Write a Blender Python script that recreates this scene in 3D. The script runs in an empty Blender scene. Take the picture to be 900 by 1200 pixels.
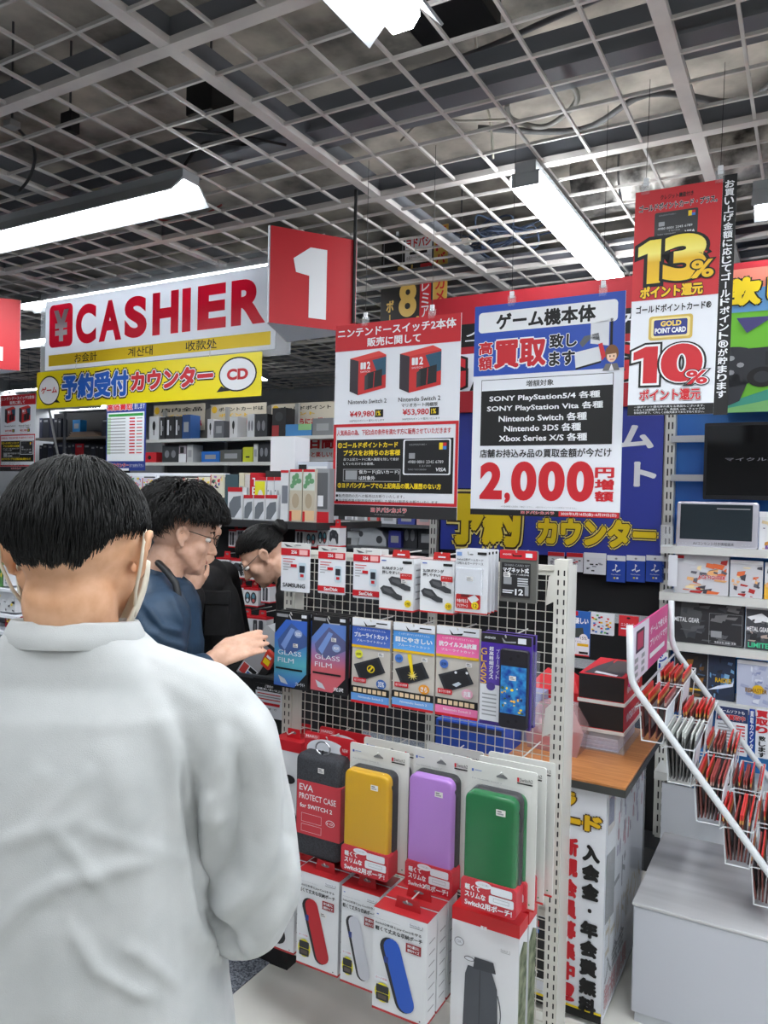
import bpy, bmesh, math, random
import numpy as np
from mathutils import Vector, Matrix, noise
random.seed(7)
SC = bpy.context.scene
COL = SC.collection
PI = math.pi
# ------------------------------------------------------------------ camera
FPX, PITCH, ROLL, YAW, EYE = 890.0, math.radians(1.1), math.radians(1.25), math.radians(29.3), 1.55
cp, sp, cr, sr = math.cos(PITCH), math.sin(PITCH), math.cos(ROLL), math.sin(ROLL)
CAM = np.array([[cr, -sr, 0], [sr, cr, 0], [0, 0, 1]]) @ np.array([[1, 0, 0], [0, cp, -sp], [0, sp, cp]])
cam = bpy.data.cameras.new('camera')
camo = bpy.data.objects.new('camera', cam)
COL.objects.link(camo)
cam.sensor_fit = 'HORIZONTAL'
cam.sensor_width = 36.0
cam.lens = 36.0 * FPX / 900.0
cam.clip_start = 0.02
def _w(v):
    return Vector((v[0], v[2], -v[1]))
rx, dn, fw = _w(CAM[0]), _w(CAM[1]), _w(CAM[2])
m = Matrix((rx, -dn, -fw)).transposed().to_4x4()
m.translation = (0, 0, EYE)
camo.matrix_world = m
SC.camera = camo
# ------------------------------------------------------------------ world and exposure
wd = bpy.data.worlds.new('shop_air')
SC.world = wd
wd.use_nodes = True
wd.node_tree.nodes['Background'].inputs[0].default_value = (0.9, 0.95, 1.0, 1)
wd.node_tree.nodes['Background'].inputs[1].default_value = 0.34
SC.view_settings.view_transform = 'Standard'
SC.view_settings.look = 'None'
SC.view_settings.exposure = 0.0
SC.view_settings.gamma = 1.0
SC.view_settings.use_curve_mapping = False
LAMP = 35.0      # strength of every fluorescent diffuser

# ------------------------------------------------------------------ pixel helpers: where a sight line meets a plane of the shop
SY, CY = math.sin(YAW), math.cos(YAW)      # shop axes: w (right), u (into the shop), z (up)
def ray(px, py):
    d = CAM.T @ np.array([(px - 450) / FPX, (py - 600) / FPX, 1.0])
    return float(d[0]), float(d[2]), float(-d[1])
def to_store(x, y):
    return x * CY - y * SY, x * SY + y * CY
def to_world(w, u):
    return w * CY + u * SY, -w * SY + u * CY
def on_u(px, py, u):            # -> (w, z)
    x, y, z = ray(px, py)
    a, b = to_store(x, y)
    t = u / b
    return a * t, EYE + z * t
def on_w(px, py, w):            # -> (u, z)
    x, y, z = ray(px, py)
    a, b = to_store(x, y)
    t = w / a
    return b * t, EYE + z * t
def on_z(px, py, z0):           # -> (w, u)
    x, y, z = ray(px, py)
    a, b = to_store(x, y)
    t = (z0 - EYE) / z
    return a * t, b * t
def at_y(px, py, Y):            # -> world x, y, z
    x, y, z = ray(px, py)
    t = Y / y
    return Vector((x * t, Y, EYE + z * t))

# ------------------------------------------------------------------ materials
def lin(c):
    c = c / 255.0
    return c / 12.92 if c <= 0.04045 else ((c + 0.055) / 1.055) ** 2.4
_M = {}
def col(r, g, b, rough=0.55, metal=0.0, **k):
    key = (r, g, b, rough, metal, tuple(sorted(k.items())))
    if key in _M:
        return _M[key]
    m = bpy.data.materials.new('paint_%d_%d_%d' % (r, g, b))
    m.use_nodes = True
    p = m.node_tree.nodes['Principled BSDF']
    p.inputs['Base Color'].default_value = (lin(r), lin(g), lin(b), 1)
    p.inputs['Roughness'].default_value = rough
    p.inputs['Metallic'].default_value = metal
    if 'coat' in k:
        p.inputs['Coat Weight'].default_value = k['coat']
        p.inputs['Coat Roughness'].default_value = 0.12
    if 'spec' in k:
        p.inputs['Specular IOR Level'].default_value = k['spec']
    if 'emit' in k:
        p.inputs['Emission Color'].default_value = (lin(r), lin(g), lin(b), 1)
        p.inputs['Emission Strength'].default_value = k['emit']
    if 'sss' in k:
        p.inputs['Subsurface Weight'].default_value = k['sss']
        p.inputs['Subsurface Radius'].default_value = (0.02, 0.008, 0.005)
        p.inputs['Subsurface Scale'].default_value = 0.4
    _M[key] = m
    return m
def noisy(name, c1, c2, scale, rough=0.6, bump=0.0, detail=4.0, stretch=(1, 1, 1), metal=0.0, lo=0.35, hi=0.65, bscale=None):
    m = bpy.data.materials.new(name)
    m.use_nodes = True
    nt = m.node_tree
    p = nt.nodes['Principled BSDF']
    p.inputs['Roughness'].default_value = rough
    p.inputs['Metallic'].default_value = metal
    tc = nt.nodes.new('ShaderNodeTexCoord')
    mp = nt.nodes.new('ShaderNodeMapping')
    mp.inputs['Scale'].default_value = stretch
    nz = nt.nodes.new('ShaderNodeTexNoise')
    nz.inputs['Scale'].default_value = scale
    nz.inputs['Detail'].default_value = detail
    rp = nt.nodes.new('ShaderNodeValToRGB')
    rp.color_ramp.elements[0].position = lo
    rp.color_ramp.elements[1].position = hi
    rp.color_ramp.elements[0].color = [lin(v) for v in c1] + [1]
    rp.color_ramp.elements[1].color = [lin(v) for v in c2] + [1]
    nt.links.new(tc.outputs['Object'], mp.inputs[0])
    nt.links.new(mp.outputs[0], nz.inputs['Vector'])
    nt.links.new(nz.outputs[0], rp.inputs[0])
    nt.links.new(rp.outputs[0], p.inputs['Base Color'])
    if bump:
        bp = nt.nodes.new('ShaderNodeBump')
        bp.inputs['Strength'].default_value = bump
        bp.inputs['Distance'].default_value = 0.01
        if bscale:
            n2 = nt.nodes.new('ShaderNodeTexNoise')
            n2.inputs['Scale'].default_value = bscale
            nt.links.new(mp.outputs[0], n2.inputs['Vector'])
            nt.links.new(n2.outputs[0], bp.inputs['Height'])
        else:
            nt.links.new(nz.outputs[0], bp.inputs['Height'])
        nt.links.new(bp.outputs[0], p.inputs['Normal'])
    return m
def ramp_mat(name, stops, axis='Z', rough=0.5, lo=0.0, hi=1.0):
    """a printed colour gradient along an object axis, from lo to hi metres"""
    m = bpy.data.materials.new(name)
    m.use_nodes = True
    nt = m.node_tree
    p = nt.nodes['Principled BSDF']
    p.inputs['Roughness'].default_value = rough
    tc = nt.nodes.new('ShaderNodeTexCoord')
    sx = nt.nodes.new('ShaderNodeSeparateXYZ')
    mr = nt.nodes.new('ShaderNodeMapRange')
    mr.inputs[1].default_value = lo
    mr.inputs[2].default_value = hi
    rp = nt.nodes.new('ShaderNodeValToRGB')
    e = rp.color_ramp.elements
    for i, (pos, c) in enumerate(stops):
        q = e[i] if i < 2 else e.new(pos)
        q.position = pos
        q.color = [lin(v) for v in c] + [1]
    nt.links.new(tc.outputs['Object'], sx.inputs[0])
    nt.links.new(sx.outputs['XYZ'.index(axis)], mr.inputs[0])
    nt.links.new(mr.outputs[0], rp.inputs[0])
    nt.links.new(rp.outputs[0], p.inputs['Base Color'])
    return m
def clear_mat(name, alpha=0.25, tint=(235, 240, 245), rough=0.08):
    """thin clear plastic film or sheet"""
    m = bpy.data.materials.new(name)
    m.use_nodes = True
    p = m.node_tree.nodes['Principled BSDF']
    p.inputs['Base Color'].default_value = [lin(v) for v in tint] + [1]
    p.inputs['Roughness'].default_value = rough
    p.inputs['Alpha'].default_value = alpha
    p.inputs['Specular IOR Level'].default_value = 0.6
    return m
def translucent(name, c, k=0.35):
    m = bpy.data.materials.new(name)
    m.use_nodes = True
    nt = m.node_tree
    p = nt.nodes['Principled BSDF']
    p.inputs['Base Color'].default_value = [lin(v) for v in c] + [1]
    p.inputs['Roughness'].default_value = 0.35
    tl = nt.nodes.new('ShaderNodeBsdfTranslucent')
    tl.inputs[0].default_value = [lin(v) for v in c] + [1]
    mx = nt.nodes.new('ShaderNodeMixShader')
    mx.inputs[0].default_value = k
    nt.links.new(p.outputs[0], mx.inputs[1]); nt.links.new(tl.outputs[0], mx.inputs[2])
    nt.links.new(mx.outputs[0], nt.nodes['Material Output'].inputs[0])
    return m
def lamp_mat(strength, c=(0.93, 0.97, 1.0)):
    m = bpy.data.materials.new('fluorescent_diffuser')
    m.use_nodes = True
    nt = m.node_tree
    nt.nodes.clear()
    e = nt.nodes.new('ShaderNodeEmission')
    e.inputs[0].default_value = (*c, 1)
    e.inputs[1].default_value = strength
    o = nt.nodes.new('ShaderNodeOutputMaterial')
    nt.links.new(e.outputs[0], o.inputs[0])
    return m

# ------------------------------------------------------------------ lettering: outline geometry from the built-in typeface
_T = {}
def glyphs(s, bold):
    key = (s, bold)
    if key not in _T:
        cu = bpy.data.curves.new('lettering', 'FONT')
        cu.body = s
        cu.size = 1.0
        cu.offset = bold
        cu.resolution_u = 2 if len(s) > 10 else (7 if len(s) <= 2 else 3)
        cu.space_line = 1.0
        ob = bpy.data.objects.new('lettering', cu)
        COL.objects.link(ob)
        me = bpy.data.meshes.new_from_object(ob.evaluated_get(bpy.context.evaluated_depsgraph_get()))
        v = np.empty(len(me.vertices) * 3)
        me.vertices.foreach_get('co', v)
        v = v.reshape(-1, 3)[:, :2].copy()
        f = [tuple(p.vertices) for p in me.polygons]
        up = [p.normal.z for p in me.polygons]
        f = [q if z >= 0 else q[::-1] for q, z in zip(f, up)]
        bpy.data.objects.remove(ob)
        bpy.data.curves.remove(cu)
        bpy.data.meshes.remove(me)
        _T[key] = (v, f)
    return _T[key]

# ------------------------------------------------------------------ mesh builder
class MB:
    def __init__(s, ox=0, oy=0, oz=0):
        s.v, s.f, s.m, s.mats, s.o = [], [], [], [], (ox, oy, oz)
        s.xf = None
    def add(s, vs, fs, mat):
        if mat not in s.mats:
            s.mats.append(mat)
        k, n = s.mats.index(mat), len(s.v)
        for p in vs:
            p = (p[0] + s.o[0], p[1] + s.o[1], p[2] + s.o[2])
            if s.xf is not None:
                p = tuple(s.xf @ Vector(p))
            s.v.append(p)
        for q in fs:
            s.f.append(tuple(i + n for i in q))
            s.m.append(k)
        return s
    def box(s, x0, x1, y0, y1, z0, z1, mat):
        vs = [(x, y, z) for z in (z0, z1) for y in (y0, y1) for x in (x0, x1)]
        return s.add(vs, [(0, 2, 3, 1), (4, 5, 7, 6), (0, 1, 5, 4), (2, 6, 7, 3), (0, 4, 6, 2), (1, 3, 7, 5)], mat)
    def poly(s, pts, y, mat):           # flat shape in x-z, seen from -y
        a = sum(pts[i][0] * pts[(i + 1) % len(pts)][1] - pts[(i + 1) % len(pts)][0] * pts[i][1] for i in range(len(pts)))
        if a < 0:
            pts = pts[::-1]
        return s.add([(p[0], y, p[1]) for p in pts], [tuple(range(len(pts)))], mat)
    def rect(s, x0, z0, x1, z1, y, mat, r=0):
        return s.poly(rr(x0, z0, x1, z1, r) if r else [(x0, z0), (x1, z0), (x1, z1), (x0, z1)], y, mat)
    def frame(s, x0, z0, x1, z1, t, y, mat):
        s.rect(x0, z0, x1, z0 + t, y, mat); s.rect(x0, z1 - t, x1, z1, y, mat)
        s.rect(x0, z0 + t, x0 + t, z1 - t, y, mat); s.rect(x1 - t, z0 + t, x1, z1 - t, y, mat)
        return s
    def prism(s, pts, y0, y1, mat, back=None):     # outline in x-z pulled from y0 (front) to y1
        a = sum(pts[i][0] * pts[(i + 1) % len(pts)][1] - pts[(i + 1) % len(pts)][0] * pts[i][1] for i in range(len(pts)))
        if a < 0:
            pts = pts[::-1]
        n = len(pts)
        vs = [(p[0], y0, p[1]) for p in pts] + [(p[0], y1, p[1]) for p in pts]
        fs = [tuple(range(n)), tuple(range(2 * n - 1, n - 1, -1))]
        fs += [(i, i + n, (i + 1) % n + n, (i + 1) % n) for i in range(n)]
        return s.add(vs, fs, mat)
    def soft(s, pts, y0, y1, mat, b, steps=3):     # prism with a rounded front edge
        n = len(pts)
        a = sum(pts[i][0] * pts[(i + 1) % n][1] - pts[(i + 1) % n][0] * pts[i][1] for i in range(n))
        if a < 0:
            pts = pts[::-1]
        cx = sum(p[0] for p in pts) / n; cz = sum(p[1] for p in pts) / n
        W = max(abs(p[0] - cx) for p in pts); H = max(abs(p[1] - cz) for p in pts)
        rings = [(b * (1 - math.sin(k / steps * PI / 2)), y0 + b * (1 - math.cos(k / steps * PI / 2))) for k in range(steps + 1)]
        rings.append((0, y1))
        vs = []
        for d, y in rings:
            for p in pts:
                vs.append((cx + (p[0] - cx) * (1 - d / W), y, cz + (p[1] - cz) * (1 - d / H)))
        R = len(rings)
        fs = [tuple(range(n)), tuple(range(R * n - 1, (R - 1) * n - 1, -1))]
        for k in range(R - 1):
            fs += [(k * n + i, (k + 1) * n + i, (k + 1) * n + (i + 1) % n, k * n + (i + 1) % n) for i in range(n)]
        return s.add(vs, fs, mat)
    def tube(s, pts, r, mat, n=6, closed=False):
        pts = [Vector(p) for p in pts]
        N = len(pts)
        rad = r if isinstance(r, (list, tuple)) else [r] * N
        vs, ref = [], None
        for i, p in enumerate(pts):
            if closed:
                t = pts[(i + 1) % N] - pts[i - 1]
            else:
                t = pts[min(i + 1, N - 1)] - pts[max(i - 1, 0)]
            t.normalize()
            if ref is None:
                ref = t.orthogonal().normalized()
            ref = (ref - t * ref.dot(t))
            ref = ref.normalized() if ref.length > 1e-6 else t.orthogonal().normalized()
            b = t.cross(ref)
            for k in range(n):
                a = 2 * PI * k / n
                vs.append(p + (ref * math.cos(a) + b * math.sin(a)) * rad[i])
        fs = []
        for i in range(N if closed else N - 1):
            j = (i + 1) % N
            fs += [(i * n + k, i * n + (k + 1) % n, j * n + (k + 1) % n, j * n + k) for k in range(n)]
        if not closed:
            fs += [tuple(range(n - 1, -1, -1)), tuple(range((N - 1) * n, N * n))]
        return s.add(vs, fs, mat)
    def loft(s, rings, mat, cap=True, closed=True):
        n = len(rings[0])
        vs = [p for r in rings for p in r]
        fs = []
        for i in range(len(rings) - 1):
            for k in range(n if closed else n - 1):
                fs.append((i * n + k, i * n + (k + 1) % n, (i + 1) * n + (k + 1) % n, (i + 1) * n + k))
        if cap:
            fs += [tuple(range(n - 1, -1, -1)), tuple(range((len(rings) - 1) * n, len(rings) * n))]
        return s.add(vs, fs, mat)
    def ball(s, c, r, mat, n=12, m=8):
        rx_, ry_, rz_ = r if isinstance(r, (tuple, list)) else (r, r, r)
        rings = []
        for j in range(m + 1):
            t = PI * j / m
            rings.append([(c[0] + rx_ * max(math.sin(t), 1e-3) * math.cos(2 * PI * i / n), c[1] + ry_ * max(math.sin(t), 1e-3) * math.sin(2 * PI * i / n), c[2] - rz_ * math.cos(t)) for i in range(n)])
        return s.loft(rings, mat)
    def text(s, t, x0, z0, x1, z1, y, mat, bold=0.0, out=(), shear=0.0, gap=0.0006):
        """lettering whose ink fills the box x0..x1, z0..z1; out = [(extra bold, material), ...] outlines behind it"""
        wide = any(ord(c) > 0x2e80 for c in t)
        if wide: bold *= 1.35
        v, f = glyphs(t, 0.0 if wide else bold)
        if not len(v):
            return s
        a, b = v.min(0), v.max(0)
        e = bold if wide else 0.0
        sc = ((x1 - x0) / max(b[0] - a[0] + 2 * e, 1e-6), (z1 - z0) / max(b[1] - a[1] + 2 * e, 1e-6))
        layers = [(bold, mat)] + [(bold + q, mm) for q, mm in out]
        for i, (bb, mm) in enumerate(layers):
            yy = y - gap * (len(layers) - 1 - i)
            if wide:
                offs = [(0, 0)]
                if bb > 0:
                    nn = 4 if bb < .022 else 8
                    if bb > .075: offs += [(bb * .55 * math.cos(PI / 4 * k), bb * .55 * math.sin(PI / 4 * k)) for k in range(8)]
                    offs += [(bb * math.cos(2 * PI * (k + .5) / nn) * (1.15 if nn == 4 else 1), bb * math.sin(2 * PI * (k + .5) / nn) * (1.15 if nn == 4 else 1)) for k in range(nn)]
            else:
                v, f = glyphs(t, bb)
                offs = [(0, 0)]
            dy = min(2e-5, gap * .5 / len(offs))
            for j, (ox, oz) in enumerate(offs):
                X = x0 + (v[:, 0] - a[0] + e + ox) * sc[0]; Z = z0 + (v[:, 1] - a[1] + e + oz) * sc[1]
                if shear:
                    X = X + (Z - z0) * shear
                s.add([(float(p), yy - dy * j, float(q)) for p, q in zip(X, Z)], f, mm)
        return s
    def vtext(s, t, xc, z1, z0, y, mat, wd, bold=0.0, out=(), rot='ー'):
        """vertical lettering, top z1 to bottom z0"""
        h = (z1 - z0) / len(t)
        for i, c in enumerate(t):
            if c == ' ':
                continue
            zt = z1 - i * h
            if c in rot or c == '|':
                s.rect(xc - wd * .07, zt - h * .9, xc + wd * .07, zt - h * .1, y, mat)
            elif c in '・.':
                s.rect(xc - wd * .1, zt - h * .62, xc + wd * .1, zt - h * .4, y, mat, r=wd * .09)
            else:
                q = .5 if c in 'ッャュョィ' else .47
                s.text(c, xc - wd * q, zt - h * .95, xc + wd * q, zt - h * .06, y, mat, bold, out)
        return s
    def build(s, name, parent=None, smooth=False, bevel=0.0, sub=0):
        me = bpy.data.meshes.new(name)
        me.from_pydata(s.v, [], s.f)
        for mm in s.mats:
            me.materials.append(mm)
        me.polygons.foreach_set('material_index', s.m)
        if smooth:
            me.polygons.foreach_set('use_smooth', [True] * len(s.f))
        me.update()
        o = bpy.data.objects.new(name, me)
        COL.objects.link(o)
        if parent is not None:
            o.parent = parent
        if bevel:
            b = o.modifiers.new('edge', 'BEVEL')
            b.width = bevel
            b.segments = 2
            b.limit_method = 'ANGLE'
            b.angle_limit = math.radians(50)
        if sub:
            q = o.modifiers.new('smooth', 'SUBSURF')
            q.levels = q.render_levels = sub
        return o
def rr(x0, z0, x1, z1, r, n=5):
    p = []
    for cx, cz, a0 in ((x1 - r, z0 + r, -PI / 2), (x1 - r, z1 - r, 0), (x0 + r, z1 - r, PI / 2), (x0 + r, z0 + r, PI)):
        for i in range(n + 1):
            a = a0 + PI / 2 * i / n
            p.append((cx + r * math.cos(a), cz + r * math.sin(a)))
    return p
def ell(cx, cz, rx_, rz_, n=28):
    return [(cx + rx_ * math.cos(2 * PI * i / n), cz + rz_ * math.sin(2 * PI * i / n)) for i in range(n)]

def grow(pts, d):
    """outline pushed outward by d"""
    n = len(pts)
    a = sum(pts[i][0] * pts[(i + 1) % n][1] - pts[(i + 1) % n][0] * pts[i][1] for i in range(n))
    if a < 0: pts = pts[::-1]
    r = []
    for i in range(n):
        p, q, s = Vector(pts[i - 1]), Vector(pts[i]), Vector(pts[(i + 1) % n])
        e1, e2 = (q - p).normalized(), (s - q).normalized()
        n1, n2 = Vector((e1.y, -e1.x)), Vector((e2.y, -e2.x))
        b = (n1 + n2)
        b = b / max(b.dot(n1), .5)
        r.append(tuple(q + b * d))
    return r
# ------------------------------------------------------------------ things
def tag(o, label, cat, group=None, kind=None):
    o['label'] = label
    o['category'] = cat
    if group:
        o['group'] = group
    if kind:
        o['kind'] = kind
    return o
def place(o, w, u, z, rot=0.0, tilt=0.0, roll=0.0):
    x, y = to_world(w, u)
    o.location = (x, y, z)
    o.rotation_euler = (tilt, roll, -YAW + rot)
    return o
def thing(name, label, cat, loc=(0, 0, 0), rot=0.0, group=None, tilt=0.0, roll=0.0):
    o = bpy.data.objects.new(name, None)
    o.empty_display_size = 0.05
    COL.objects.link(o)
    place(o, loc[0], loc[1], loc[2], rot, tilt, roll)
    return tag(o, label, cat, group)
def struct(name, mb, **k):
    o = mb.build(name, **k)
    o['kind'] = 'structure'
    o.rotation_euler = (0, 0, -YAW)
    return o
def dup(root, label=None, loc=None, rot=0.0, group=None, tilt=0.0, roll=0.0):
    r = root.copy()
    COL.objects.link(r)
    for ch in root.children:
        c = ch.copy()
        COL.objects.link(c)
        c.parent = r
        for g in ch.children:
            d = g.copy()
            COL.objects.link(d)
            d.parent = c
    if label:
        r['label'] = label
    if group:
        r['group'] = group
    if loc:
        place(r, loc[0], loc[1], loc[2], rot, tilt, roll)
    return r

WHITE = col(232, 234, 238, 0.5)
PAPER = col(226, 229, 236, 0.55)
RED = col(196, 28, 40, 0.5)
BLACK = col(26, 26, 28, 0.5)
INK = col(14, 14, 16, 0.6)
YEL = col(236, 206, 24, 0.5)
GOLD = col(226, 180, 24, 0.5)
BLUE = col(28, 62, 160, 0.5)
GREY = col(150, 152, 156, 0.5)
STEEL = col(200, 200, 198, 0.4)
CORD = col(24, 24, 26, 0.6)
CLEAR = clear_mat('clear_plastic', 0.16)
# ================================================================== the setting
WALL_U = 3.5
m = MB(); m.box(-9.5, 3.2, -4.2, 8.5, -0.06, 0, noisy('vinyl_floor', (212, 211, 204), (226, 225, 218), 3.0, rough=0.45, bump=0.03))
struct('floor', m)
CARPET = noisy('speckled_carpet', (60, 66, 78), (150, 156, 166), 160.0, rough=0.95, bump=0.3, detail=2)
cA = on_z(262, 1182, 0); cB = on_z(337, 1118, 0)
m = MB(); m.box(-9.4, cA[0] * .5 + cB[0] * .5 - 0.02, -4.1, 8.4, 0, 0.004, CARPET)
struct('floor_carpet', m)
m = MB(); m.box(-9.5, 3.2, -4.2, 8.5, 3.55, 3.7, noisy('bare_concrete', (96, 93, 88), (206, 197, 184), 2.2, rough=0.95, bump=0.6, detail=8))
struct('ceiling', m)
WALLM = noisy('shop_wall', (150, 152, 156), (166, 168, 172), 2.0)
for nm, b in (('wall_left', (-9.6, -9.5, -4.2, 8.5)), ('wall_right', (3.2, 3.3, -4.2, 8.5)), ('wall_back', (-9.5, 3.2, 8.5, 8.6)), ('wall_front', (-9.5, 3.2, -4.3, -4.2))):
    m = MB(); m.box(*b, 0, 3.6, WALLM); struct(nm, m)
# ---- open ceiling grid of slim bars hung on wider beams
GZ = 3.0
BARM = noisy('grid_paint', (184, 180, 176), (206, 202, 198), 5.0, rough=0.5)
BEAMM = noisy('beam_paint', (196, 191, 188), (218, 213, 208), 4.0, rough=0.5)
WEBM = col(112, 115, 122, 0.6)
DW, DU = 0.2055, 0.1965
W0, U0 = -0.43, 1.83
m = MB()
k0, k1 = int((-9.4 - W0) / DW), int((3.1 - W0) / DW)
for k in range(k0, k1 + 1):
    x = W0 + k * DW
    m.box(x - .0055, x + .0055, -2.0, 8.4, GZ, GZ + .012, BARM)
k0, k1 = int((-2.0 - U0) / DU), int((8.4 - U0) / DU)
for k in range(k0, k1 + 1):
    y = U0 + k * DU
    m.box(-9.4, 3.1, y - .0055, y + .0055, GZ + .001, GZ + .013, BARM)
struct('ceiling_grid', m)
for i in range(-6, 3):
    x = W0 + 7 * DW * i
    m = MB(); m.box(x - .024, x + .024, -2.0, 8.4, GZ - .004, GZ + .022, BEAMM); m.box(x - .004, x + .004, -2.0, 8.4, GZ + .022, GZ + .10, WEBM)
    struct('ceiling_beam', m)
for i in range(-2, 5):
    y = U0 + 7 * DU * i
    m = MB(); m.box(-9.4, 3.1, y - .024, y + .024, GZ - .005, GZ + .022, BEAMM); m.box(-9.4, 3.1, y - .004, y + .004, GZ + .022, GZ + .10, WEBM)
    struct('ceiling_beam', m)
# deep steel joists under the slab
for y in (2.62, 5.0):
    m = MB(); m.box(-9.4, 3.1, y, y + .10, GZ + .06, GZ + .2, WEBM); m.box(-9.4, 3.1, y - .03, y + .13, GZ + .05, GZ + .062, WEBM)
    struct('ceiling_joist', m)

# ================================================================== fluorescent lamps
LAMPM = lamp_mat(LAMP)
HOUSE = col(150, 154, 157, 0.5)
TUBE = lamp_mat(LAMP * 1.6)
def batten(label, L, cat='ceiling light', wd=.22, group=None, name='ceiling_light'):
    """reflector batten with sloping wings and a lens; length along local x from 0 to L"""
    t = thing(name, label, cat, group=group)
    h = wd / 2
    sec = [(-h, .0), (-h * .42, .075), (-h * .42, .11), (h * .42, .11), (h * .42, .075), (h, .0), (h * .95, -.004), (h * .38, .066), (-h * .38, .066), (-h * .95, -.004)]
    m = MB()
    m.loft([[(x, p, q) for p, q in sec] for x in (0, L)], HOUSE)
    m.build('housing', t)
    m = MB()
    pts = [(-h * .40, .064), (-h * .44, .035), (-h * .26, .006), (h * .26, .006), (h * .44, .035), (h * .40, .064)]
    m.loft([[(x, p, q) for p, q in pts] for x in (.012, L - .012)], LAMPM)
    m.build('diffuser', t)
    return t
def put_lamp(t, w, u, z, rot=0.0):
    return place(t, w, u, z, rot)
FZ = 2.84
# bright batten over the left side, running along the aisle ends
e0 = on_z(204, 222, FZ); e1 = on_z(182, 190, FZ + .03)
l1 = batten('long white fluorescent batten on the left, hanging over the cashier board', 1.9, wd=.24)
put_lamp(l1, e0[0] - 1.9, e0[1] + .10, FZ)
# near batten cut by the top edge of the frame
e0 = on_z(431, 56, FZ)
l2 = batten('fluorescent batten cut off by the top edge above the number one sign', 1.0, wd=.24)
put_lamp(l2, e0[0] + .12, e0[1], FZ, -PI / 2)
# bare lens batten on the right
rA = on_z(597, 222, 2.86); rB = on_z(712, 333, 2.86)
l3 = thing('ceiling_light', 'slanting white fluorescent lamp with octagonal lens above the blue trade-in sign', 'ceiling light')
Lr = rB[1] - rA[1]
m = MB()
sec = [(-.062, .055), (-.074, .02), (-.045, -.02), (.045, -.02), (.074, .02), (.062, .055)]
m.loft([[(x, p, q) for p, q in sec] for x in (0, Lr)], LAMPM); m.build('diffuser', l3)
m = MB(); m.box(-.01, Lr + .01, -.045, .045, .055, .10, HOUSE); m.box(-.006, 0, -.06, .06, -.0, .06, HOUSE); m.build('housing', l3)
place(l3, rA[0] + .07, rA[1], 2.86, PI / 2)
# small lamp at the right edge
e = on_z(881, 244, 2.7)
l4 = batten('short piece of fluorescent batten at the right edge above the game controller poster', 1.2, wd=.2)
put_lamp(l4, e[0], e[1] + .06, 2.7)
# lamps farther in
def far(label, pxl, pxr, z, wd=.2):
    a = on_z(*pxl, z); b = on_z(*pxr, z)
    t = batten(label, abs(b[0] - a[0]), wd=wd)
    put_lamp(t, min(a[0], b[0]), (a[1] + b[1]) / 2, z)
    return t
cw0, cz0 = on_u(24, 362, 3.84); cw1, cz1 = on_u(330, 304, 3.84)
t = batten('very bright fluorescent batten glowing behind the cashier board', cw1 - cw0, wd=.26)
put_lamp(t, cw0, 3.84, (cz0 + cz1) / 2 - .03)
a = on_u(311, 447, 6.6)
t = batten('far slim fluorescent batten between the yellow counter board and the console notice', 1.1, wd=.16)
put_lamp(t, a[0], 6.6, a[1], -PI / 2 * .8)
a = on_u(0, 456, 6.4)
t = batten('far slim fluorescent batten above the console notice at the left edge', 1.3, wd=.14)
put_lamp(t, a[0] - .3, 6.5, a[1] - .02)
a = on_u(44, 481, 7.2); b = on_u(122, 476, 7.2)
t = batten('far fluorescent batten under the yellow counter board over dark book shelves', b[0] - a[0], wd=.12)
put_lamp(t, a[0], 7.2, a[1] - .02)
# battens added for light, mostly out of view; the last pair brightens the rack
for i, (w, u) in enumerate(((-2.6, .9), (-.9, -.35), (.7, .6), (-2.6, -1.0), (-.6, -1.6), (1.0, -1.0), (-4.4, .6), (-4.6, 2.4), (1.7, 2.2), (-6.4, 4.4), (-3.0, 5.6), (2.0, .8), (-.2, 1.25), (.95, 1.6))):
    t = batten('white fluorescent batten in the lamp rows over the aisles', 1.25, wd=.24, group='fluorescent battens over the aisles')
    put_lamp(t, w - .6, u, 2.86)
# ================================================================== printed boards
class SG:
    """a printed face: u runs 0..1 from the left, v runs 0..1 from the top, on a sheet W x H metres whose front is local -y"""
    def __init__(s, W, H, y=-0.0012, x0=0.0, z0=0.0, step=0.0005):
        s.W, s.H, s.y, s.x0, s.z0, s.st = W, H, y, x0, z0, step
        s.b = MB()
    def X(s, u): return s.x0 + u * s.W
    def Z(s, v): return s.z0 + (1 - v) * s.H
    def yy(s, L): return s.y - s.st * L
    def r(s, u0, u1, v0, v1, mat, L=0, rad=0):
        s.b.rect(s.X(u0), s.Z(v1), s.X(u1), s.Z(v0), s.yy(L), mat, r=rad); return s
    def fr(s, u0, u1, v0, v1, t, mat, L=0):
        s.b.frame(s.X(u0), s.Z(v1), s.X(u1), s.Z(v0), t, s.yy(L), mat); return s
    def t(s, txt, u0, u1, v0, v1, mat, L=1, bold=0.0, out=(), shear=0.0):
        s.b.text(txt, s.X(u0), s.Z(v1), s.X(u1), s.Z(v0), s.yy(L), mat, bold, out, shear, gap=s.st * .9 / max(1, len(out))); return s
    def vt(s, txt, uc, v0, v1, mat, wd, L=1, bold=0.0, out=()):
        s.b.vtext(txt, s.X(uc), s.Z(v0), s.Z(v1), s.yy(L), mat, wd, bold, out); return s
    def e(s, uc, vc, ru, rv, mat, L=0, n=28):
        s.b.poly(ell(s.X(uc), s.Z(vc), ru * s.W, rv * s.H, n), s.yy(L), mat); return s
    def p(s, pts, mat, L=0):
        s.b.poly([(s.X(a), s.Z(b)) for a, b in pts], s.yy(L), mat); return s
    def new(s):
        s.b = MB(); return s
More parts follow.
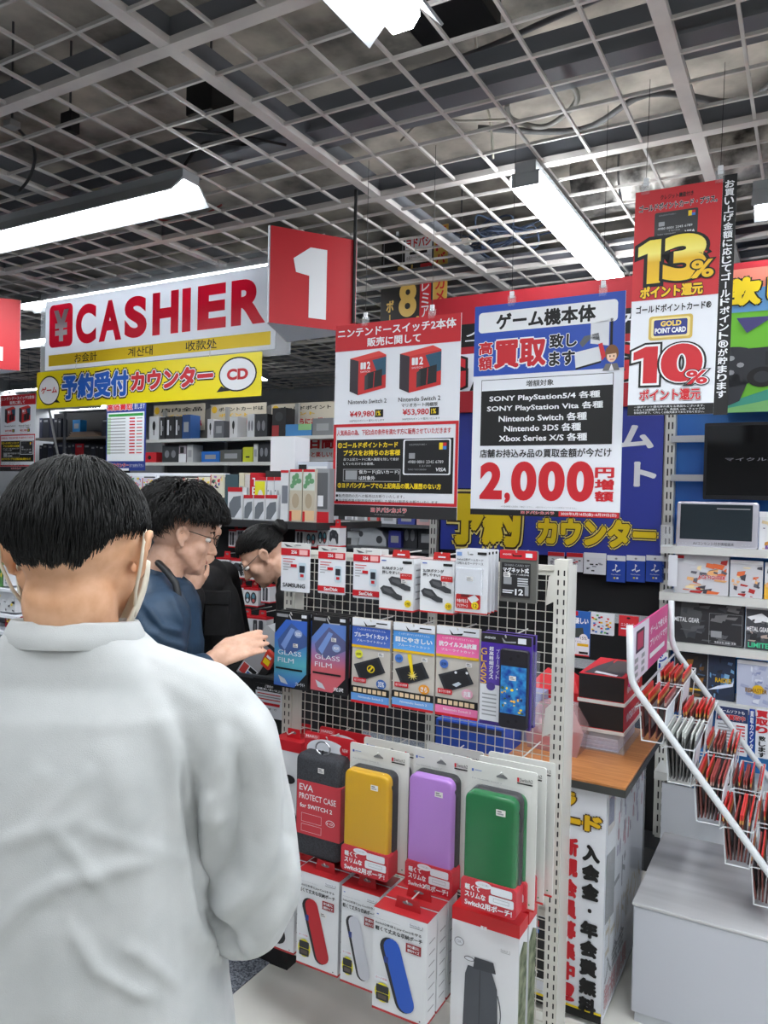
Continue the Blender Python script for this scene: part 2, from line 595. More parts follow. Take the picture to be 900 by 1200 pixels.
def sheet(name, W, H, mat, parent, th=0.003, x0=0, z0=0, r=0):
    m = MB()
    if r: m.prism(rr(x0, z0, x0 + W, z0 + H, r), 0, th, mat)
    else: m.box(x0, x0 + W, 0, th, z0, z0 + H, mat)
    return m.build(name, parent)
def hang(t, W, H, z, top=GZ, fr=(.25, .78)):
    """clear clips on the top edge and thin cords up to the ceiling grid"""
    for f in fr:
        m = MB(); m.box(W * f - .014, W * f + .014, -.006, .009, H - .012, H + .028, CLEAR); m.box(W * f - .008, W * f + .008, -.003, .006, H + .02, H + .045, WHITE)
        m.build('clip', t)
        m = MB(); m.tube([(W * f, .001, H + .04), (W * f, .001, top - z)], .0011, CORD, 4)
        m.build('hanging_cord', t)
CARDB = col(30, 31, 34, 0.4)
def bank_card(g, u0, u1, v0, v1, L=2, edge=True):
    du, dv = u1 - u0, v1 - v0
    if edge: g.r(u0 - .012, u1 + .012, v0 - .006, v1 + .006, WHITE, L - .5, .008)
    g.r(u0, u1, v0, v1, CARDB, L, .006)
    g.t('GOLDPOINTCARD +', u0 + du * .1, u0 + du * .5, v0 + dv * .1, v0 + dv * .15, GREY, L + 1)
    g.r(u0 + du * .1, u0 + du * .24, v0 + dv * .38, v0 + dv * .55, GREY, L + 1, .002)
    g.t('4980 0001 2345 6789', u0 + du * .08, u0 + du * .88, v0 + dv * .6, v0 + dv * .69, col(210, 212, 214), L + 1)
    g.t('12/30', u0 + du * .35, u0 + du * .6, v0 + dv * .74, v0 + dv * .79, GREY, L + 1)
    g.t('TARO YODOBASHI', u0 + du * .08, u0 + du * .5, v0 + dv * .85, v0 + dv * .9, GREY, L + 1)
    g.t('VISA', u0 + du * .7, u0 + du * .94, v0 + dv * .82, v0 + dv * .93, WHITE, L + 1, .02, shear=.2)
    g.r(u0 + du * .78, u0 + du * .86, v0 + dv * .08, v0 + dv * .28, YEL, L + 1).r(u0 + du * .86, u0 + du * .94, v0 + dv * .08, v0 + dv * .18, RED, L + 1).r(u0 + du * .86, u0 + du * .94, v0 + dv * .18, v0 + dv * .28, col(60, 120, 200), L + 1)
def console_box(g, u0, u1, v0, v1, L=1):
    """printed picture of a red console carton seen from its corner"""
    X = lambda a: u0 + (u1 - u0) * a
    V = lambda b: v0 + (v1 - v0) * b
    g.p([(X(0), V(.13)), (X(.24), V(.2)), (X(.24), V(1)), (X(0), V(.9))], col(52, 44, 52), L)
    g.p([(X(.24), V(.2)), (X(1), V(.1)), (X(1), V(.86)), (X(.24), V(1))], col(200, 44, 44), L)
    g.p([(X(0), V(.13)), (X(.8), V(0)), (X(1), V(.1)), (X(.24), V(.2))], col(216, 66, 60), L)
    g.p([(X(.62), V(.2)), (X(1), V(.14)), (X(1), V(.55)), (X(.8), V(.6))], col(40, 84, 108), L + 1)
    g.p([(X(.48), V(.5)), (X(.9), V(.42)), (X(.9), V(.8)), (X(.48), V(.88))], col(28, 30, 34), L + 2)
    g.p([(X(.42), V(.56)), (X(.52), V(.5)), (X(.52), V(.86)), (X(.42), V(.9))], col(60, 62, 66), L + 2)
    g.p([(X(.68), V(.48)), (X(.7), V(.48)), (X(.68), V(.84)), (X(.66), V(.84))], RED, L + 3)
    g.r(X(.3), X(.37), V(.24), V(.4), WHITE, L + 2, .003).r(X(.38), X(.45), V(.24), V(.4), WHITE, L + 2, .003)
    g.t('2', X(.48), X(.57), V(.23), V(.4), WHITE, L + 2, .03)
    g.t('SWITCH', X(.3), X(.56), V(.44), V(.48), WHITE, L + 2)

def one(g, u0, u1, v0, v1, mat, L, outs):
    """a heavy figure 1 with a flag"""
    P = [(g.X(u0 + (u1 - u0) * a), g.Z(v0 + (v1 - v0) * b)) for a, b in ((0, .14), (.5, 0), (1, 0), (1, 1), (.42, 1), (.42, .30), (0, .36))]
    for k, (d, m) in enumerate(outs): g.b.poly(grow(P, d), g.yy(L - .5 - .3 * k), m)
    g.b.poly(P, g.yy(L), mat)
    return g
# ------------------------------------------------------------------ console sale notice
def rect_on_u(tl, tr, bl, br, u):
    a, b, c, d = on_u(*tl, u), on_u(*tr, u), on_u(*bl, u), on_u(*br, u)
    w0, w1 = (a[0] + c[0]) / 2, (b[0] + d[0]) / 2
    return w0, w1, (c[1] + d[1]) / 2, (a[1] + b[1]) / 2
def console_notice(label, W, H):
    t = thing('hanging_notice', label, 'sign', group='hanging console notices')
    sheet('board', W, H, PAPER, t)
    g = SG(W, H)
    g.r(0, 1, 0, .137, RED).t('ニンテンドースイッチ2本体', .02, .965, .02, .068, WHITE, bold=.02).t('販売に関して', .27, .70, .078, .124, WHITE, bold=.02)
    g.b.build('headline', t)
    g.new(); console_box(g, .13, .43, .15, .37); g.t('Nintendo Switch 2', .12, .44, .393, .415, INK, bold=.008)
    g.b.build('carton_picture', t)
    g.new(); console_box(g, .54, .86, .145, .372); g.t('Nintendo Switch 2', .535, .86, .393, .415, INK, bold=.008).t('マリオカート同梱版', .56, .84, .423, .443, INK, bold=.008)
    g.b.build('carton_picture', t)
    for x, p in ((.135, '¥49,980'), (.57, '¥53,980')):
        g.new(); g.t(p, x, x + .205, .452, .487, RED, bold=.02).r(x + .212, x + .28, .448, .487, INK).t('1%', x + .222, x + .26, .455, .48, YEL, 2, .03).t('500円分のポイント還元いたします', x, x + .29, .497, .508, INK)
        g.b.build('price_print', t)
    g.new()
    g.fr(0, 1, .518, .935, .013, RED).t('人気商品の為、下記2点の条件を満たす方に販売させていただきます', .03, .945, .548, .578, RED, bold=.012)
    g.r(.03, .965, .60, .872, INK, 1)
    g.t('①ゴールドポイントカード', .04, .54, .613, .643, YEL, 2, .025).t('プラスをお持ちのお客様', .09, .56, .653, .684, YEL, 2, .025)
    g.t('且つ上記カードに購入履歴を残して会計', .09, .55, .695, .709, WHITE, 2).t('していただけるお客様。', .09, .35, .718, .732, WHITE, 2)
    g.fr(.09, .565, .752, .817, .003, GREY, 2).r(.11, .21, .76, .808, col(150, 154, 158), 2).t('仮カード(白いカード)', .225, .555, .757, .78, WHITE, 2, .01).t('は対象外', .225, .36, .787, .809, WHITE, 2, .01)
    bank_card(g, .595, .935, .61, .775, 2.5)
    g.t('②ヨドバシグループでの上記商品の購入履歴のない方', .045, .88, .823, .852, YEL, 2, .025)
    g.t('●転売目的の方への販売はお断りいたします。', .03, .60, .883, .900, INK, 1).t('●当店販売員が転売目的と判断した場合は販売をお断りいたします。', .03, .87, .908, .925, INK, 1)
    g.b.build('condition_print', t)
    g.new(); g.r(0, 1, .938, 1, col(38, 38, 40)).t('ヨドバシカメラ', .33, .62, .948, .973, RED, 1, .03, ((.05, WHITE),)).t('www.yodobashi.com', .36, .6, .98, .989, GREY, 1)
    g.b.build('footer_strip', t)
    return t
w0, w1, z0, z1 = rect_on_u((391, 384), (538, 365), (392, 606.5), (538, 608), 2.83)
NW, NH = w1 - w0, z1 - z0
nt_ = console_notice('large white and red console sale notice hanging left of the blue trade-in poster', NW, NH)
hang(nt_, NW, NH, z0)
place(nt_, w0, 2.83, z0)
wl, zl = on_u(42, 461, 5.3)
n2 = dup(nt_, 'smaller farther console sale notice cut by the left edge', (wl - NW, 5.3, zl - NH))

# ------------------------------------------------------------------ trade-in poster
w0, w1, z0, z1 = rect_on_u((552, 363), (729, 338), (556, 605), (731, 606), 2.83)
W, H = w1 - w0, z1 - z0
t = thing('hanging_poster', 'blue and white trade-in poster with a big red 2,000 hanging in the middle', 'sign', (w0, 2.83, z0))
sheet('board', W, H, PAPER, t); hang(t, W, H, z0, fr=(.26, .86))
g = SG(W, H)
g.r(0, 1, 0, .335, col(38, 76, 172)).r(.03, .955, .033, .13, WHITE, 1, .015).t('ゲーム機本体', .155, .82, .044, .122, INK, 2, .03)
g.b.build('headline', t); g.new()
OW = ((.05, WHITE),)
g.t('高', .035, .135, .172, .235, RED, 2, .03, OW).t('額', .035, .135, .242, .308, RED, 2, .03, OW).t('買取', .145, .505, .172, .305, RED, 2, .035, ((.055, WHITE),)).t('致し', .525, .705, .163, .229, INK, 2, .03, OW).t('ます', .525, .695, .243, .31, INK, 2, .03, OW)
g.b.build('offer_lettering', t); g.new()
CON = col(214, 217, 222)
g.p([(.79, .13), (.905, .12), (.905, .235), (.79, .22)], CON, 1).r(.912, .928, .115, .24, INK, 1).p([(.72, .215), (.75, .185), (.84, .175), (.85, .21), (.79, .2), (.74, .235)], col(90, 94, 100), 1)
g.p([(.69, .255), (.855, .235), (.86, .30), (.70, .325)], CON, 2).p([(.70, .325), (.86, .30), (.86, .308), (.70, .334)], INK, 2).p([(.84, .225), (.865, .22), (.89, .28), (.865, .3)], RED, 3)
g.e(.925, .27, .042, .038, col(126, 82, 44), 3).e(.925, .283, .03, .027, col(240, 206, 176), 4).p([(.885, .275), (.965, .27), (.945, .25), (.9, .253)], col(126, 82, 44), 5).p([(.87, .345), (.89, .315), (.96, .315), (.975, .345)], col(110, 108, 106), 4).p([(.91, .345), (.925, .315), (.94, .345)], WHITE, 5).e(.915, .283, .004, .005, INK, 5, 8).e(.938, .283, .004, .005, INK, 5, 8).r(.915, .938, .296, .299, RED, 5)
g.b.build('console_picture', t); g.new()
g.r(.06, .94, .355, .67, INK).r(.064, .936, .358, .408, PAPER, 1).t('増額対象', .375, .56, .368, .397, INK, 2, .012)
for s_, a, b, v in (('SONY PlayStation5/4 各種', .12, .86, .43), ('SONY PlayStation Vita 各種', .105, .88, .477), ('Nintendo Switch 各種', .19, .78, .524), ('Nintendo 3DS 各種', .23, .745, .571), ('Xbox Series X/S 各種', .195, .785, .617)):
    g.t(s_, a, b, v, v + .036, WHITE, 2, .018)
g.b.build('console_list', t); g.new()
g.t('店舗お持込み品の買取金額が今だけ', .06, .94, .686, .727, INK, 1, .015)
g.t('2', .065, .225, .748, .925, RED, 1, .05).t(',', .243, .283, .892, .944, RED, 1, .05)
for k in range(3):
    g.t('0', .288 + .187 * k, .462 + .187 * k, .745, .928, RED, 1, .05)
g.vt('円増額', .9, .77, .928, RED, .075, 1, .03)
g.t('※対象機種は店頭をご確認ください。 ※他のキャンペーンとの併用はできません。', .22, .73, .953, .962, GREY, 1)
g.b.build('price_print', t); g.new()
g.r(0, 1, .972, 1, INK).t('ヨドバシカメラ', .36, .585, .976, .99, RED, 1, .03, ((.04, WHITE),)).r(.615, .995, .973, .997, RED, 1).t('2025年5月16日(金)~6月29日(日)', .63, .98, .977, .993, WHITE, 2, .012)
g.b.build('footer_strip', t)

# ------------------------------------------------------------------ point reward banner
w0, w1, z0, z1 = rect_on_u((743, 225), (844, 211), (734.5, 486), (836, 485), 2.72)
W, H = w1 - w0, z1 - z0
t = thing('hanging_banner', 'tall red and white reward banner reading 13% and 10% with black side strip', 'sign', (w0, 2.72, z0), roll=math.radians(.6))
sheet('board', W, H, PAPER, t); hang(t, W, H, z0, fr=(.12, .97))
g = SG(W, H)
g.r(0, 1, 0, .487, col(198, 40, 48)).t('クレジット機能付き', .3, .68, .028, .05, INK, 1, .02).t('ゴールドポイントカード・プラス。', .05, .95, .062, .093, INK, 1, .03, ((.04, WHITE),))
bank_card(g, .24, .74, .105, .217, 2, False)
g.b.build('upper_print', t); g.new()
GR = ramp_mat('gold_print', [(0, (236, 190, 20)), (.45, (228, 180, 24)), (.62, (246, 232, 120)), (1, (240, 214, 40))], 'Z', .5, H * .58, H * .80)
one(g, .06, .33, .222, .415, GR, 3, ((.012, INK),)).t('3', .36, .86, .212, .415, GR, 5, .06, ((.04, INK),)).t('%', .69, .94, .335, .412, GR, 6, .03, ((.06, INK),)).t('ポイント還元', .1, .83, .427, .482, GR, 3, .04, ((.07, INK),))
g.b.build('gold_lettering', t); g.new()
g.t('ゴールドポイントカード®', .06, .93, .51, .545, INK, 1, .02)
g.r(.22, .73, .562, .668, col(206, 176, 84), 1, .01).r(.25, .70, .572, .658, col(232, 216, 150), 2, .008).r(.28, .67, .58, .65, col(40, 52, 130), 3, .006)
g.t('GOLD', .36, .60, .586, .61, col(236, 206, 90), 4, .04).t('POINT CARD', .295, .655, .616, .64, WHITE, 4, .04)
g.b.build('card_picture', t); g.new()
one(g, .05, .34, .695, .858, RED, 3, ((.007, WHITE), (.014, INK))).t('0', .38, .86, .69, .858, RED, 5, .06, ((.022, WHITE), (.05, INK))).t('%', .68, .92, .81, .87, RED, 6, .03, ((.04, WHITE), (.08, INK))).t('ポイント還元', .14, .85, .885, .938, RED, 3, .03, ((.04, WHITE), (.075, INK)))
g.b.build('red_lettering', t); g.new()
g.r(0, 1, .953, 1, INK)
for k, s_ in enumerate(('一部ポイント還元率の異なる商品もございます。', 'くわしくは店頭スタッフ、商品札 web、チェックの', '有効日付まで、くわしくは販売員までおたずねください。')):
    g.t(s_, .08, .9, .958 + k * .013, .968 + k * .013, WHITE, 1)
g.b.build('footer_strip', t); g.new()
sw = W * .155
m = MB(); m.box(W, W + sw, .001, .004, -.004, H + .012, INK)
m.vtext('お買い上げ金額に応じてゴールドポイント®が貯まります', W + sw * .5, H - .005, H * .065, -.0008, WHITE, sw * .72, .02)
m.build('side_strip', t)

# ------------------------------------------------------------------ cashier board and yellow counter board
UC = 3.62
w0, w1, z0, z1 = rect_on_u((53, 353), (322, 312), (55, 436), (325, 407), UC)
W, H = w1 - w0, z1 - z0
t = thing('cashier_board', 'white hanging board with red CASHIER lettering and a yen symbol', 'sign', (w0, UC, z0))
sheet('clear_backing', W + .17, H + .10, clear_mat('acrylic_sheet', .3), t, .004, -.06, -.04)
m = MB(); m.box(0, W, -.006, -.0015, 0, H, translucent('milky_acrylic', (240, 242, 246), .6)); m.build('board', t)
for f in (.05, .22, .78):
    m = MB(); m.tube([(W * f, 0, H + .05), (W * f, 0, GZ - z0)], .0012, CORD, 4); m.build('hanging_cord', t)
    m = MB(); m.box(W * f - .014, W * f + .014, -.004, .006, H + .02, H + .07, CLEAR); m.build('clip', t)
g = SG(W, H, -.0072)
REDL = translucent('red_vinyl', (226, 24, 54), .45)
RG = ramp_mat('red_letter', [(0, (214, 40, 60)), (.5, (190, 10, 40)), (1, (206, 30, 56))], 'Z', .4, H * .3, H * .85)
g.r(.022, .142, .07, .68, REDL, 1, .04).t('¥', .045, .122, .15, .6, WHITE, 2, .06)
g.b.build('yen_symbol', t); g.new()
cw_ = [.158, .27, .385, .503, .625, .683, .80]
for c, a, b in zip('CASHIER', (.158, .272, .392, .517, .643, .706, .838), (.258, .378, .492, .628, .678, .818, .965)):
    g.t(c, a, b, .12, .675, REDL, 1, .05)
g.b.build('cashier_lettering', t); g.new()
g.r(.02, .985, .785, .945, col(232, 200, 30), 1)
for s_, a, b in (('お会計', .155, .265), ('계산대', .41, .52), ('收款处', .66, .785)):
    g.t(s_, a, b, .80, .925, INK, 2, .005)
g.b.build('translation_strip', t)
w0, w1, z0, z1 = rect_on_u((46, 437.5), (310, 413), (48.5, 479), (310, 465.5), UC)
W, H = w1 - w0, z1 - z0
t = thing('counter_board', 'yellow board below the cashier board with blue and red reservation lettering and CD bubble', 'sign', (w0, UC - .03, z0))
sheet('board', W, H, col(240, 222, 16, .4), t, .006, r=.008)
for f in (.2, .8):
    m = MB(); m.tube([(W * f, .003, H - .01), (W * f, .012, H + .07)], .002, STEEL, 4); m.build('hook', t)
g = SG(W, H)
OB = ((.05, WHITE), (.11, INK))
g.t('予約受付', .135, .46, .13, .80, col(24, 92, 190), 4, .04, OB).t('カウンター', .47, .82, .2, .70, col(206, 34, 44), 4, .045, OB)
g.b.build('lettering', t); g.new()
g.e(.067, .52, .056, .40, INK, 1).p([(.10, .72), (.127, .87), (.08, .84)], INK, 1).e(.067, .52, .052, .365, WHITE, 2).t('ゲーム', .026, .11, .42, .6, RED, 3, .03)
g.b.build('speech_bubble', t); g.new()
g.e(.912, .47, .072, .40, INK, 1).p([(.85, .72), (.832, .86), (.885, .84)], INK, 1).e(.912, .47, .067, .365, WHITE, 2).t('CD', .872, .952, .34, .6, RED, 3, .05)
g.b.build('speech_bubble', t)

# ------------------------------------------------------------------ three-sided till number signs
def till_sign(label, digit, S, H):
    t = thing('till_number_sign', label, 'sign', group='red till number signs')
    c3, s3 = math.cos(PI / 3), math.sin(PI / 3)
    P = [(0, 0), (S, 0), (S * c3, S * s3)]
    for z in (0, H):
        m = MB(); m.add([(x, y, z) for x, y in P], [(2, 1, 0) if z == 0 else (0, 1, 2)], PAPER); m.build('end_board', t)
    for i in range(3):
        a, b = Vector((*P[i], 0)), Vector((*P[(i + 1) % 3], 0))
        d = (b - a).normalized(); n = Vector((d.y, -d.x, 0))
        m = MB()
        q = [a, b, b + n * .004, a + n * .004]
        m.add([(p.x, p.y, z) for z in (0, H) for p in q], [(0, 1, 5, 4), (1, 2, 6, 5), (3, 0, 4, 7), (0, 3, 2, 1), (4, 5, 6, 7)], PAPER)
        m.add([tuple(p + n * .0045 + Vector((0, 0, z)))for z in (0, H) for p in (a + d * .006, b)], [(0, 1, 3, 2)], col(190, 26, 38, .45))
        bm_ = MB()
        if digit == '1':
            bm_.poly([(S * u, H * (1 - v)) for u, v in ((.27, .30), (.46, .16), (.65, .16), (.65, .90), (.45, .90), (.45, .46), (.30, .44))], 0, WHITE)
        else:
            bm_.text(digit, S * .2, H * .12, S * .78, H * .86, 0, WHITE, .06)
        m.add([tuple(a + d * p[0] + n * .006 + Vector((0, 0, p[2]))) for p in bm_.v], bm_.f, WHITE)
        m.build('face_panel', t)
    m = MB(); m.tube([(S * .62, S * .1, H - .02), (S * .62, S * .1, H + .012), (S * .66, S * .1, H + .02)], .004, STEEL); m.build('hook', t)
    return t
YP = 3.45
pa, pb = at_y(315.5, 264, YP), at_y(315.5, 378, YP)
Hs = pa.z - pb.z
ang = math.radians(25)
# side length so that the right edge falls at x = 417
rxx = ray(417, 330); k_ = rxx[0] / rxx[1]
S_ = (k_ * YP - pa.x) / (math.cos(ang) - k_ * math.sin(ang))
t1 = till_sign('red three-sided number 1 sign hanging beside the cashier board', '1', S_, Hs)
t1.location = (pa.x, YP, pb.z); t1.rotation_euler = (0, 0, ang)
m = MB(); m.tube([(S_ * .97, -.01, Hs * .1), (S_ * .97, -.01, GZ - pb.z)], .008, CORD); m.build('hanging_pole', t1)
Y2 = 4.75
qa = at_y(24, 352, Y2)
t2 = till_sign('red three-sided till sign with a partly visible white numeral at the left edge', '2', S_, Hs)
t2.location = (qa.x - S_ * math.cos(ang), Y2 - S_ * math.sin(ang), qa.z - Hs - .0); t2.rotation_euler = (0, 0, ang)
m = MB(); m.tube([(S_ * .5, .01, Hs), (S_ * .5, .01, GZ - qa.z + Hs)], .006, CORD); m.build('hanging_pole', t2)

# ------------------------------------------------------------------ black and gold membership banner farther in
w0, w1, z0, z1 = rect_on_u((445.5, 283), (507, 272), (447, 420), (507, 420), 4.6)
W, H = w1 - w0, z1 - z0
t = thing('hanging_banner', 'black membership banner with gold lettering and gold side strip behind the number one sign', 'sign', (w0, 4.6, z0))
sheet('board', W, H, col(30, 28, 26), t); hang(t, W, H, z0, fr=(.3, .98))
g = SG(W, H)
GLD = col(214, 176, 88, .4)
g.fr(.04, .42, .02, .21, .006, GREY, 1).r(.06, .4, .03, .2, CARDB, 2).t('4980 0001', .08, .36, .12, .14, GREY, 3).r(.46, .97, .01, .215, WHITE, 1).t('ヨドバシ', .48, .95, .02, .10, RED, 2, .03).r(.55, .88, .12, .155, INK, 2).t('会員カード(10%ポイント)', .49, .94, .165, .2, INK, 2)
g.t('最大', .30, .70, .235, .345, GLD, 2, .03).t('8', .36, .70, .37, .66, GLD, 2, .04).t('0', .36, .70, .72, .98, GLD, 2, .04).t(',', .70, .76, .66, .7, GLD, 2, .04)
g.vt('ボーナス', .19, .5, .96, GLD, W * .16, 2, .03)
g.r(.76, .97, .24, 1, RED, 1).vt('プレミアム会員', .865, .26, 1.0, WHITE, W * .15, 2, .01)
g.b.build('lettering', t)
sw = W * .26
m = MB(); m.box(W, W + sw, .001, .004, 0, H + .04, col(206, 168, 78, .4)); m.vtext('ヨドバシカメラの会員', W + sw * .5, H + .035, H * .02, -.001, RED, sw * .72, .02); m.build('side_strip', t)
# ================================================================== the wall of fixtures at the right (faces us, u = WALL_U)
UW = WALL_U
wL = on_u(511, 600, UW)[0]; wM = on_u(785, 600, UW)[0]; wR = 2.6
POST = col(206, 206, 200, 0.4)
SLOT = col(28, 28, 30, 0.7)
def slotted(m, x0, x1, y, z0, z1, cols=(.3, .7), pitch=.05, hgt=.03, wd=.006):
    z = z0 + .02
    while z + hgt < z1:
        for c in cols:
            xc = x0 + (x1 - x0) * c
            m.rect(xc - wd / 2, z, xc + wd / 2, z + hgt, y, SLOT)
        z += pitch
def W_(px, py, u=UW): return on_u(px, py, u)
t = thing('pegboard_display', 'black pegboard display wall carrying the blue reservation banner', 'display wall', (0, 0, 0))
m = MB(); m.box(wL, wM, UW, UW + .04, .1, 2.25, col(20, 20, 22, .8)); m.build('back_panel', t)
zk = .1
m = MB(); m.box(wL, wR, UW - .18, UW + .04, 0, zk, col(44, 45, 48, .5)); m.build('kick_plate', t)
for x in (wL, wM - .008):
    m = MB(); m.box(x - .02, x + .02, UW - .03, UW + .04, zk, 2.25, POST); slotted(m, x - .02, x + .02, UW - .0305, zk, 2.2); m.build('upright', t)
# header: red fascia, black strip, white strip
zt = (W_(530, 352)[1] + W_(711, 334)[1]) / 2
zb1, zb2, zb3, zb4 = W_(530, 386)[1], W_(530, 412)[1], W_(530, 420)[1], W_(530, 462)[1]
zb5 = W_(530, 486)[1]
t = thing('header_fascia', 'red shop fascia with black and white lettering strips above the blue banner', 'fascia', (0, 0, 0))
m = MB(); m.box(wL - .02, wR, UW - .075, UW - .052, zb5, zt, col(176, 30, 44, .5)); m.build('board', t)
m = MB(); m.rect(wL - .02, zb2, wR, zb1, UW - .0762, INK)
x = W_(535, 400)[0]
for k, s_ in enumerate(('GAME', '스시', 'SOFT', '게임', 'GAME')):
    m.text(s_, x + k * .36 - .28, zb2 + .015, x + k * .36 - .02, zb1 - .015, UW - .0768, WHITE)
m.build('small_lettering', t)
m = MB(); m.rect(wL - .02, zb4, wR, zb3, UW - .0762, PAPER)
for k, s_ in enumerate('GAMEGAME'):
    x = wL + .02 + k * .2
    m.text(s_, x, zb4 + .012, x + .16, zb3 - .012, UW - .079, RED, .05, ((.06, INK),))
m.build('large_lettering', t)
# small colourful game poster beside the notice and the blue banner
b0 = W_(556, 490)[0]; b1 = W_(780, 490)[0]; bz0 = (W_(520, 645)[1] + W_(775, 655)[1]) / 2
p0 = W_(519, 600)[0]
t = thing('wall_poster', 'colourful game poster with yellow lower edge between the two hanging notices', 'poster', (p0 + .02, UW - .034, W_(540, 582)[1]))
pw, ph = b0 - p0 - .02, zb5 - W_(540, 582)[1]
sheet('sheet', pw, ph, col(112, 176, 206), t, .004)
g = SG(pw, ph)
g.r(0, 1, 0, .16, col(40, 70, 150)).t('NIE', .1, .95, .2, .38, INK, 2, .06, ((.05, GOLD),)).r(0, 1, .8, .93, col(232, 190, 60), 1).r(0, 1, .93, 1, INK, 1)
for a, b, c in ((.2, .5, (230, 140, 110)), (.5, .48, (226, 120, 150)), (.8, .5, (232, 150, 90)), (.3, .8, (240, 200, 70)), (.85, .78, (90, 170, 90))):
    g.e(a, b, .14, .06, col(*c), 2)
g.e(.62, .64, .2, .09, WHITE, 3).e(.62, .76, .14, .06, INK, 2)
g.b.build('picture', t)
# blue reservation banner
bx0 = W_(516, 620)[0] + .02
t = thing('wall_banner', 'deep blue wall banner with thick yellow reservation lettering along its lower edge', 'banner', (bx0, UW - .04, bz0))
bw, bh = b1 - bx0, zb5 - bz0
g = SG(bw, bh)
NAVY = col(50, 64, 160, .45)
sheet('sheet', bw, bh, NAVY, t, .003)
fx = lambda px, py: (W_(px, py, UW - .04)[0] - bx0) / bw
fz = lambda px, py: 1 - (W_(px, py, UW - .04)[1] - bz0) / bh
g.r(fx(519, 590), fx(552, 590), fz(535, 582), fz(535, 600), YEL, 1).p([(fx(530, 590), fz(535, 588)), (fx(540, 590), fz(535, 588)), (fx(535, 590), fz(535, 595))], INK, 2)
def span(g, s_, x0, x1, y0, y1, mat, L, bold, out=()):
    g.t(s_, fx(x0, y0), fx(x1, y0), fz((x0 + x1) / 2, y0), fz((x0 + x1) / 2, y1), mat, L, bold, out)
YOUT = ((.045, col(60, 44, 16)), (.085, col(236, 220, 130)), (.11, INK))
span(g, '予約', 524, 612, 575, 640, YEL, 3, .05, YOUT)
span(g, 'カウンター', 630, 770, 608, 641, YEL, 3, .05, YOUT)
g.b.build('yellow_lettering', t); g.new()
span(g, 'ゲーム', 640, 767, 497, 527, WHITE, 2, .03); span(g, 'ソフト', 650, 770, 541, 570, WHITE, 2, .03)
g.b.build('white_lettering', t)

# ------------------------------------------------------------------ hanging cards under the banner
def card(name, label, cat, px0, px1, py0, py1, u, body, th=.006, group=None, hole=True, flip=0.0, roll=0.0):
    """flat packaged card whose face fills the pixel box at depth u; returns (thing, printed face)"""
    w0_, w1_ = on_u(px0, (py0 + py1) / 2, u)[0], on_u(px1, (py0 + py1) / 2, u)[0]
    z0_, z1_ = on_u((px0 + px1) / 2, py1, u)[1], on_u((px0 + px1) / 2, py0, u)[1]
    t = thing(name, label, cat, (w0_, u, z0_), flip, group, roll=roll)
    W, H = w1_ - w0_, z1_ - z0_
    m = MB()
    m.box(0, W, 0, th, 0, H, body)
    m.build('backing_card', t)
    return t, SG(W, H)
def pscard(i, a, b):
    t, g = card('gift_card', ('blue gift card at the left end of the row under the blue banner', 'middle one of the three blue gift cards under the blue banner', 'blue gift card beside the shelf upright')[i], 'gift card', a, b, 651, 682, UW - .05, col(30, 70, 170), .004, 'blue gift cards on the black wall')
    g.r(0, 1, 0, .2, WHITE).e(.5, .12, .07, .04, GREY, 1, 12).p([(.46, .32), (.56, .36), (.56, .42), (.5, .42), (.5, .6), (.46, .58)], WHITE, 1).p([(.28, .56), (.46, .5), (.46, .54), (.34, .6)], WHITE, 1).p([(.52, .58), (.72, .52), (.74, .56), (.54, .64)], WHITE, 1).t('PlayStation', .25, .75, .70, .75, WHITE, 1).r(.38, .48, .82, .88, YEL, 1).r(.54, .64, .82, .88, WHITE, 1)
    g.b.build('print', t)
for i, (a, b) in enumerate(((711, 733), (734, 756), (757, 778))):
    pscard(i, a, b)
for i, (a, b, y0, y1, c, l) in enumerate(((642, 661, 647, 668, (214, 216, 220), 'red and white hanging card just right of the rack top'), (664, 683, 648, 670, (214, 216, 220), 'red topped white card beside the patterned white card'), (684, 710, 648, 673, (226, 228, 232), 'white card with black line pattern left of the blue gift cards'))):
    t, g = card('hanging_card', l, 'packaged card', a, b, y0, y1, UW - .06, col(*c), .005, 'small cards in the top row of the black wall')
    g.r(0, 1, 0, .22, RED if i < 2 else WHITE)
    for k in range(9):
        x, y = random.uniform(.1, .75), random.uniform(.3, .85)
        g.r(x, x + random.uniform(.08, .2), y, y + .06, random.choice((GREY, INK, RED) if i < 2 else (INK, GREY)), 1)
    g.b.build('print', t)
t, g = card('film_package', 'tall blue and white screen film package hanging behind the rack post', 'screen film', 660, 691, 716, 768, 2.95, col(36, 96, 176), .012)
g.r(0, 1, .6, 1, PAPER).r(0, .55, 0, .1, RED, 1).t('目に優しい', .1, .95, .14, .28, WHITE, 2, .03).p([(.12, .42), (.75, .36), (.8, .56), (.2, .62)], col(60, 70, 66), 2).e(.78, .6, .16, .1, WHITE, 3).t('15%', .66, .9, .56, .63, INK, 4).r(.55, .97, .72, .78, GOLD, 2).t('ブルーライトカット', .05, .9, .66, .7, INK, 2).r(.62, .96, .9, .95, INK, 2).r(0, 1, .97, 1, RED, 2)
g.b.build('print', t)
t, g = card('game_package', 'small busy multicoloured game card pack on the black wall', 'game card', 692, 719, 719, 744, 3.2, col(222, 226, 232), .02)
for k in range(40):
    x, y = random.uniform(.04, .85), random.uniform(.06, .88)
    g.r(x, x + .1, y, y + .08, col(*random.choice(((220, 50, 60), (240, 200, 40), (60, 120, 200), (90, 170, 90), (230, 230, 235), (230, 130, 40), (60, 60, 100)))), 1 + k * .05)
g.b.build('print', t)
t, g = card('hanging_card', 'red hanging card right behind the top of the pink rack sign', 'packaged card', 725, 748, 722, 746, 3.25, col(206, 40, 50), .012)
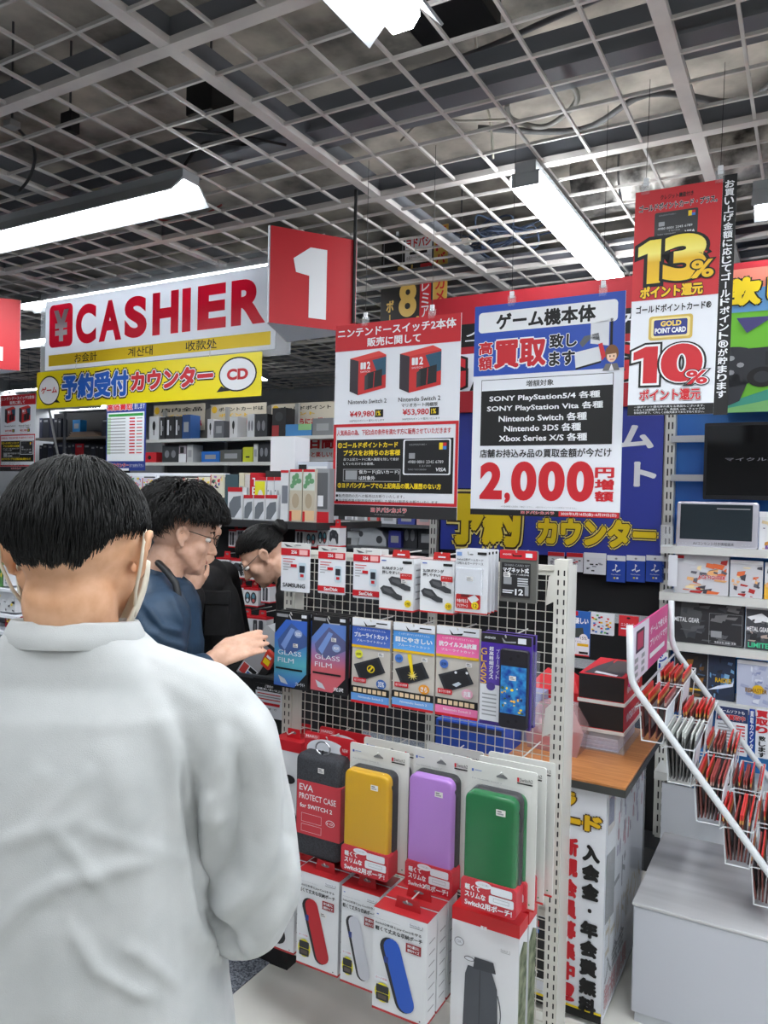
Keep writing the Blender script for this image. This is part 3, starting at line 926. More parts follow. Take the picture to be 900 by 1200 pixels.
g.t('ニンテンドー', .12, .9, .35, .5, WHITE, 1, .02).r(.12, .7, .6, .66, PAPER, 1).e(.5, .1, .1, .05, INK, 1, 10)
g.b.build('print', t)
# display rails across the black wall
RAIL = col(176, 180, 184, .35)
for i, (a, b, l) in enumerate((((664, 771), (740, 789), 'grey price rail low on the black wall behind the red boxes'), ((690, 722), (790, 730), 'slim grey rail behind the small game cards'))):
    q0, q1 = on_u(*a, UW - .02), on_u(*b, UW - .02)
    t = thing('price_rail', l, 'shelf rail', (q0[0], UW - .03, (q0[1] + q1[1]) / 2))
    m = MB(); m.box(0, q1[0] - q0[0], 0, .02, -.02, .02, RAIL); m.build('bar', t)
    m = MB(); m.box(0, q1[0] - q0[0], -.006, -.003, -.022, .022, CLEAR); m.build('clear_strip', t)

# ================================================================== right hand shelf bay
US = 3.3
SHELF = col(206, 207, 204, .4)
t = thing('shelf_bay', 'blue backed steel shelf bay of games at the right edge', 'shelf unit', (0, 0, 0))
BLUEP = noisy('blue_back_print', (36, 104, 196), (76, 168, 236), 1.6, rough=.4, detail=2, stretch=(1, 1, .5))
m = MB(); m.box(wM + .02, wR, UW + .0, UW + .04, .1, 2.3, BLUEP); m.build('back_panel', t)
lips = [644, 699, 757, 820, 911]
lipz = []
for y in lips:
    zc = on_u(790, y, US)[1]
    lipz.append(zc)
    m = MB(); m.box(wM - .0, wR, US, UW, zc - .004, zc + .014, SHELF); m.box(wM, wR, US - .012, US, zc - .016, zc + .016, SHELF); m.build('shelf', t)
x = wM
m = MB(); m.box(x - .018, x + .02, UW - .05, UW, .1, 2.3, POST); slotted(m, x - .018, x + .02, UW - .0505, .1, 2.2); m.build('upright', t)
m = MB(); m.box(wM + .03, wR, US, US + .01, .1, lipz[-1] - .03, PAPER); m.build('base_panel', t)
for y in (515, 560):
    a = on_u(787, y, UW - .05)
    m = MB(); m.box(a[0], a[0] + .28, UW - .07, UW - .045, a[1] - .014, a[1] + .014, col(188, 190, 192, .3, .6)); m.build('cross_arm', t)
m = MB(); a = on_u(783, 690, US); m.box(a[0] - .0, a[0] + .035, US - .015, US - .012, on_u(785, 692, US)[1] + .02, on_u(785, 650, US)[1], PAPER); m.build('label_strip', t)
m = MB(); m.box(wM, wM + .05, US - .03, US - .027, lipz[0] + .01, lipz[0] + .10, CLEAR); m.build('clear_divider', t)
m = MB(); a = on_u(782, 790, US); m.box(wM + .0, wM + .04, US - .004, US - .001, lipz[3] + .02, lipz[2] - .03, PAPER); m.vtext('シリーズ', wM + .02, lipz[2] - .035, lipz[3] + .03, US - .0046, BLUE, .034, .03); m.build('side_label', t)
# big screen
u = 3.36
a, b = on_u(826, 496, u), on_u(826, 585, u)
sw_, sh_ = .62, a[1] - b[1]
t = thing('television', 'black flat television on the wall arms with faint white caption', 'television', (a[0], u, b[1]))
m = MB(); m.prism(rr(0, 0, sw_, sh_, .006), 0, .04, col(16, 17, 22, .3)); m.build('casing', t)
m = MB(); m.rect(.012, .018, sw_ - .012, sh_ - .012, -.001, col(14, 14, 15, .12)); m.build('screen', t)
m = MB(); m.text('マイクル高濃度', sw_ * .13, sh_ * .5, sw_ * .56, sh_ * .545, -.0018, col(130, 130, 140)); m.build('caption', t)
m = MB(); m.box(.1, .3, .04, .10, sh_ * .3, sh_ * .7, BLACK); m.build('wall_bracket', t)
# silver monitor
u = 3.31
a = on_u(793, 587, u); b = on_u(888, 637, u)
W, H = b[0] - a[0], a[1] - (lipz[0] + .014)
t = thing('monitor', 'small silver framed monitor standing on the top shelf', 'monitor', (a[0], u, lipz[0] + .014), tilt=math.radians(-4))
SILV = col(206, 204, 214, .25, .5)
m = MB(); m.soft(rr(0, 0, W, H, .012), 0, .05, SILV, .006); m.build('casing', t)
m = MB(); m.rect(W * .05, H * .17, W * .93, H * .94, -.0012, col(44, 52, 58, .1)); m.rect(W * .5, H * .84, W * .9, H * .86, -.0018, GREY); m.build('screen', t)
m = MB(); m.text('AVコンセント付き情報端末', W * .22, H * .05, W * .72, H * .12, -.0012, INK)
for k in range(3): m.poly(ell(W * (.05 + .04 * k), H * .08, .003, .003, 10), -.0012, GREY); m.poly(ell(W * (.82 + .04 * k), H * .08, .003, .003, 10), -.0012, GREY)
m.build('bezel_print', t)
m = MB(); m.box(W * .3, W * .7, .02, .12, -.0, .012, SILV); m.build('foot', t)
# games standing on the shelves
def game(label, px0, px1, py0, zi, u, base, cat='game case', th=.016, group=None, name='game_case'):
    zb_ = lipz[zi] + .0145
    a0, a1 = on_u(px0, py0 + 20, u)[0], on_u(px1, py0 + 20, u)[0]
    zt_ = on_u((px0 + px1) / 2, py0, u)[1]
    t = thing(name, label, cat, (a0, u, zb_), 0, group)
    W, H = a1 - a0, zt_ - zb_
    m = MB(); m.prism(rr(0, 0, W, H, .003), 0, th, base); m.build('case', t)
    m = MB(); m.box(0, W, -.002, -.0015, 0, H, CLEAR) if False else m.box(W * .0, W * .02, -.001, 0, 0, H, col(190, 196, 206)); m.build('spine', t)
    return t, SG(W, H)
def burst(g, cols, n, v0=.12, v1=.95, L=1, seed=1):
    R = random.Random(seed)
    for k in range(n):
        x, y = R.uniform(.05, .9), R.uniform(v0, v1)
        dx, dy = R.uniform(.05, .25), R.uniform(.03, .16)
        an = R.uniform(-.6, .6)
        pts = [(x, y), (x + dx, y + dy * an), (x + dx * .8, y + dy), (x - dx * .1, y + dy * .7)]
        pts = [(min(.98, max(.02, a)), min(.98, max(.02, b))) for a, b in pts]
        g.p(pts, col(*R.choice(cols)), L + k * .1)
def wide_label(px, py, u): pass
WARM = ((236, 180, 120), (226, 110, 60), (96, 96, 106), (214, 216, 222), (180, 40, 40), (70, 70, 80), (240, 220, 170))
t, g = game('large light grey boxed game with fiery cover on the second shelf', 790, 854, 651, 1, 3.33, col(206, 206, 212), 'boxed game', .05, name='boxed_game')
burst(g, WARM, 34, .1, .95, 1, 3); g.r(.03, .18, .02, .1, RED, 6); g.t('ACE FIGHTER', .45, .95, .5, .6, RED, 6, .03, ((.05, WHITE),)); g.b.build('cover_print', t)
t, g = game('smaller fiery covered game case on the second shelf beside the large box', 855.5, 894, 657, 1, 3.33, col(208, 208, 214))
burst(g, WARM, 24, .14, .95, 1, 5); g.r(0, 1, 0, .09, WHITE, 5); g.b.build('cover_print', t)
t, g = game('pale game case with orange lower edge cut by the right side of the second shelf', 896, 934, 660, 1, 3.33, col(214, 216, 220))
g.r(0, 1, .6, 1, col(232, 180, 60)); burst(g, WARM, 16, .1, .7, 1, 9); g.b.build('cover_print', t)
t, g = game('light game case beside the silver monitor at the right edge', 889.5, 925, 600, 0, 3.33, col(226, 228, 232))
g.r(0, 1, .0, .14, WHITE, 5); burst(g, ((120, 80, 150), (80, 70, 110), (220, 200, 160), (200, 140, 60), (160, 170, 200)), 18, .2, .95, 1, 11); g.b.build('cover_print', t)
DARKC = ((60, 62, 68), (86, 88, 92), (40, 42, 46), (110, 110, 112), (56, 58, 64))
t, g = game('wide black boxed game with grey misty cover on the third shelf', 789, 872, 702, 2, 3.33, col(40, 40, 44), 'boxed game', .06, name='boxed_game')
g.p([(.12, .05), (.34, .02), (.42, .35), (.36, .75), (.2, .9), (.1, .55)], col(72, 74, 76), 1); burst(g, DARKC, 26, .05, .9, 1.2, 13)
g.t('METAL GEAR', .02, .38, .44, .54, WHITE, 5, .01); g.r(.55, .7, .68, .82, col(150, 152, 156), 5).t('2025.08.28', .6, .9, .9, .94, WHITE, 5).fr(.52, .98, .3, .96, .001, GREY, 5); g.b.build('cover_print', t)
t, g = game('game case with pale top and green lower line beside the wide black box', 873.5, 912, 708, 2, 3.33, col(66, 68, 74))
g.r(0, 1, 0, .12, WHITE, 5); g.p([(.05, .3), (.5, .2), (.95, .4), (.6, .38), (.3, .42)], WHITE, 1); burst(g, DARKC + ((180, 160, 150),), 16, .2, .8, 1, 17); g.t('METAL GEAR', .05, .75, .5, .6, WHITE, 5, .02); g.t('LIMITED', .1, .9, .84, .95, col(70, 200, 150), 5, .03); g.b.build('cover_print', t)
DEEP = ((36, 34, 40), (60, 50, 44), (110, 76, 40), (44, 60, 84), (70, 90, 120), (150, 100, 40))
t, g = game('dark brown covered boxed game at the left of the fourth shelf', 790, 828, 766, 3, 3.34, col(44, 40, 42), 'boxed game', .03, name='boxed_game')
burst(g, DEEP, 26, .05, .95, 1, 19); g.r(.1, .9, .8, .84, GOLD, 5); g.b.build('cover_print', t)
t, g = game('boxed game with a blue lightning cover in the middle of the fourth shelf', 829, 861, 768, 3, 3.34, col(40, 52, 76), 'boxed game', .03, name='boxed_game')
burst(g, ((60, 100, 150), (120, 170, 210), (40, 50, 70), (90, 120, 160), (36, 40, 52)), 26, .04, .9, 1, 23); g.p([(.02, .8), (.4, .68), (.9, .6), (.98, .52), (.95, .66), (.5, .74)], col(222, 230, 250), 5); g.t('RAIDER', .3, .9, .5, .6, GOLD, 5, .03); g.b.build('cover_print', t)
t, g = game('pale lilac game case with gold emblem on the fourth shelf', 863.5, 906, 775, 3, 3.32, col(186, 192, 214))
burst(g, ((200, 206, 226), (160, 168, 200), (220, 224, 236), (140, 150, 190)), 22, .1, .95, 1, 29); g.e(.6, .62, .16, .1, GOLD, 5).t('REMASTER', .25, .85, .6, .7, col(150, 110, 40), 6, .02); g.r(0, 1, 0, .08, WHITE, 5); g.b.build('cover_print', t)
# notices in the fifth shelf
u = US - .02
def notice(label, px0, px1, py0, py1, u, body=PAPER):
    return card('price_notice', label, 'notice', px0, px1, py0, py1, u, body, .003)
t, g = notice('price list notice with dark blue header on the lower shelf edge', 838, 876, 829, 884, US - .03, PAPER)
g.r(0, 1, 0, .3, col(36, 52, 96)).t('ゲームソフトも', .1, .9, .05, .12, WHITE, 1, .02).t('高価買取中', .08, .92, .15, .27, RED, 1, .03, ((.03, WHITE),))
for k in range(9): g.r(.08, .55, .36 + k * .066, .385 + k * .066, GREY, 1).r(.65, .92, .36 + k * .066, .385 + k * .066, RED, 1)
g.b.build('print', t)
t, g = notice('slim blue notice strip between two white price notices', 877.5, 884, 831, 888, US - .03, BLUE)
g.vt('買取カウンター', .5, .03, .97, WHITE, .014, 1, .02); g.b.build('print', t)
t, g = notice('white notice with large red buying kanji at the right edge', 885.5, 914, 832, 890, US - .03, PAPER)
g.vt('買取り', .25, .02, .5, RED, .045, 1, .04).vt('致します', .28, .54, .98, INK, .026, 1, .03).vt('高価', .75, .1, .9, RED, .03, 1, .02); g.b.build('print', t)
t, g = notice('low white notice hanging from the bottom shelf behind the leaflet stand', 838, 880, 912, 965, US - .03, PAPER)
g.r(0, .3, .84, 1, RED).t('クント', .05, .6, .05, .22, INK, 1, .05).t('おかえり', .05, .7, .3, .42, RED, 1, .04)
for k in range(6): g.r(.05, .8, .5 + k * .05, .52 + k * .05, GREY, 1)
g.b.build('print', t)
# poster with a game pad at the right edge
u = 3.40
a = on_u(846, 318, u); b = on_u(846, 484, u)
W, H = 1.0, a[1] - b[1]
t = thing('wall_poster', 'bright green game poster with a dark game pad and yellow lettering', 'poster', (a[0], u, b[1]))
sheet('sheet', W, H, col(110, 190, 50), t, .004)
g = SG(W, H)
g.r(0, 1, 0, .18, col(222, 130, 110)).p([(0, .18), (.3, .1), (1, .2), (1, .32), (0, .3)], col(96, 150, 200), 1).p([(0, .62), (1, .45), (1, .75), (0, .75)], col(70, 76, 130), 1).p([(0, .95), (.3, .78), (1, .7), (1, 1), (0, 1)], col(60, 150, 130), 2).p([(0, .98), (.25, .9), (1, .86), (1, 1), (0, 1)], col(120, 180, 110), 3)
g.t('欲しい', .0, .42, .06, .26, YEL, 5, .05, ((.05, INK),)).p([(.06, .34), (.2, .345), (.10, .45)], col(70, 66, 120), 3)
g.b.build('poster_print', t); g.new()
PAD = col(44, 46, 52)
g.e(.05, .68, .12, .14, PAD, 6).p([(-.0, .72), (.12, .74), (.08, .92), (.0, .98)], PAD, 6).p([(.06, .56), (.6, .54), (.6, .8), (.08, .78)], PAD, 6.5).e(.16, .76, .055, .07, INK, 7.5).e(.16, .76, .03, .04, PAD, 8).r(.17, .5, .585, .68, col(30, 32, 36), 7.5)
for a_, b_ in ((.045, .62), (.045, .72), (.01, .67), (.08, .67)): g.e(a_, b_, .014, .018, GREY, 7.5, 8)
g.b.build('pad_picture', t)

# ================================================================== counter table behind the rack
CZ = .735
c0 = on_z(733, 924, CZ)
l0 = on_z(470, 905, CZ)
wood = noisy('wood_top', (172, 108, 56), (206, 142, 88), 9.0, rough=.35, stretch=(1.2, 14, 1), detail=6, lo=.3, hi=.7)
t = thing('counter_table', 'low counter with orange wood top and white printed front behind the rack', 'counter', (c0[0], c0[1], 0))
cw = .62; cd = .62
m = MB(); m.box(-cw, 0, 0, cd, CZ - .006, CZ, wood); m.build('wood_top', t)
m = MB(); m.box(-cw, .002, -.002, cd, CZ - .028, CZ - .0062, col(62, 64, 62, .5)); m.build('top_edge', t)
m = MB(); m.box(-cw + .02, -.055, .02, cd - .02, .02, CZ - .028, PAPER); m.build('body', t)
g = SG(.54, CZ - .05, .0185, -.055 - .54, .02)
X = lambda px, py=1000: (on_u(px, py, c0[1] + .02)[0] - c0[0] + .595) / .54
V = lambda py, px=690: 1 - (on_u(px, py, c0[1] + .02)[1] - .02) / (CZ - .05)
BROWN = col(74, 46, 16)
g.t('ド', X(684), X(705), V(955), V(974), GOLD, 3, .05, ((.07, BROWN),)).r(X(667), X(685), V(963), V(968), GOLD, 3).t('ラ', X(655), X(674), V(932), V(950), GOLD, 3, .05, ((.07, BROWN),)).t('ー', X(660), X(680), V(962), V(969), GOLD, 3, .06, ((.07, BROWN),))
g.t('ゴールドポイントカード・プラス', .05, X(652), V(930), V(975), GOLD, 3, .05, ((.07, BROWN),))
g.b.build('gold_lettering', t); g.new()
g.vt('入会金・年会費無料', X(693), V(988), V(1190), INK, .056, 2, .06)
g.b.build('black_lettering', t); g.new()
g.vt('新規会員募集中!', X(669), V(984), V(1182), RED, .048, 2, .055)
g.b.build('red_lettering', t); g.new()
bank_card(g, .05, X(642), V(1090), V(1165), 2, True)
g.r(0, 1, .955, .965, YEL, 1).r(0, 1, .965, 1, INK, 1).t('新規会員', .1, .6, V(1172), V(1200), RED, 2, .04)
g.b.build('front_card_picture', t)
m = MB()
xs = -.0545
def side(pts, mat, L=0): m.add([(xs + .0004 * L, c0s + p * (cd - .04), .02 + q * (CZ - .05)) for p, q in pts], [tuple(range(len(pts)))], mat)
c0s = .02
side([(0, 0), (1, 0), (1, 1), (0, 1)], PAPER)
side([(.03, .80), (.2, .80), (.2, .99), (.03, .99)], col(206, 196, 190), 1); side([(.05, .84), (.17, .83), (.17, .95), (.05, .96)], col(44, 56, 120), 2)
side([(.02, .42), (.22, .40), (.22, .70), (.02, .72)], col(120, 122, 126), 1)
R = random.Random(4)
for k in range(46):
    p, q = R.uniform(.26, .92), R.uniform(.62, .94)
    side([(p, q), (p + .03, q), (p + .03, q + R.uniform(.03, .12)), (p, q + .05)], col(*R.choice(((196, 120, 140), (170, 90, 110), (140, 130, 170), (200, 190, 196), (120, 110, 130)))), 1 + k * .02)
tb = MB()
for s_, mm, q0, q1, sz in (('ゴールドポイント', col(196, 180, 150), .26, .42, 1), ('カード', col(120, 122, 128), .45, .6, .5), ('入会金', col(120, 120, 126), .15, .26, .5), ('新規募集', col(206, 130, 136), .03, .14, .6)):
    tb = MB(); tb.text(s_, .04, q0, .04 + .9 * sz, q1, 0, mm, .02)
    m.add([(xs + .0012 - p[1] * .5, c0s + p[0] * (cd - .04), .02 + p[2] * (CZ - .05)) for p in tb.v], tb.f, mm)
m.build('side_print', t)
m = MB(); m.box(xs + .004, xs + .006, .02, cd - .02, .05, CZ - .03, clear_mat('loose_film', .2)); m.build('film_cover', t)

# things on the counter: two red and black boxes on a clear tray
def on_counter(px, py): return on_z(px, py, CZ)
a = on_z(675, 876, CZ); b = on_z(733, 883, CZ)
bw_ = b[0] - a[0]
BXW, BXD, BXH = bw_ * 1.0, .30, .082
t = thing('clear_tray', 'clear plastic tray of papers on the wood counter top under the red boxes', 'tray', (a[0], a[1], CZ))
m = MB(); m.box(0, BXW, 0, BXD, 0, .004, CLEAR); m.box(0, BXW, 0, .003, .004, .062, CLEAR); m.box(BXW - .003, BXW, .003, BXD, .004, .062, CLEAR); m.box(0, .003, .003, BXD, .004, .062, CLEAR); m.build('tray', t)
for k in range(7):
    m = MB(); m.box(.012 + .002 * (k % 3), BXW - .02, .01 + .003 * (k % 2), BXD - .02, .0045 + k * .006, .0085 + k * .006, col(196 + 4 * (k % 3), 196, 222)); m.build('paper_sheaf', t)
zz = CZ + .0625
for k, l in enumerate(('lower red and black carton of the pair on the clear tray', 'upper red and black carton of the pair on the wood counter')):
    t = thing('carton', l, 'carton', (a[0], a[1] + .0, zz + k * (BXH + .012)), 0, 'red and black cartons on the counter')
    m = MB(); m.box(0, BXW, 0, BXD, 0, .011, col(216, 216, 214)); m.build('tray_lip', t)
    m = MB(); m.box(.003, BXW - .003, .002, BXD - .002, .0112, .0112 + BXH, col(206, 34, 44, .45)); m.build('box', t)
    m = MB(); m.rect(.004, .014, BXW - .004, .0112 + BXH - .001, .001, col(24, 22, 24)); m.build('front_flap', t)
    m = MB()
    tb = MB(); tb.text('NINTENDO SWITCH', .04, .035, BXD - .05, .062, 0, WHITE, .02)
    m.add([(BXW - .003 + .0008 - p[1], p[0], .0112 + p[2] - .012) for p in tb.v], tb.f, WHITE)
    m.add([(BXW * p, BXD * q, .0112 + BXH + .0006) for p, q in ((.1, .05), (.9, .05), (.9, .22), (.5, .6), (.4, .8), (.4, .95), (.2, .5))], [(0, 1, 2, 3, 4, 5, 6)], col(70, 70, 74))
    m.add([(BXW * p, BXD * q, .0112 + BXH + .0009) for p, q in ((.45, .25), (.95, .25), (.95, .9), (.45, .9))], [(0, 1, 2, 3)], col(84, 82, 80))
    m.add([(BXW * p, BXD * q, .0112 + BXH + .0012) for p, q in ((.3, .1), (.8, .02), (.8, .1), (.3, .2))], [(0, 1, 2, 3)], PAPER)
    m.build('print', t)
# carton with a handle, half hidden by the rack post
q = on_z(650, 860, CZ)
t = thing('carton', 'red topped white carton with black handle half hidden by the rack post', 'carton', (q[0] - .12, q[1] + .05, CZ))
m = MB(); m.box(0, .19, 0, .16, 0, .14, PAPER); m.build('box', t)
m = MB(); m.add([(-.002, -.002, .14), (.192, -.002, .14), (.192, .162, .14), (-.002, .162, .14), (.05, .08, .2), (.14, .08, .2)], [(0, 1, 5, 4), (1, 2, 5), (2, 3, 4, 5), (3, 0, 4)], RED); m.rect(-.002, .11, .192, .14, -.001, RED); m.build('lid', t)
m = MB(); m.poly(ell(.06, .06, .03, .036), -.001, col(50, 50, 54)); m.poly(ell(.13, .06, .03, .036), -.001, col(50, 50, 54)); m.build('picture', t)
m = MB(); m.tube([(.06 + .07 * k / 8, .08, .195 + .035 * math.sin(PI * k / 8)) for k in range(9)], .004, BLACK); m.build('handle', t)
# flat packages leaning on the counter behind the wire panel
q = on_z(540, 880, CZ)
t = thing('carton', 'bright blue low carton on the counter seen through the wire panel', 'carton', (q[0] - .1, q[1] + .02, CZ))
m = MB(); m.box(0, .24, 0, .16, 0, .085, col(36, 80, 180)); m.build('box', t)
m = MB(); m.rect(.01, .065, .23, .08, -.0008, col(60, 60, 70)); m.build('print', t)
t = thing('carton', 'lavender patterned carton standing behind the bright blue carton', 'carton', (q[0] - .06, q[1] + .2, CZ))
m = MB(); m.box(0, .26, 0, .08, 0, .17, col(150, 156, 190)); m.build('box', t)
m = MB(); [m.rect(.01 + .048 * i, .08 + .03 * j, .045 + .048 * i, .1 + .03 * j, -.0008, col(64, 70, 130)) for i in range(5) for j in range(3)]; m.build('print', t)
q = on_z(612, 880, CZ)
t = thing('clear_bag', 'pinkish clear bag of packages on the counter behind the wire panel', 'bag', (q[0], q[1] + .03, CZ))
PINKC = clear_mat('pink_film', .45, (216, 170, 170))
m = MB(); m.loft([[(.0, .02, 0), (.17, 0, 0), (.17, .12, 0), (0, .12, 0)], [(-.01, .02, .08), (.19, .0, .08), (.18, .13, .08), (0, .13, .08)], [(.03, .05, .15), (.14, .04, .15), (.14, .09, .15), (.03, .09, .15)]], PINKC); m.build('film', t)
m = MB(); m.box(.02, .15, .03, .1, .0005, .05, col(190, 60, 60)); m.build('package', t)
m = MB(); m.box(.03, .14, .035, .095, .052, .09, PAPER); m.build('package', t)

# ================================================================== white plinth with the leaflet stand
PZ = .36
f0 = on_z(740, 1056, PZ); b0_ = on_z(781.6, 975, PZ)
PTOP = noisy('brushed_top', (172, 172, 174), (206, 206, 208), 3.0, rough=.32, stretch=(.3, 3, 1))
px_ = (f0[0] + b0_[0]) / 2
t = thing('plinth', 'low white plinth with brushed grey top in front of the game shelves', 'plinth', (px_, f0[1], 0))
pd = b0_[1] - f0[1]
m = MB(); m.box(0, 1.5, 0, pd, .03, PZ - .01, col(188, 191, 200, .55)); m.build('body', t, bevel=.004)
m = MB(); m.box(-.004, 1.504, -.004, pd, PZ - .0099, PZ, PTOP); m.build('top', t, bevel=.003)
m = MB(); m.box(.01, 1.49, .006, pd, 0, .0299, col(190, 194, 200)); m.build('base_strip', t)
# ------------------------------------------------------------------ leaflet stand on the plinth
TUBEW = col(214, 218, 222, .35)
uN, uF = 2.37, 3.06
stw, stu = on_u(738, 760, uN)[0], uN
t = thing('leaflet_stand', 'white tubular leaflet stand with a pink sign standing on the plinth', 'leaflet stand', (stw, stu, PZ))
def tubepts(px, u, fl=.012):
    q = [on_u(a, b, u) for a, b in px]
    q = [Vector((w - stw, u - stu, z - PZ)) for w, z in q]
    d = q[-1] - q[-2]
    k = (fl - q[-1].z) / d.z
    if k > 0: q.append(q[-1] + d * k)
    else:
        k = (fl - q[-2].z) / d.z; q[-1] = q[-2] + d * k
    return q
for i, (pts, u) in enumerate(((((738, 733), (739, 788), (741, 799), (748, 812), (880, 994), (940, 1077)), uN), (((786.5, 704), (787, 746), (789, 756), (795, 768), (898, 908), (960, 993)), uF))):
    zf = .012 if i == 0 else .012 - PZ
    q = tubepts(pts, u, zf)
    m = MB(); m.tube(q, .0105, TUBEW, 10); o = m.build('tube_rail', t, True)
    m = MB(); m.box(q[-1].x - .10, q[-1].x + .10, u - stu - .012, u - stu + .012, zf - .012, zf, TUBEW); m.build('foot', t)
qn = tubepts(((739, 788), (741, 799), (748, 812), (880, 994), (940, 1077)), uN)
q0, q1 = on_u(741, 738, uN), on_u(741, 811, uN)
sz0, sz1 = q1[1] - PZ + .012, q0[1] - PZ
sl = uF - uN
m = MB(); m.box(-.003, .003, .008, sl - .008, sz0, sz1, col(206, 74, 136, .45)); m.build('sign_board', t)
g = SG(sl - .016, sz1 - sz0, -.0036, .008, sz0); g.b.xf = Matrix.Rotation(PI / 2, 4, 'Z')
g.r(0, .42, 0, 1, col(222, 214, 226), 0).r(.1, .3, .1, .5, col(60, 44, 60), 1, .004).r(.13, .27, .15, .45, col(180, 60, 90), 2)
for k in range(6): g.r(.08 + .16 * (k % 2), .16 + .16 * (k % 2), .58 + .13 * (k // 2), .66 + .13 * (k // 2), GREY, 1)
g.t('ゲームで使える', .46, .95, .2, .36, WHITE, 1, .02).t('プリペイドです', .46, .97, .45, .6, WHITE, 1, .02).r(.46, .9, .72, .82, WHITE, 1)
g.b.build('sign_print', t)
m = MB()
for y in (.1, .4): m.tube([(qn[2].x, 0, qn[2].z), (qn[2].x, sl, qn[2].z)], .004, TUBEW, 6)
m.build('cross_wire', t)
LEAFRED, LEAFGOLD = col(206, 50, 46, .4), col(206, 160, 90, .4)
def leaflet(label, body, top, band, hgt, group):
    o = thing('leaflet', label, 'leaflet', (0, 0, 0), 0, group)
    m = MB(); L = .19
    m.box(-.0022, .0022, 0, L, 0, hgt * .8, body)
    m.box(-.0022, .0022, 0, L, hgt * .8, hgt * .88, band); m.box(-.0022, .0022, 0, L, hgt * .88, hgt, top)
    m.build('cover', o)
    m = MB(); m.add([(.0027, .02, hgt * .2), (.0027, L - .02, hgt * .2), (.0027, L - .02, hgt * .7), (.0027, .02, hgt * .7)], [(0, 1, 2, 3)], PAPER); m.build('print', o)
    return o
protos = {
 'r': leaflet('red topped leaflet in the wire baskets of the stand', col(112, 58, 54, .4), LEAFRED, LEAFGOLD, .135, 'red topped leaflets in the wire stand'),
 'g': leaflet('grey green leaflet in the second near basket of the stand', col(92, 92, 92, .4), col(196, 200, 196), col(130, 132, 132), .145, 'grey leaflets in the wire stand'),
 'd': leaflet('dark leaflet with thin pale edge in the wire baskets of the stand', col(70, 42, 44, .4), col(150, 60, 56), col(180, 150, 140), .125, 'dark leaflets in the wire stand')}
used = set()
R = random.Random(12)
step_px = [(750, 826), (781, 874), (814, 919), (848, 968), (881, 1015)]
for i, (a, b) in enumerate(step_px):
    w_, z_ = on_u(a, b, uN + .02)
    bw2, bh = .078, .105
    for j in range(2):
        y0 = .015 + j * (sl / 2); y1 = y0 + sl / 2 - .035
        x0, z1 = w_ - stw, z_ - PZ
        z0 = max(z1 - bh, .02)
        m = MB()
        for zz_, ii in ((z1, 0), (z0, .008)):
            m.tube([(x0 + ii, y0, zz_), (x0 + bw2 - ii, y0, zz_), (x0 + bw2 - ii, y1, zz_), (x0 + ii, y1, zz_)], .0022, TUBEW, 5, True)
        for y in (y0, (y0 + y1) / 2, y1):
            m.tube([(x0 + .008, y, z0), (x0 + bw2 - .008, y, z0)], .0018, TUBEW, 5)
            for x in (x0, x0 + bw2):
                s_ = .008 if x == x0 else -.008
                m.tube([(x, y, z1), (x + s_, y, z0)], .0018, TUBEW, 5)
        m.tube([(x0, y0, z1), (x0 - .01, y0 - .012, z1 - .004)], .002, TUBEW, 5)
        m.build('basket', t)
        n = 7 if not (i == 0 and j == 0) else 4
        for k in range(n):
            kind = 'g' if (i == 1 and j == 0) else R.choice('rrd')
            p = protos[kind]
            ld = (stw + x0 + .012 + (bw2 - .024) * k / (n - 1), stu + y0 + .008 + R.uniform(0, .012), PZ + z0 + .003 + R.uniform(0, .006))
            rl = math.radians(R.uniform(-3, 3) + (k - (n - 1) / 2) * 2.2)
            if kind not in used:
                used.add(kind); place(p, *ld, roll=rl)
            else:
                dup(p, None, ld, roll=rl)
# round booklet in the top near basket
w_, z_ = on_u(764, 848, uN - .005)
# ================================================================== the wire gondola rack
RU = 1.92
rl_ = on_u(342, 720, RU)[0]; rr_ = on_u(655, 900, RU)[0]
RTOP = (on_u(342, 640, RU)[1] + on_u(655, 652, RU)[1]) / 2
RACKC = noisy('rack_enamel', (206, 204, 196), (222, 220, 212), 6.0, rough=.4)
WIREC = col(206, 204, 194, .4)
t = thing('wire_rack', 'cream wire mesh display rack with slotted posts full of hanging accessories', 'display rack', (0, RU, 0))
for x, l in ((rl_, 0), (rr_, 1)):
    zb_ = .0 if l else .15
    m = MB(); m.box(x - .022, x + .012, -.012, .035, zb_, RTOP, RACKC)
    slotted(m, x - .022, x + .012, -.0125, max(.1, zb_), RTOP - .02, (.32, .78), .0248, .014, .0038)
    m.build('upright', t)
    m = MB()
    if l: m.box(x - .03, x + .02, -.02, .26, 0, .05, RACKC)
    else: m.box(x - .02, x + .01, .0355, .40, .15, .19, RACKC); m.box(x - .02, x + .01, .36, .40, 0, .1499, RACKC)
    m.build('foot', t)
m = MB(); m.box(rr_ + .0125, rr_ + .034, -.008, -.004, .12, RTOP - .01, clear_mat('post_strip', .55, (224, 224, 220), .3)); m.build('clear_strip', t)
m = MB(); m.box(rl_ + .0125, rl_ + .045, -.004, .0, .12, RTOP - .01, RACKC); m.build('side_channel', t)
m = MB()
x = rl_ + .03
gx0, gx1 = rl_ + .03, rr_ - .02
n = round((gx1 - gx0) / .0262)
gz0, gz1 = .16, RTOP - .03
for k in range(n + 1):
    x = gx0 + (gx1 - gx0) * k / n
    m.tube([(x, 0, gz0), (x, 0, gz1)], .0014, WIREC, 4)
k = 0
z = gz1
while z > gz0:
    m.tube([(gx0, .0026, z), (gx1, .0026, z)], .0014, WIREC, 4)
    z -= .0268
m.build('wire_panel', t)
mz = (on_u(481, 1015, RU)[1] + on_u(617, 1073, RU)[1]) / 2
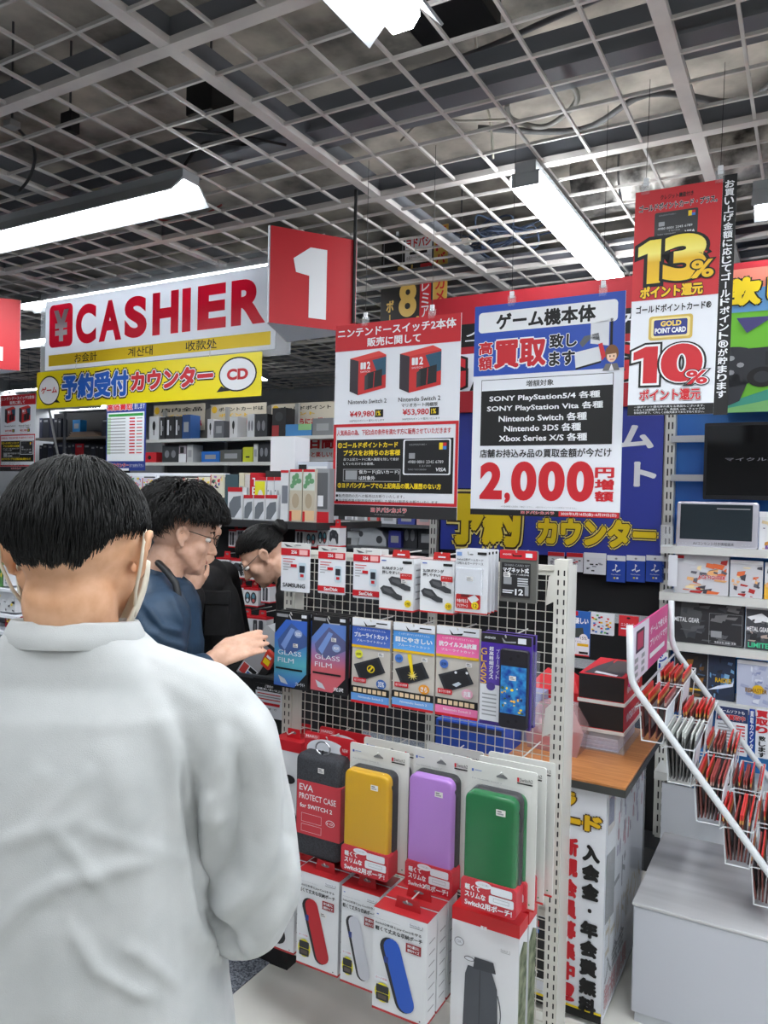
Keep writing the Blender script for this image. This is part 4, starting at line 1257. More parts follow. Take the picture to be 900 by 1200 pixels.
for z in (mz, RTOP - .03, .16):
    m = MB(); m.box(rl_ + .0125, rr_ - .0225, .004, .018, z - .013, z + .013, RACKC); m.build('cross_rail', t)
for z in (mz + .02, RTOP - .12, .5 * (mz + RTOP)):
    m = MB(); m.prism([(rr_ - .043, z), (rr_ - .022, z + .012), (rr_ - .022, z + .09), (rr_ - .036, z + .075)], -.012, -.009, RACKC); m.build('bracket', t)
rack = t
def hook(w, z, d, zl=.0):
    m = MB(); m.tube([(w, .002, z), (w, -d, z + zl), (w, -d - .006, z + zl + .008)], .002, STEEL, 5); m.build('peg_hook', rack)
STK = col(226, 224, 222, .5)
def sticker(t, x, z, y, wd=.017, h=.011):
    m = MB(); m.rect(x, z, x + wd, z + h, y, STK)
    m.rect(x + wd * .12, z + h * .2, x + wd * .8, z + h * .45, y - .0003, GREY); m.rect(x + wd * .12, z + h * .6, x + wd * .6, z + h * .8, y - .0003, col(90, 90, 94))
    return m.build('price_sticker', t)
def box_of(px0, px1, py0, py1, u):
    xm, ym = (px0 + px1) / 2, (py0 + py1) / 2
    w0, w1 = on_u(px0, ym, u)[0], on_u(px1, ym, u)[0]
    z0, z1 = on_u(xm, py1, u)[1], on_u(xm, py0, u)[1]
    return w0, w1, z0, z1
def stack(t, labels, du, group, dw=0.0):
    for k, l in enumerate(labels):
        x, y, z = t.location
        w, u = to_store(x, y)
        dup(t, l, (w + dw * (k + 1), u + du * (k + 1), z), t.rotation_euler.z + YAW, group)
def hole_(g, v=.05, mat=None):
    g.e(.5, v, .06, .012, mat or col(120, 122, 126), 3, 12); return g

# ---- top row: three small memory cards (the figure on them is left off)
for i, (a, b, c, d, u, lab, cardt) in enumerate((
    (329.4, 363, 636, 693.5, 1.87, 'white memory card pack with red band and grey lettering, first at the rack top left', 'S'),
    (373, 404.5, 640.5, 696, 1.87, 'memory card pack with red foot, second from the left on the rack top row', 'D'),
    (414, 445.5, 643, 701.5, 1.86, 'memory card pack with red foot beside the white grip box, front of two', 'D'))):
    w0, w1, z0, z1 = box_of(a, b, c, d, u)
    W, H = w1 - w0, z1 - z0
    t = thing('memory_card_pack', lab, 'memory card', (w0, u, z0), 0, 'memory card packs on the rack top row')
    m = MB(); m.prism(rr(0, 0, W, H, .003), 0, .003, PAPER); m.build('backing_card', t)
    g = SG(W, H)
    g.r(0, 1, 0, .12, col(214, 214, 212)).r(0, 1, .12, .265, RED).t('256', .36, .56, .155, .225, WHITE, 1, .03).r(.64, .93, .14, .24, col(236, 180, 180), 1)
    for k, (p, q) in enumerate(((.08, .5), (.08, .42), (.08, .3), (.08, .36), (.08, .26))): g.r(p, q, .33 + .055 * k, .345 + .055 * k, RED if k < 2 else GREY, 1)
    g.r(.35, .56, .44, .5, RED, 1).r(.62, .88, .40, .74, col(196, 214, 226), 1, .004).r(.66, .84, .46, .6, col(40, 44, 54), 2, .002).r(.69, .81, .63, .69, RED, 2)
    if cardt == 'S': g.t('SAMSUNG', .08, .86, .83, .915, col(50, 52, 56), 1, .03)
    else: g.r(0, 1, .84, .955, RED, 1).t('SanDisk', .24, .76, .865, .935, WHITE, 2, .03)
    g.r(.5, .5 + .2, .035, .06, GREY, 1).p([(.1, .03), (.2, .09), (.42, .085), (.3, .06)], col(80, 82, 86), 1)
    g.b.build('print', t)
    m = MB(); m.rect(.002, -.004, W - .002, H * .08, .0032, CLEAR); m.build('clear_shell', t)
    hook(w0 + W / 2, z1 - .012, RU - u + .0)
    if i == 2: stack(t, ['memory card pack hanging behind the front pack beside the grip box'], .022, 'memory card packs on the rack top row', .012)
# ---- two white grip boxes
RED2 = col(196, 40, 40, .5)
def grip_pics(g, u0=.05, v0=.4):
    D = col(58, 60, 64)
    for du, dv in ((.27, .36), (.03, .55)):
        g.p([(du, dv + .06), (du + .1, dv), (du + .34, dv + .02), (du + .5, dv + .14), (du + .66, dv + .18), (du + .66, dv + .26), (du + .5, dv + .26), (du + .3, dv + .2), (du + .08, dv + .16)], D, 2)
        g.p([(du + .1, dv + .04), (du + .3, dv + .06), (du + .42, dv + .14), (du + .3, dv + .15), (du + .12, dv + .1)], col(86, 88, 92), 3)
for i, (a, b, c, d, lab) in enumerate(((444.7, 484.5, 654, 714, 'white grip accessory box with red hang tab, left one of the two'), (492.5, 532, 657, 717, 'white grip accessory box with red hang tab, right one beside the clear case packs'))):
    u = 1.80
    w0, w1, z0, z1 = box_of(a, b, c, d, u)
    W, H, D = w1 - w0, z1 - z0, .07
    t = thing('grip_box', lab, 'accessory box', (w0, u, z0), 0, 'white grip boxes on the rack top row')
    m = MB(); m.box(0, W, 0, D, 0, H, col(224, 226, 230)); m.box(-.0004, W + .0004, -.0004, D, -.004, 0, RED2); m.box(0, W, 0, D, H, H + .003, col(196, 170, 170)); m.build('box', t)
    m = MB(); m.prism([(W * .36, H), (W * .88, H), (W * .86, H + .022), (W * .40, H + .022)], .0, .002, RED2); m.rect(W * .52, H + .008, W * .74, H + .012, -.0006, PAPER); m.build('hang_tab', t)
    g = SG(W, H)
    g.r(.06, .2, .05, .07, col(60, 90, 180), 1).r(.68, .95, .05, .1, INK, 1).t('SL/SRボタンが', .08, .7, .17, .235, INK, 1, .02).t('押しやすい!', .08, .6, .255, .32, INK, 1, .02).r(.62, .96, .29, .4, RED2, 1).t('滑りにくい', .66, .92, .31, .34, WHITE, 2).e(.86, .87, .1, .07, YEL, 4).t('2個', .8, .92, .84, .9, INK, 5)
    grip_pics(g)
    g.b.build('print', t)
    m = MB()
    for k in range(5): m.add([(W + .0006, .012, H * (.2 + .14 * k)), (W + .0006, .05, H * (.2 + .14 * k)), (W + .0006, .05, H * (.2 + .14 * k) + .004), (W + .0006, .012, H * (.2 + .14 * k) + .004)], [(0, 1, 2, 3)], GREY)
    m.build('side_print', t)
    sticker(t, W * .66, H * .52, -.0028)
    hook(w0 + W * .62, z1 + .014, RU - u - .005)
# ---- clear case packs, four deep
u = 1.78
w0, w1, z0, z1 = box_of(533.5, 571.5, 644.5, 719, u)
W, H = w1 - w0, z1 - z0
t = thing('clear_case_pack', 'front one of the clear card case packs hanging on the rack top row', 'card case', (w0, u, z0), 0, 'clear card case packs')
m = MB(); m.prism(rr(0, 0, W, H, .003), 0, .002, col(214, 216, 222)); m.rect(0, -.0, W, .003, -.0003, RED2); m.build('backing_card', t)
g = SG(W, H)
g.r(.04, .2, .04, .1, col(120, 150, 200), 1).r(.68, .96, .03, .07, INK, 1).t('Switch2用ゲームカード', .05, .86, .135, .175, INK, 1, .01).t('12枚入るカードケース', .05, .86, .19, .235, INK, 1, .01).r(.04, .8, .7, .93, RED2, 1, .005).r(.2, .45, .7, .75, col(120, 30, 34), 2).t('中身が見える', .08, .42, .78, .84, WHITE, 2, .02).t('クリアケース', .08, .42, .86, .91, WHITE, 2, .02).p([(.4, .76), (.62, .7), (.76, .77), (.56, .85)], PAPER, 2).e(.64, .87, .11, .06, YEL, 3).t('12', .58, .7, .84, .9, INK, 4)
hole_(g, .07); g.b.build('print', t)
m = MB(); m.soft(rr(W * .06, H * .30, W * .86, H * .72, .004), -.012, 0, clear_mat('clear_case', .35, (226, 230, 238)), .003); m.build('clear_case', t)
sticker(t, W * .42, H * .52, -.0128)
stack(t, ['second of the clear card case packs, just behind the front one', 'third of the clear card case packs on the hook', 'hindmost of the clear card case packs nearest the mesh'], .024, 'clear card case packs')
hook(w0 + W * .4, z1 - .012, RU - u)
# ---- black magnet card pack
u = 1.83
w0, w1, z0, z1 = box_of(585.5, 629, 645, 706, u)
W, H = w1 - w0, z1 - z0
t = thing('magnet_card_pack', 'black and grey card case pack with red header beside the right post', 'card case', (w0, u, z0))
m = MB(); m.prism(rr(0, 0, W, H, .004), 0, .012, col(96, 96, 92, .35)); m.build('blister', t)
g = SG(W, H)
g.r(0, 1, 0, .17, RED, 1, .004).t('ANSWER', .08, .32, .07, .1, WHITE, 2, .01).r(.7, .88, .05, .13, PAPER, 2).p([(.34, .06), (.4, .1), (.6, .09), (.6, .12), (.36, .12)], INK, 2)
g.b.build('header', t); g.new()
g.r(.06, .84, .24, .90, col(34, 34, 36), 2, .002).t('SHARE-CARD SET', .14, .82, .27, .31, GREY, 3).t('マグネット式', .1, .8, .335, .43, WHITE, 3, .03).t('カード12枚収納', .3, .8, .45, .48, WHITE, 3).t('12', .44, .66, .74, .86, WHITE, 3, .03)
for k in range(4): g.r(.5, .78, .53 + .045 * k, .555 + .045 * k, col(200, 204, 208), 3)
g.r(.1, .4, .77, .79, WHITE, 3).r(.1, .36, .81, .83, WHITE, 3).r(.7, .8, .66, .86, GREY, 3).r(.12, .34, .52, .66, GREY, 3)
g.b.build('print', t); sticker(t, W * .12, H * .48, -.0035, .018, .012)
hook(w0 + W * .45, z1 - .006, RU - u)

# ---- second row of screen films
def film(lab, px, u, body, group='screen film packs on the rack', depth=2):
    w0, w1, z0, z1 = box_of(*px, u)
    W, H = w1 - w0, z1 - z0
    t = thing('film_pack', lab, 'screen film', (w0, u, z0), 0, group)
    m = MB(); m.box(0, W, 0, .012, 0, H, body); m.build('box', t)
    hook(w0 + W / 2, z1 - .008, RU - u)
    return t, SG(W, H), W, H
for i, (px, c1, c2, lab, tx) in enumerate((((322, 361, 717.5, 807), (60, 104, 196), (92, 176, 190), 'blue angular glass film pack at the left end of the second row', 'ブルーライト'), ((365, 406.5, 722, 813), (96, 130, 200), (206, 100, 110), 'blue to pink angular glass film pack, second in its row', '光沢'))):
    t, g, W, H = film(lab, px, 1.83, BLACK)
    gm = ramp_mat('film_gradient_%d' % i, [(0, c2 if i else (60, 90, 190)), (.35, c2), (.75, c1), (1, c1)], 'Z', .35, 0, H * .9)
    g.r(.06, .4, .03, .07, GREY, 1).p([(.44, .02), (.52, .09), (.8, .085), (.8, .1), (.5, .1), (.42, .04)], col(190, 192, 196), 1).r(.8, .95, .02, .06, PAPER, 1)
    g.b.build('header', t); g.new()
    g.p([(.0, .3), (.34, .1), (.97, .1), (.97, .78), (.62, .98), (.0, .98)], gm, 1)
    g.p([(.1, .38), (.5, .14), (.97, .3), (.97, .42), (.45, .56), (.14, .48)], col(66, 92, 150) if not i else col(92, 96, 140), 2)
    g.p([(.2, .44), (.5, .2), (.62, .22), (.32, .5)], col(120, 150, 210), 3)
    g.t('GLASS', .12, .82, .505, .565, PAPER, 4).t('FILM', .12, .60, .605, .665, PAPER, 4).r(.06, .86, .735, .76, INK, 4)
    g.p([(.14, .84), (.34, .88), (.44, .95), (.22, .93)], col(190, 196, 206), 4).t(tx, .66, .94, .9, .95, WHITE, 4, .02)
    g.e(.72, .27 if not i else .4, .12, .05, col(150, 170, 214), 4).t('30%' if not i else '光沢', .64, .8, .25 if not i else .38, .295 if not i else .42, WHITE, 5, .02)
    g.b.build('print', t)
    sticker(t, W * .58, H * (.55 if not i else .68), -.0045)
    stack(t, [('blue', 'blue to pink')[i] + ' angular glass film pack second on its hook', ('blue', 'blue to pink')[i] + ' angular glass film pack hindmost on its hook'], .026, 'screen film packs on the rack')
def film2(lab, px, head, txt, badge, accent, foot, u=1.80, pic=0):
    t, g, W, H = film(lab, px, u, col(196, 190, 182))
    g.r(0, 1, 0, .09, PAPER, 1).p([(.3, .03), (.4, .08), (.64, .06), (.6, .085), (.36, .09)], INK, 2).r(.62, .94, .03, .07, PAPER, 2).r(.64, .92, .035, .05, INK, 2.5)
    g.b.build('hang_tab', t); g.new()
    HM = ramp_mat('film_header', [(0, tuple(min(255, v + 40) for v in head)), (1, head)], 'Z', .4, H * .6, H * .9)
    g.r(0, 1, .1, .32, HM, 1).t('くっきり見やすいガラスフィルム', .14, .88, .118, .142, WHITE, 2).t(txt, .06, .95, .165, .225, WHITE, 2, .035).t('ブルーライトカット', .12, .9, .245, .275, WHITE, 2, .01).r(0, 1, .315, .345, GOLD, 2)
    g.b.build('headline', t); g.new()
    g.p([(.06, .55), (.72, .43), (.9, .6), (.24, .74)], col(44, 46, 52), 2).p([(.14, .56), (.68, .46), (.82, .6), (.28, .71)], col(30, 31, 35), 3)
    if pic == 0: g.e(.52, .58, .1, .045, YEL, 4).e(.52, .58, .075, .034, col(30, 31, 35), 4.5).p([(.46, .60), (.55, .545), (.58, .56), (.49, .615)], YEL, 5)
    if pic == 1:
        for k in range(10):
            a = 2 * PI * k / 10
            g.p([(.5 + .02 * math.cos(a + 1.57), .6 + .01 * math.sin(a + 1.57)), (.5 + .13 * math.cos(a), .6 + .06 * math.sin(a)), (.5 - .02 * math.cos(a + 1.57), .6 - .01 * math.sin(a + 1.57))], col(240, 220, 120), 4 + k * .02)
        g.p([(.36, .36), (.46, .35), (.52, .58), (.47, .6)], YEL, 4.5)
    if pic == 2:
        g.e(.48, .5, .03, .014, WHITE, 4).e(.74, .49, .03, .014, WHITE, 4).p([(.4, .64), (.55, .6), (.62, .62), (.5, .66)], col(190, 200, 210), 4)
    g.e(*(badge[0]), .13, .055, col(*badge[1]), 5).t(badge[2], badge[0][0] - .08, badge[0][0] + .08, badge[0][1] - .03, badge[0][1] + .03, WHITE, 6, .02)
    g.e(.2 if pic != 1 else .16, .42, .1, .05, col(*accent), 5).t('高透明', .14 if pic != 1 else .1, .26 if pic != 1 else .22, .405, .44, INK, 6)
    g.r(.06, .4, .7, .755, RED, 4).t('貼り付け簡単', .09, .37, .712, .742, WHITE, 5)
    g.b.build('picture', t); g.new()
    g.r(0, 1, .8, .885, INK, 1)
    for k in range(7): g.r(.06 + .128 * k, .155 + .128 * k, .82, .868, col(222, 196, 160), 2)
    g.r(0, 1, .885, .97, col(*foot), 1).t('Nintendo Switch 2', .2, .85, .91, .935, WHITE, 2).r(0, 1, .97, 1, RED, 1)
    g.b.build('lower_print', t)
    sticker(t, W * .72, H * .58, -.006)
    return t
film2('dark blue topped screen film pack with yellow crossed circle', (412.5, 457, 725.5, 826), (50, 84, 170), 'ブルーライトカット', ((.8, .74), (60, 100, 170), '35%'), (220, 220, 60), (96, 150, 214))
film2('light blue topped screen film pack with golden sunburst picture', (460.5, 509, 731, 832), (70, 140, 210), '目にやさしい', ((.78, .74), (226, 150, 40), 'さら'), (70, 120, 200), (110, 160, 220), pic=1)
film2('pink topped screen film pack with white droplets picture', (511, 561, 735, 841), (226, 90, 150), '抗ウイルス&抗菌', ((.76, .72), (226, 170, 190), '抗菌'), (70, 110, 190), (230, 120, 170), pic=2)
# ---- purple glass pack with the console picture
u = 1.76
t, g, W, H = film('purple glass film pack with a large dark console picture, right end of the second row', (563, 622, 744, 852), u, col(70, 48, 130), 'screen film packs on the rack')
g.r(0, 1, 0, .1, BLACK, 1, .004).t('ANSWER', .07, .3, .035, .06, PAPER, 2).r(.74, .9, .02, .08, PAPER, 2).p([(.42, .03), (.5, .07), (.7, .06), (.7, .08), (.46, .085)], GREY, 2)
g.b.build('header', t); g.new()
PUR = ramp_mat('purple_print', [(0, (54, 36, 110)), (.5, (84, 62, 160)), (1, (70, 40, 150))], 'Z', .35, 0, H * .9)
g.r(0, 1, .1, 1, PUR, 1).r(0, .4, .56, .96, col(210, 212, 218), 2).vt('GLASS', .07, .16, .56, GOLD, .016, 3, .0).vt('超高精細ガラス', .22, .14, .5, WHITE, .012, 3, .01).vt('ブルーライト', .35, .16, .5, WHITE, .009, 3, 0)
for k in range(6): g.r(.05, .34, .66 + .045 * k, .675 + .045 * k, GREY, 3)
g.e(.22, .58, .09, .045, col(70, 54, 130), 3)
g.b.build('print', t)
m = MB()
x0, x1 = W * .42, W * .98
m.soft(rr(x0, H * .01, x1, H * .86, .008), -.014, -.0015, col(34, 32, 40, .35), .003)
SEA = noisy('sea_picture', (20, 60, 150), (60, 150, 210), 60.0, rough=.3)
m.rect(x0 + W * .03, H * .17, x1 - W * .03, H * .68, -.0144, SEA)
R = random.Random(8)
for k in range(26):
    cx, cz = R.uniform(x0 + W * .06, x1 - W * .08), R.uniform(H * .19, H * .45)
    m.poly(ell(cx, cz, R.uniform(.002, .005), R.uniform(.002, .004), 8), -.0148 - k * 1e-5, col(*R.choice(((230, 200, 50), (220, 220, 210), (30, 40, 90), (240, 180, 60), (60, 90, 60), (40, 100, 190)))))
for a, b in ((.55, .76), (.8, .8), (.5, .08), (.78, .1)): m.poly(ell(x0 + (x1 - x0) * (a - .15), H * b, .004, .004, 10), -.0146, col(20, 20, 24))
m.build('console_picture', t)
sticker(t, x0 + W * .2, H * .53, -.0152)
stack(t, ['purple glass film pack hanging behind the front purple pack'], .03, 'screen film packs on the rack')
m = MB(); m.rect(W, H * .05, W + .018, H * .84, .012, CLEAR); m.build('clear_flap', t)
# ---- third row: pouches on cards
ZIP = col(36, 36, 40, .5)
CARDW = col(216, 216, 212, .5)
def pouch_card(name_, lab, px, u, colr, stackl, grp, cx=(.08, .84), cv=(.16, .79)):
    w0, w1, z0, z1 = box_of(*px, u)
    W, H = w1 - w0, z1 - z0
    t = thing('pouch_pack', lab, 'console pouch', (w0, u, z0), 0, grp)
    m = MB(); m.prism(rr(0, 0, W, H, .006), 0, .004, CARDW); m.build('backing_card', t)
    g = SG(W, H)
    g.r(.0, 1, .985, 1, RED2, 1).r(.05, .08, .055, .075, col(70, 100, 180), 1).r(.1, .2, .06, .066, col(120, 140, 190), 1).r(.72, .75, .055, .085, RED, 1).t('Switch2', .76, .94, .055, .08, INK, 1).r(.72, .94, .09, .1, INK, 1).t('For Nintendo Switch 2', .06, .5, .12, .13, GREY, 1).e(.93, .955, .012, .006, col(60, 140, 90), 1, 8)
    g.p([(.42, .075), (.5, .05), (.58, .075), (.58, .085), (.42, .085)], col(120, 122, 124), 2)
    g.b.build('print', t)
    x0, x1, za, zb = W * cx[0], W * cx[1], H * (1 - cv[1]) - H * .17, H * (1 - cv[0])
    m = MB(); m.soft(rr(x0, za, x1, zb, .02), -.028, -.001, ZIP, .006)
    m.soft(rr(x0 - .001, za, x1 - .003, zb - .002, .02), -.05, -.018, colr, .008, 4)
    o = m.build('pouch', t, True)
    mod = o.modifiers.new('edge', 'EDGE_SPLIT'); mod.split_angle = math.radians(45)
    m = MB(); m.tube([(x1 - .004, -.03, zb - .03), (x1 + .004, -.034, zb - .045), (x1 + .003, -.034, zb - .075)], .002, ZIP, 5); m.build('zip_pull', o)
    # red sleeve round the foot of the pouch
    zs0, zs1 = H * -.005, H * (1 - cv[1])
    xs0, xs1 = x0 - .004, x1 + .003
    m = MB(); m.prism(rr(xs0, zs0, xs1, zs1, .010), -.053, -.002, col(198, 36, 52, .45)); sl_ = m.build('sleeve', t)
    g = SG(xs1 - xs0, zs1 - zs0, -.0536, xs0, zs0)
    g.t('軽くて', .08, .36, .2, .4, WHITE, 1, .03).t('スリムな', .08, .46, .44, .64, WHITE, 1, .03).t('Switch2用ポーチ!', .08, .93, .7, .93, WHITE, 1, .025).e(.42, .12, .15, .11, PAPER, 1).t('こんなに薄い', .32, .52, .07, .14, GREY, 2).r(.55, .93, .08, .34, PAPER, 2, .004).r(.52, .96, .38, .66, PAPER, 2, .004).fr(.6, .88, .45, .57, .0008, GREY, 3)
    g.b.build('sleeve_print', sl_)
    m = MB(); m.soft(rr(x0 - .008, H * .02, x1 + .008, zb + .008, .022), -.056, -.0005, clear_mat('blister_film', .025, (235, 240, 246), .05), .01); m.build('clear_blister', t)
    sticker(t, x0 + (x1 - x0) * .62, zb - (zb - za) * .16, -.0568, .022, .014)
    hook(w0 + W * .5, z1 - .02, RU - u)
    stack(t, stackl, .06 if len(stackl) == 1 else .042, grp, .008)
    return t
GP = 'pouch packs on the third row of the rack'
pouch_card('y', 'yellow slim pouch pack on the third row of the rack', (409, 478, 876, 1017.5), 1.76, col(206, 158, 0, .35), ['yellow slim pouch pack hanging behind the front yellow one'], GP)
pouch_card('p', 'lavender slim pouch pack between the yellow and green pouch packs', (483, 551, 882, 1036), 1.78, col(174, 124, 204, .35), ['lavender slim pouch pack hanging behind the front lavender one'], GP, cv=(.14, .80))
pouch_card('g', 'green slim pouch pack at the right end of the third row', (547.5, 628, 898, 1058), 1.64, col(12, 104, 54, .25), ['second green slim pouch pack on its hook', 'third green slim pouch pack on its hook'], GP)
# EVA protective case
u = 1.80
w0, w1, z0, z1 = box_of(356, 416, 862, 1000, u)
W, H = w1 - w0, z1 - z0
t = thing('protective_case_pack', 'dark grey protective case with red sleeve hanging left of the yellow pouch', 'console case', (w0, u, z0))
m = MB(); m.prism(rr(0, H * .18, W, H, .006), 0, .004, RED); m.build('backing_card', t)
g = SG(W, H)
g.e(.45, .14, .4, .10, PAPER, 1).e(.80, .1, .1, .045, RED, 2).t('NEW', .75, .86, .085, .115, WHITE, 3).p([(.0, .02), (.3, .015), (.3, .05), (.0, .06)], col(220, 90, 96), 2).t('HARD', .04, .26, .025, .045, WHITE, 3)
g.b.build('print', t)
m = MB(); m.soft(rr(W * .02, 0, W * .9, H * .86, .02), -.052, -.001, noisy('case_fabric', (46, 47, 52), (62, 64, 70), 300, rough=.8), .016, 4); o = m.build('case', t, True)
m = MB(); m.prism(rr(W * .08, H * .19, W * .925, H * .64, .003), -.0535, -.001, col(196, 60, 70, .5)); sl_ = m.build('sleeve', t)
g = SG(W * .845, H * .45, -.0541, W * .08, H * .19)
g.t('EVA', .06, .38, .06, .18, WHITE, 1, .01).t('PROTECT CASE', .06, .9, .23, .34, WHITE, 1, .01).t('for SWITCH 2', .08, .82, .42, .5, WHITE, 1, .02).fr(.12, .58, .6, .76, .0007, PAPER, 1).fr(.12, .58, .8, .94, .0007, PAPER, 1).e(.78, .68, .1, .06, PAPER, 1).e(.78, .68, .085, .05, col(196, 60, 70), 2).t('10', .72, .84, .66, .7, WHITE, 3)
g.b.build('sleeve_print', sl_)
m = MB(); m.tube([(W * .48 + .024 * math.cos(2 * PI * k / 16), -.03, H * .915 + .018 * math.sin(2 * PI * k / 16)) for k in range(16)], .0024, col(150, 152, 156, .3, .8), 6, True); m.tube([(W * .48, -.03, H * .895), (W * .48, -.03, H * .85)], .003, ZIP, 6); m.build('carabiner', t)
sticker(t, W * .48, H * .73, -.0528, .02, .014)
hook(w0 + W * .45, z1 - .012, RU - u)
dup(t, 'dark grey protective case hanging behind the front protective case', (w0 + .012, u + .06, z0))
# white boxes with red lids at the left, two deep
u = 1.84
w0, w1, z0, z1 = box_of(319, 352, 868, 973, u)
W, H, D = w1 - w0, z1 - z0, .055
def lid_box(lab, w0, u, z0, W, H, D, grp, redtop=.0, red=RED):
    t = thing('accessory_box', lab, 'accessory box', (w0, u, z0), 0, grp)
    m = MB(); m.box(0, W, 0, D, 0, H, col(222, 224, 228)); m.build('box', t)
    m = MB(); m.box(-.0006, W + .0006, -.0006, D + .0006, H - redtop, H + .001, red); m.build('red_lid', t)
    m = MB(); m.box(-.0004, W + .0004, -.0004, D + .0004, -.003, .0025, red); m.build('red_bottom', t)
    m = MB(); m.prism([(W * .3, H), (W * .78, H), (W * .75, H + .03), (W * .34, H + .03)], D * .5, D * .5 + .002, red); m.poly(ell(W * .54, H + .018, W * .1, .004, 12), D * .5 - .0006, col(120, 122, 126)); m.build('hang_tab', t)
    return t
t = lid_box('white box with red lid at the left end of the third row', w0, u, z0, W, H, D, 'red lidded boxes at the left end', .03, RED)
g = SG(W, H); g.e(.6, .42, .22, .05, BLACK, 1).e(.6, .85, .3, .12, BLACK, 1); g.b.build('print', t)
m = MB(); m.add([(W + .0008, D * a, H * b) for a, b in ((.2, .08), (.8, .08), (.8, .36), (.5, .42), (.2, .36))], [(0, 1, 2, 3, 4)], col(40, 40, 44)); m.build('side_print', t)
hook(w0 + W * .54, z1 + .02, RU - u)
stack(t, ['white box with red lid behind the left end box of the third row'], .06, 'red lidded boxes at the left end')
# ---- bottom row cartons with slim pouches pictured
def pouch_pic(g, c, zipc, s=1):
    # slanting rounded pouch from upper left to lower right
    def capsule(a, b, r, n=8):
        dx, dz = (b[0] - a[0]) * g.W, (b[1] - a[1]) * g.H
        L = math.hypot(dx, dz); ux, uz = dx / L, dz / L
        pts = []
        for cx, cz, a0 in ((b[0], b[1], -1), (a[0], a[1], 1)):
            for k in range(n + 1):
                th = (-PI / 2 + PI * k / n) * 1
                dxx = (ux * math.cos(th) - uz * math.sin(th)) * (1 if a0 < 0 else -1)
                dzz = (uz * math.cos(th) + ux * math.sin(th)) * (1 if a0 < 0 else -1)
                pts.append((cx + dxx * r * (1 if k not in (0, n) else 1) / g.W, cz + dzz * r / g.H))
        return pts
    r = g.W * .155
    g.p(capsule((.30, .355), (.60, .845), r * 1.08), zipc, 1).p(capsule((.36, .35), (.64, .84), r), c, 2)
    g.r(.22, .30, .45, .51, col(40, 60, 130), 3)
def slim_carton(lab, px, u, picc, stackl, ph=None):
    w0, w1, z0, z1 = box_of(*px, u)
    W, H, D = w1 - w0, z1 - z0, .052
    t = lid_box(lab, w0, u, z0, W, H, D, 'slim pouch cartons on the bottom row', 0.0, col(176, 36, 42, .45))
    g = SG(W, H)
    g.r(.06, .1, .05, .06, col(70, 100, 180), 1).r(.66, .92, .045, .075, PAPER, 1).t('Switch 2', .68, .93, .05, .07, INK, 1).r(.68, .92, .078, .082, INK, 1).t('For Nintendo Switch 2 Joy-Con 2', .05, .5, .095, .105, GREY, 1)
    g.t('Switch2本体とJoy-Con2を守る', .04, .9, .125, .155, INK, 2, .012).t('軽くて丈夫な収納ポーチ', .04, .92, .17, .215, INK, 2, .02)
    g.r(.62, .9, .245, .335, col(150, 36, 44), 2).t('持ち運びに', .65, .87, .255, .285, WHITE, 3, .02).t('便利サイズ', .65, .87, .295, .325, WHITE, 3, .02)
    pouch_pic(g, picc, ZIP)
    g.r(.05, .3, .66, .715, PAPER, 2).t('カード収納', .07, .28, .67, .69, RED, 3).e(.2, .82, .15, .095, col(232, 220, 40), 2, 20).r(.08, .32, .745, .82, col(40, 42, 44), 3, .003).r(.08, .32, .825, .9, col(40, 42, 44), 3, .003).r(.12, .28, .84, .88, col(90, 80, 74), 4)
    g.e(.9, .965, .014, .007, INK, 1, 8)
    g.b.build('print', t)
    m = MB()
    for k in range(7): m.add([(W + .0008, D * .2, H * (.12 + .11 * k)), (W + .0008, D * .8, H * (.12 + .11 * k)), (W + .0008, D * .8, H * (.12 + .11 * k) + .003), (W + .0008, D * .2, H * (.12 + .11 * k) + .003)], [(0, 1, 2, 3)], GREY)
    m.build('side_print', t)
    hook(w0 + W * .54, z1 + .018, RU - u - D * .5)
    stack(t, stackl, D + .008, 'slim pouch cartons on the bottom row', .0)
    return t, W, H
tt, W, H = slim_carton('slim carton picturing a red pouch, on the bottom row', (348, 396.5, 1026, 1136), 1.72, col(184, 36, 46), ['slim carton behind the red pouch carton'])
sticker(tt, W * .58, H * .58, -.003, .02, .012)
slim_carton('slim carton picturing a white pouch, partly behind the blue pouch carton', (399.5, 444, 1044, 1157), 1.71, col(198, 200, 210), ['slim carton behind the white pouch carton'])
slim_carton('slim carton picturing a blue pouch, front of a stack of three', (437, 500, 1072, 1192), 1.60, col(36, 88, 190), ['second carton in the blue pouch stack', 'third carton in the blue pouch stack'])
slim_carton('slim carton picturing a black pouch beside the white sleeve at the bottom row', (300, 345, 1012, 1110), 1.80, col(40, 42, 46), ['slim carton behind the black pouch carton'])
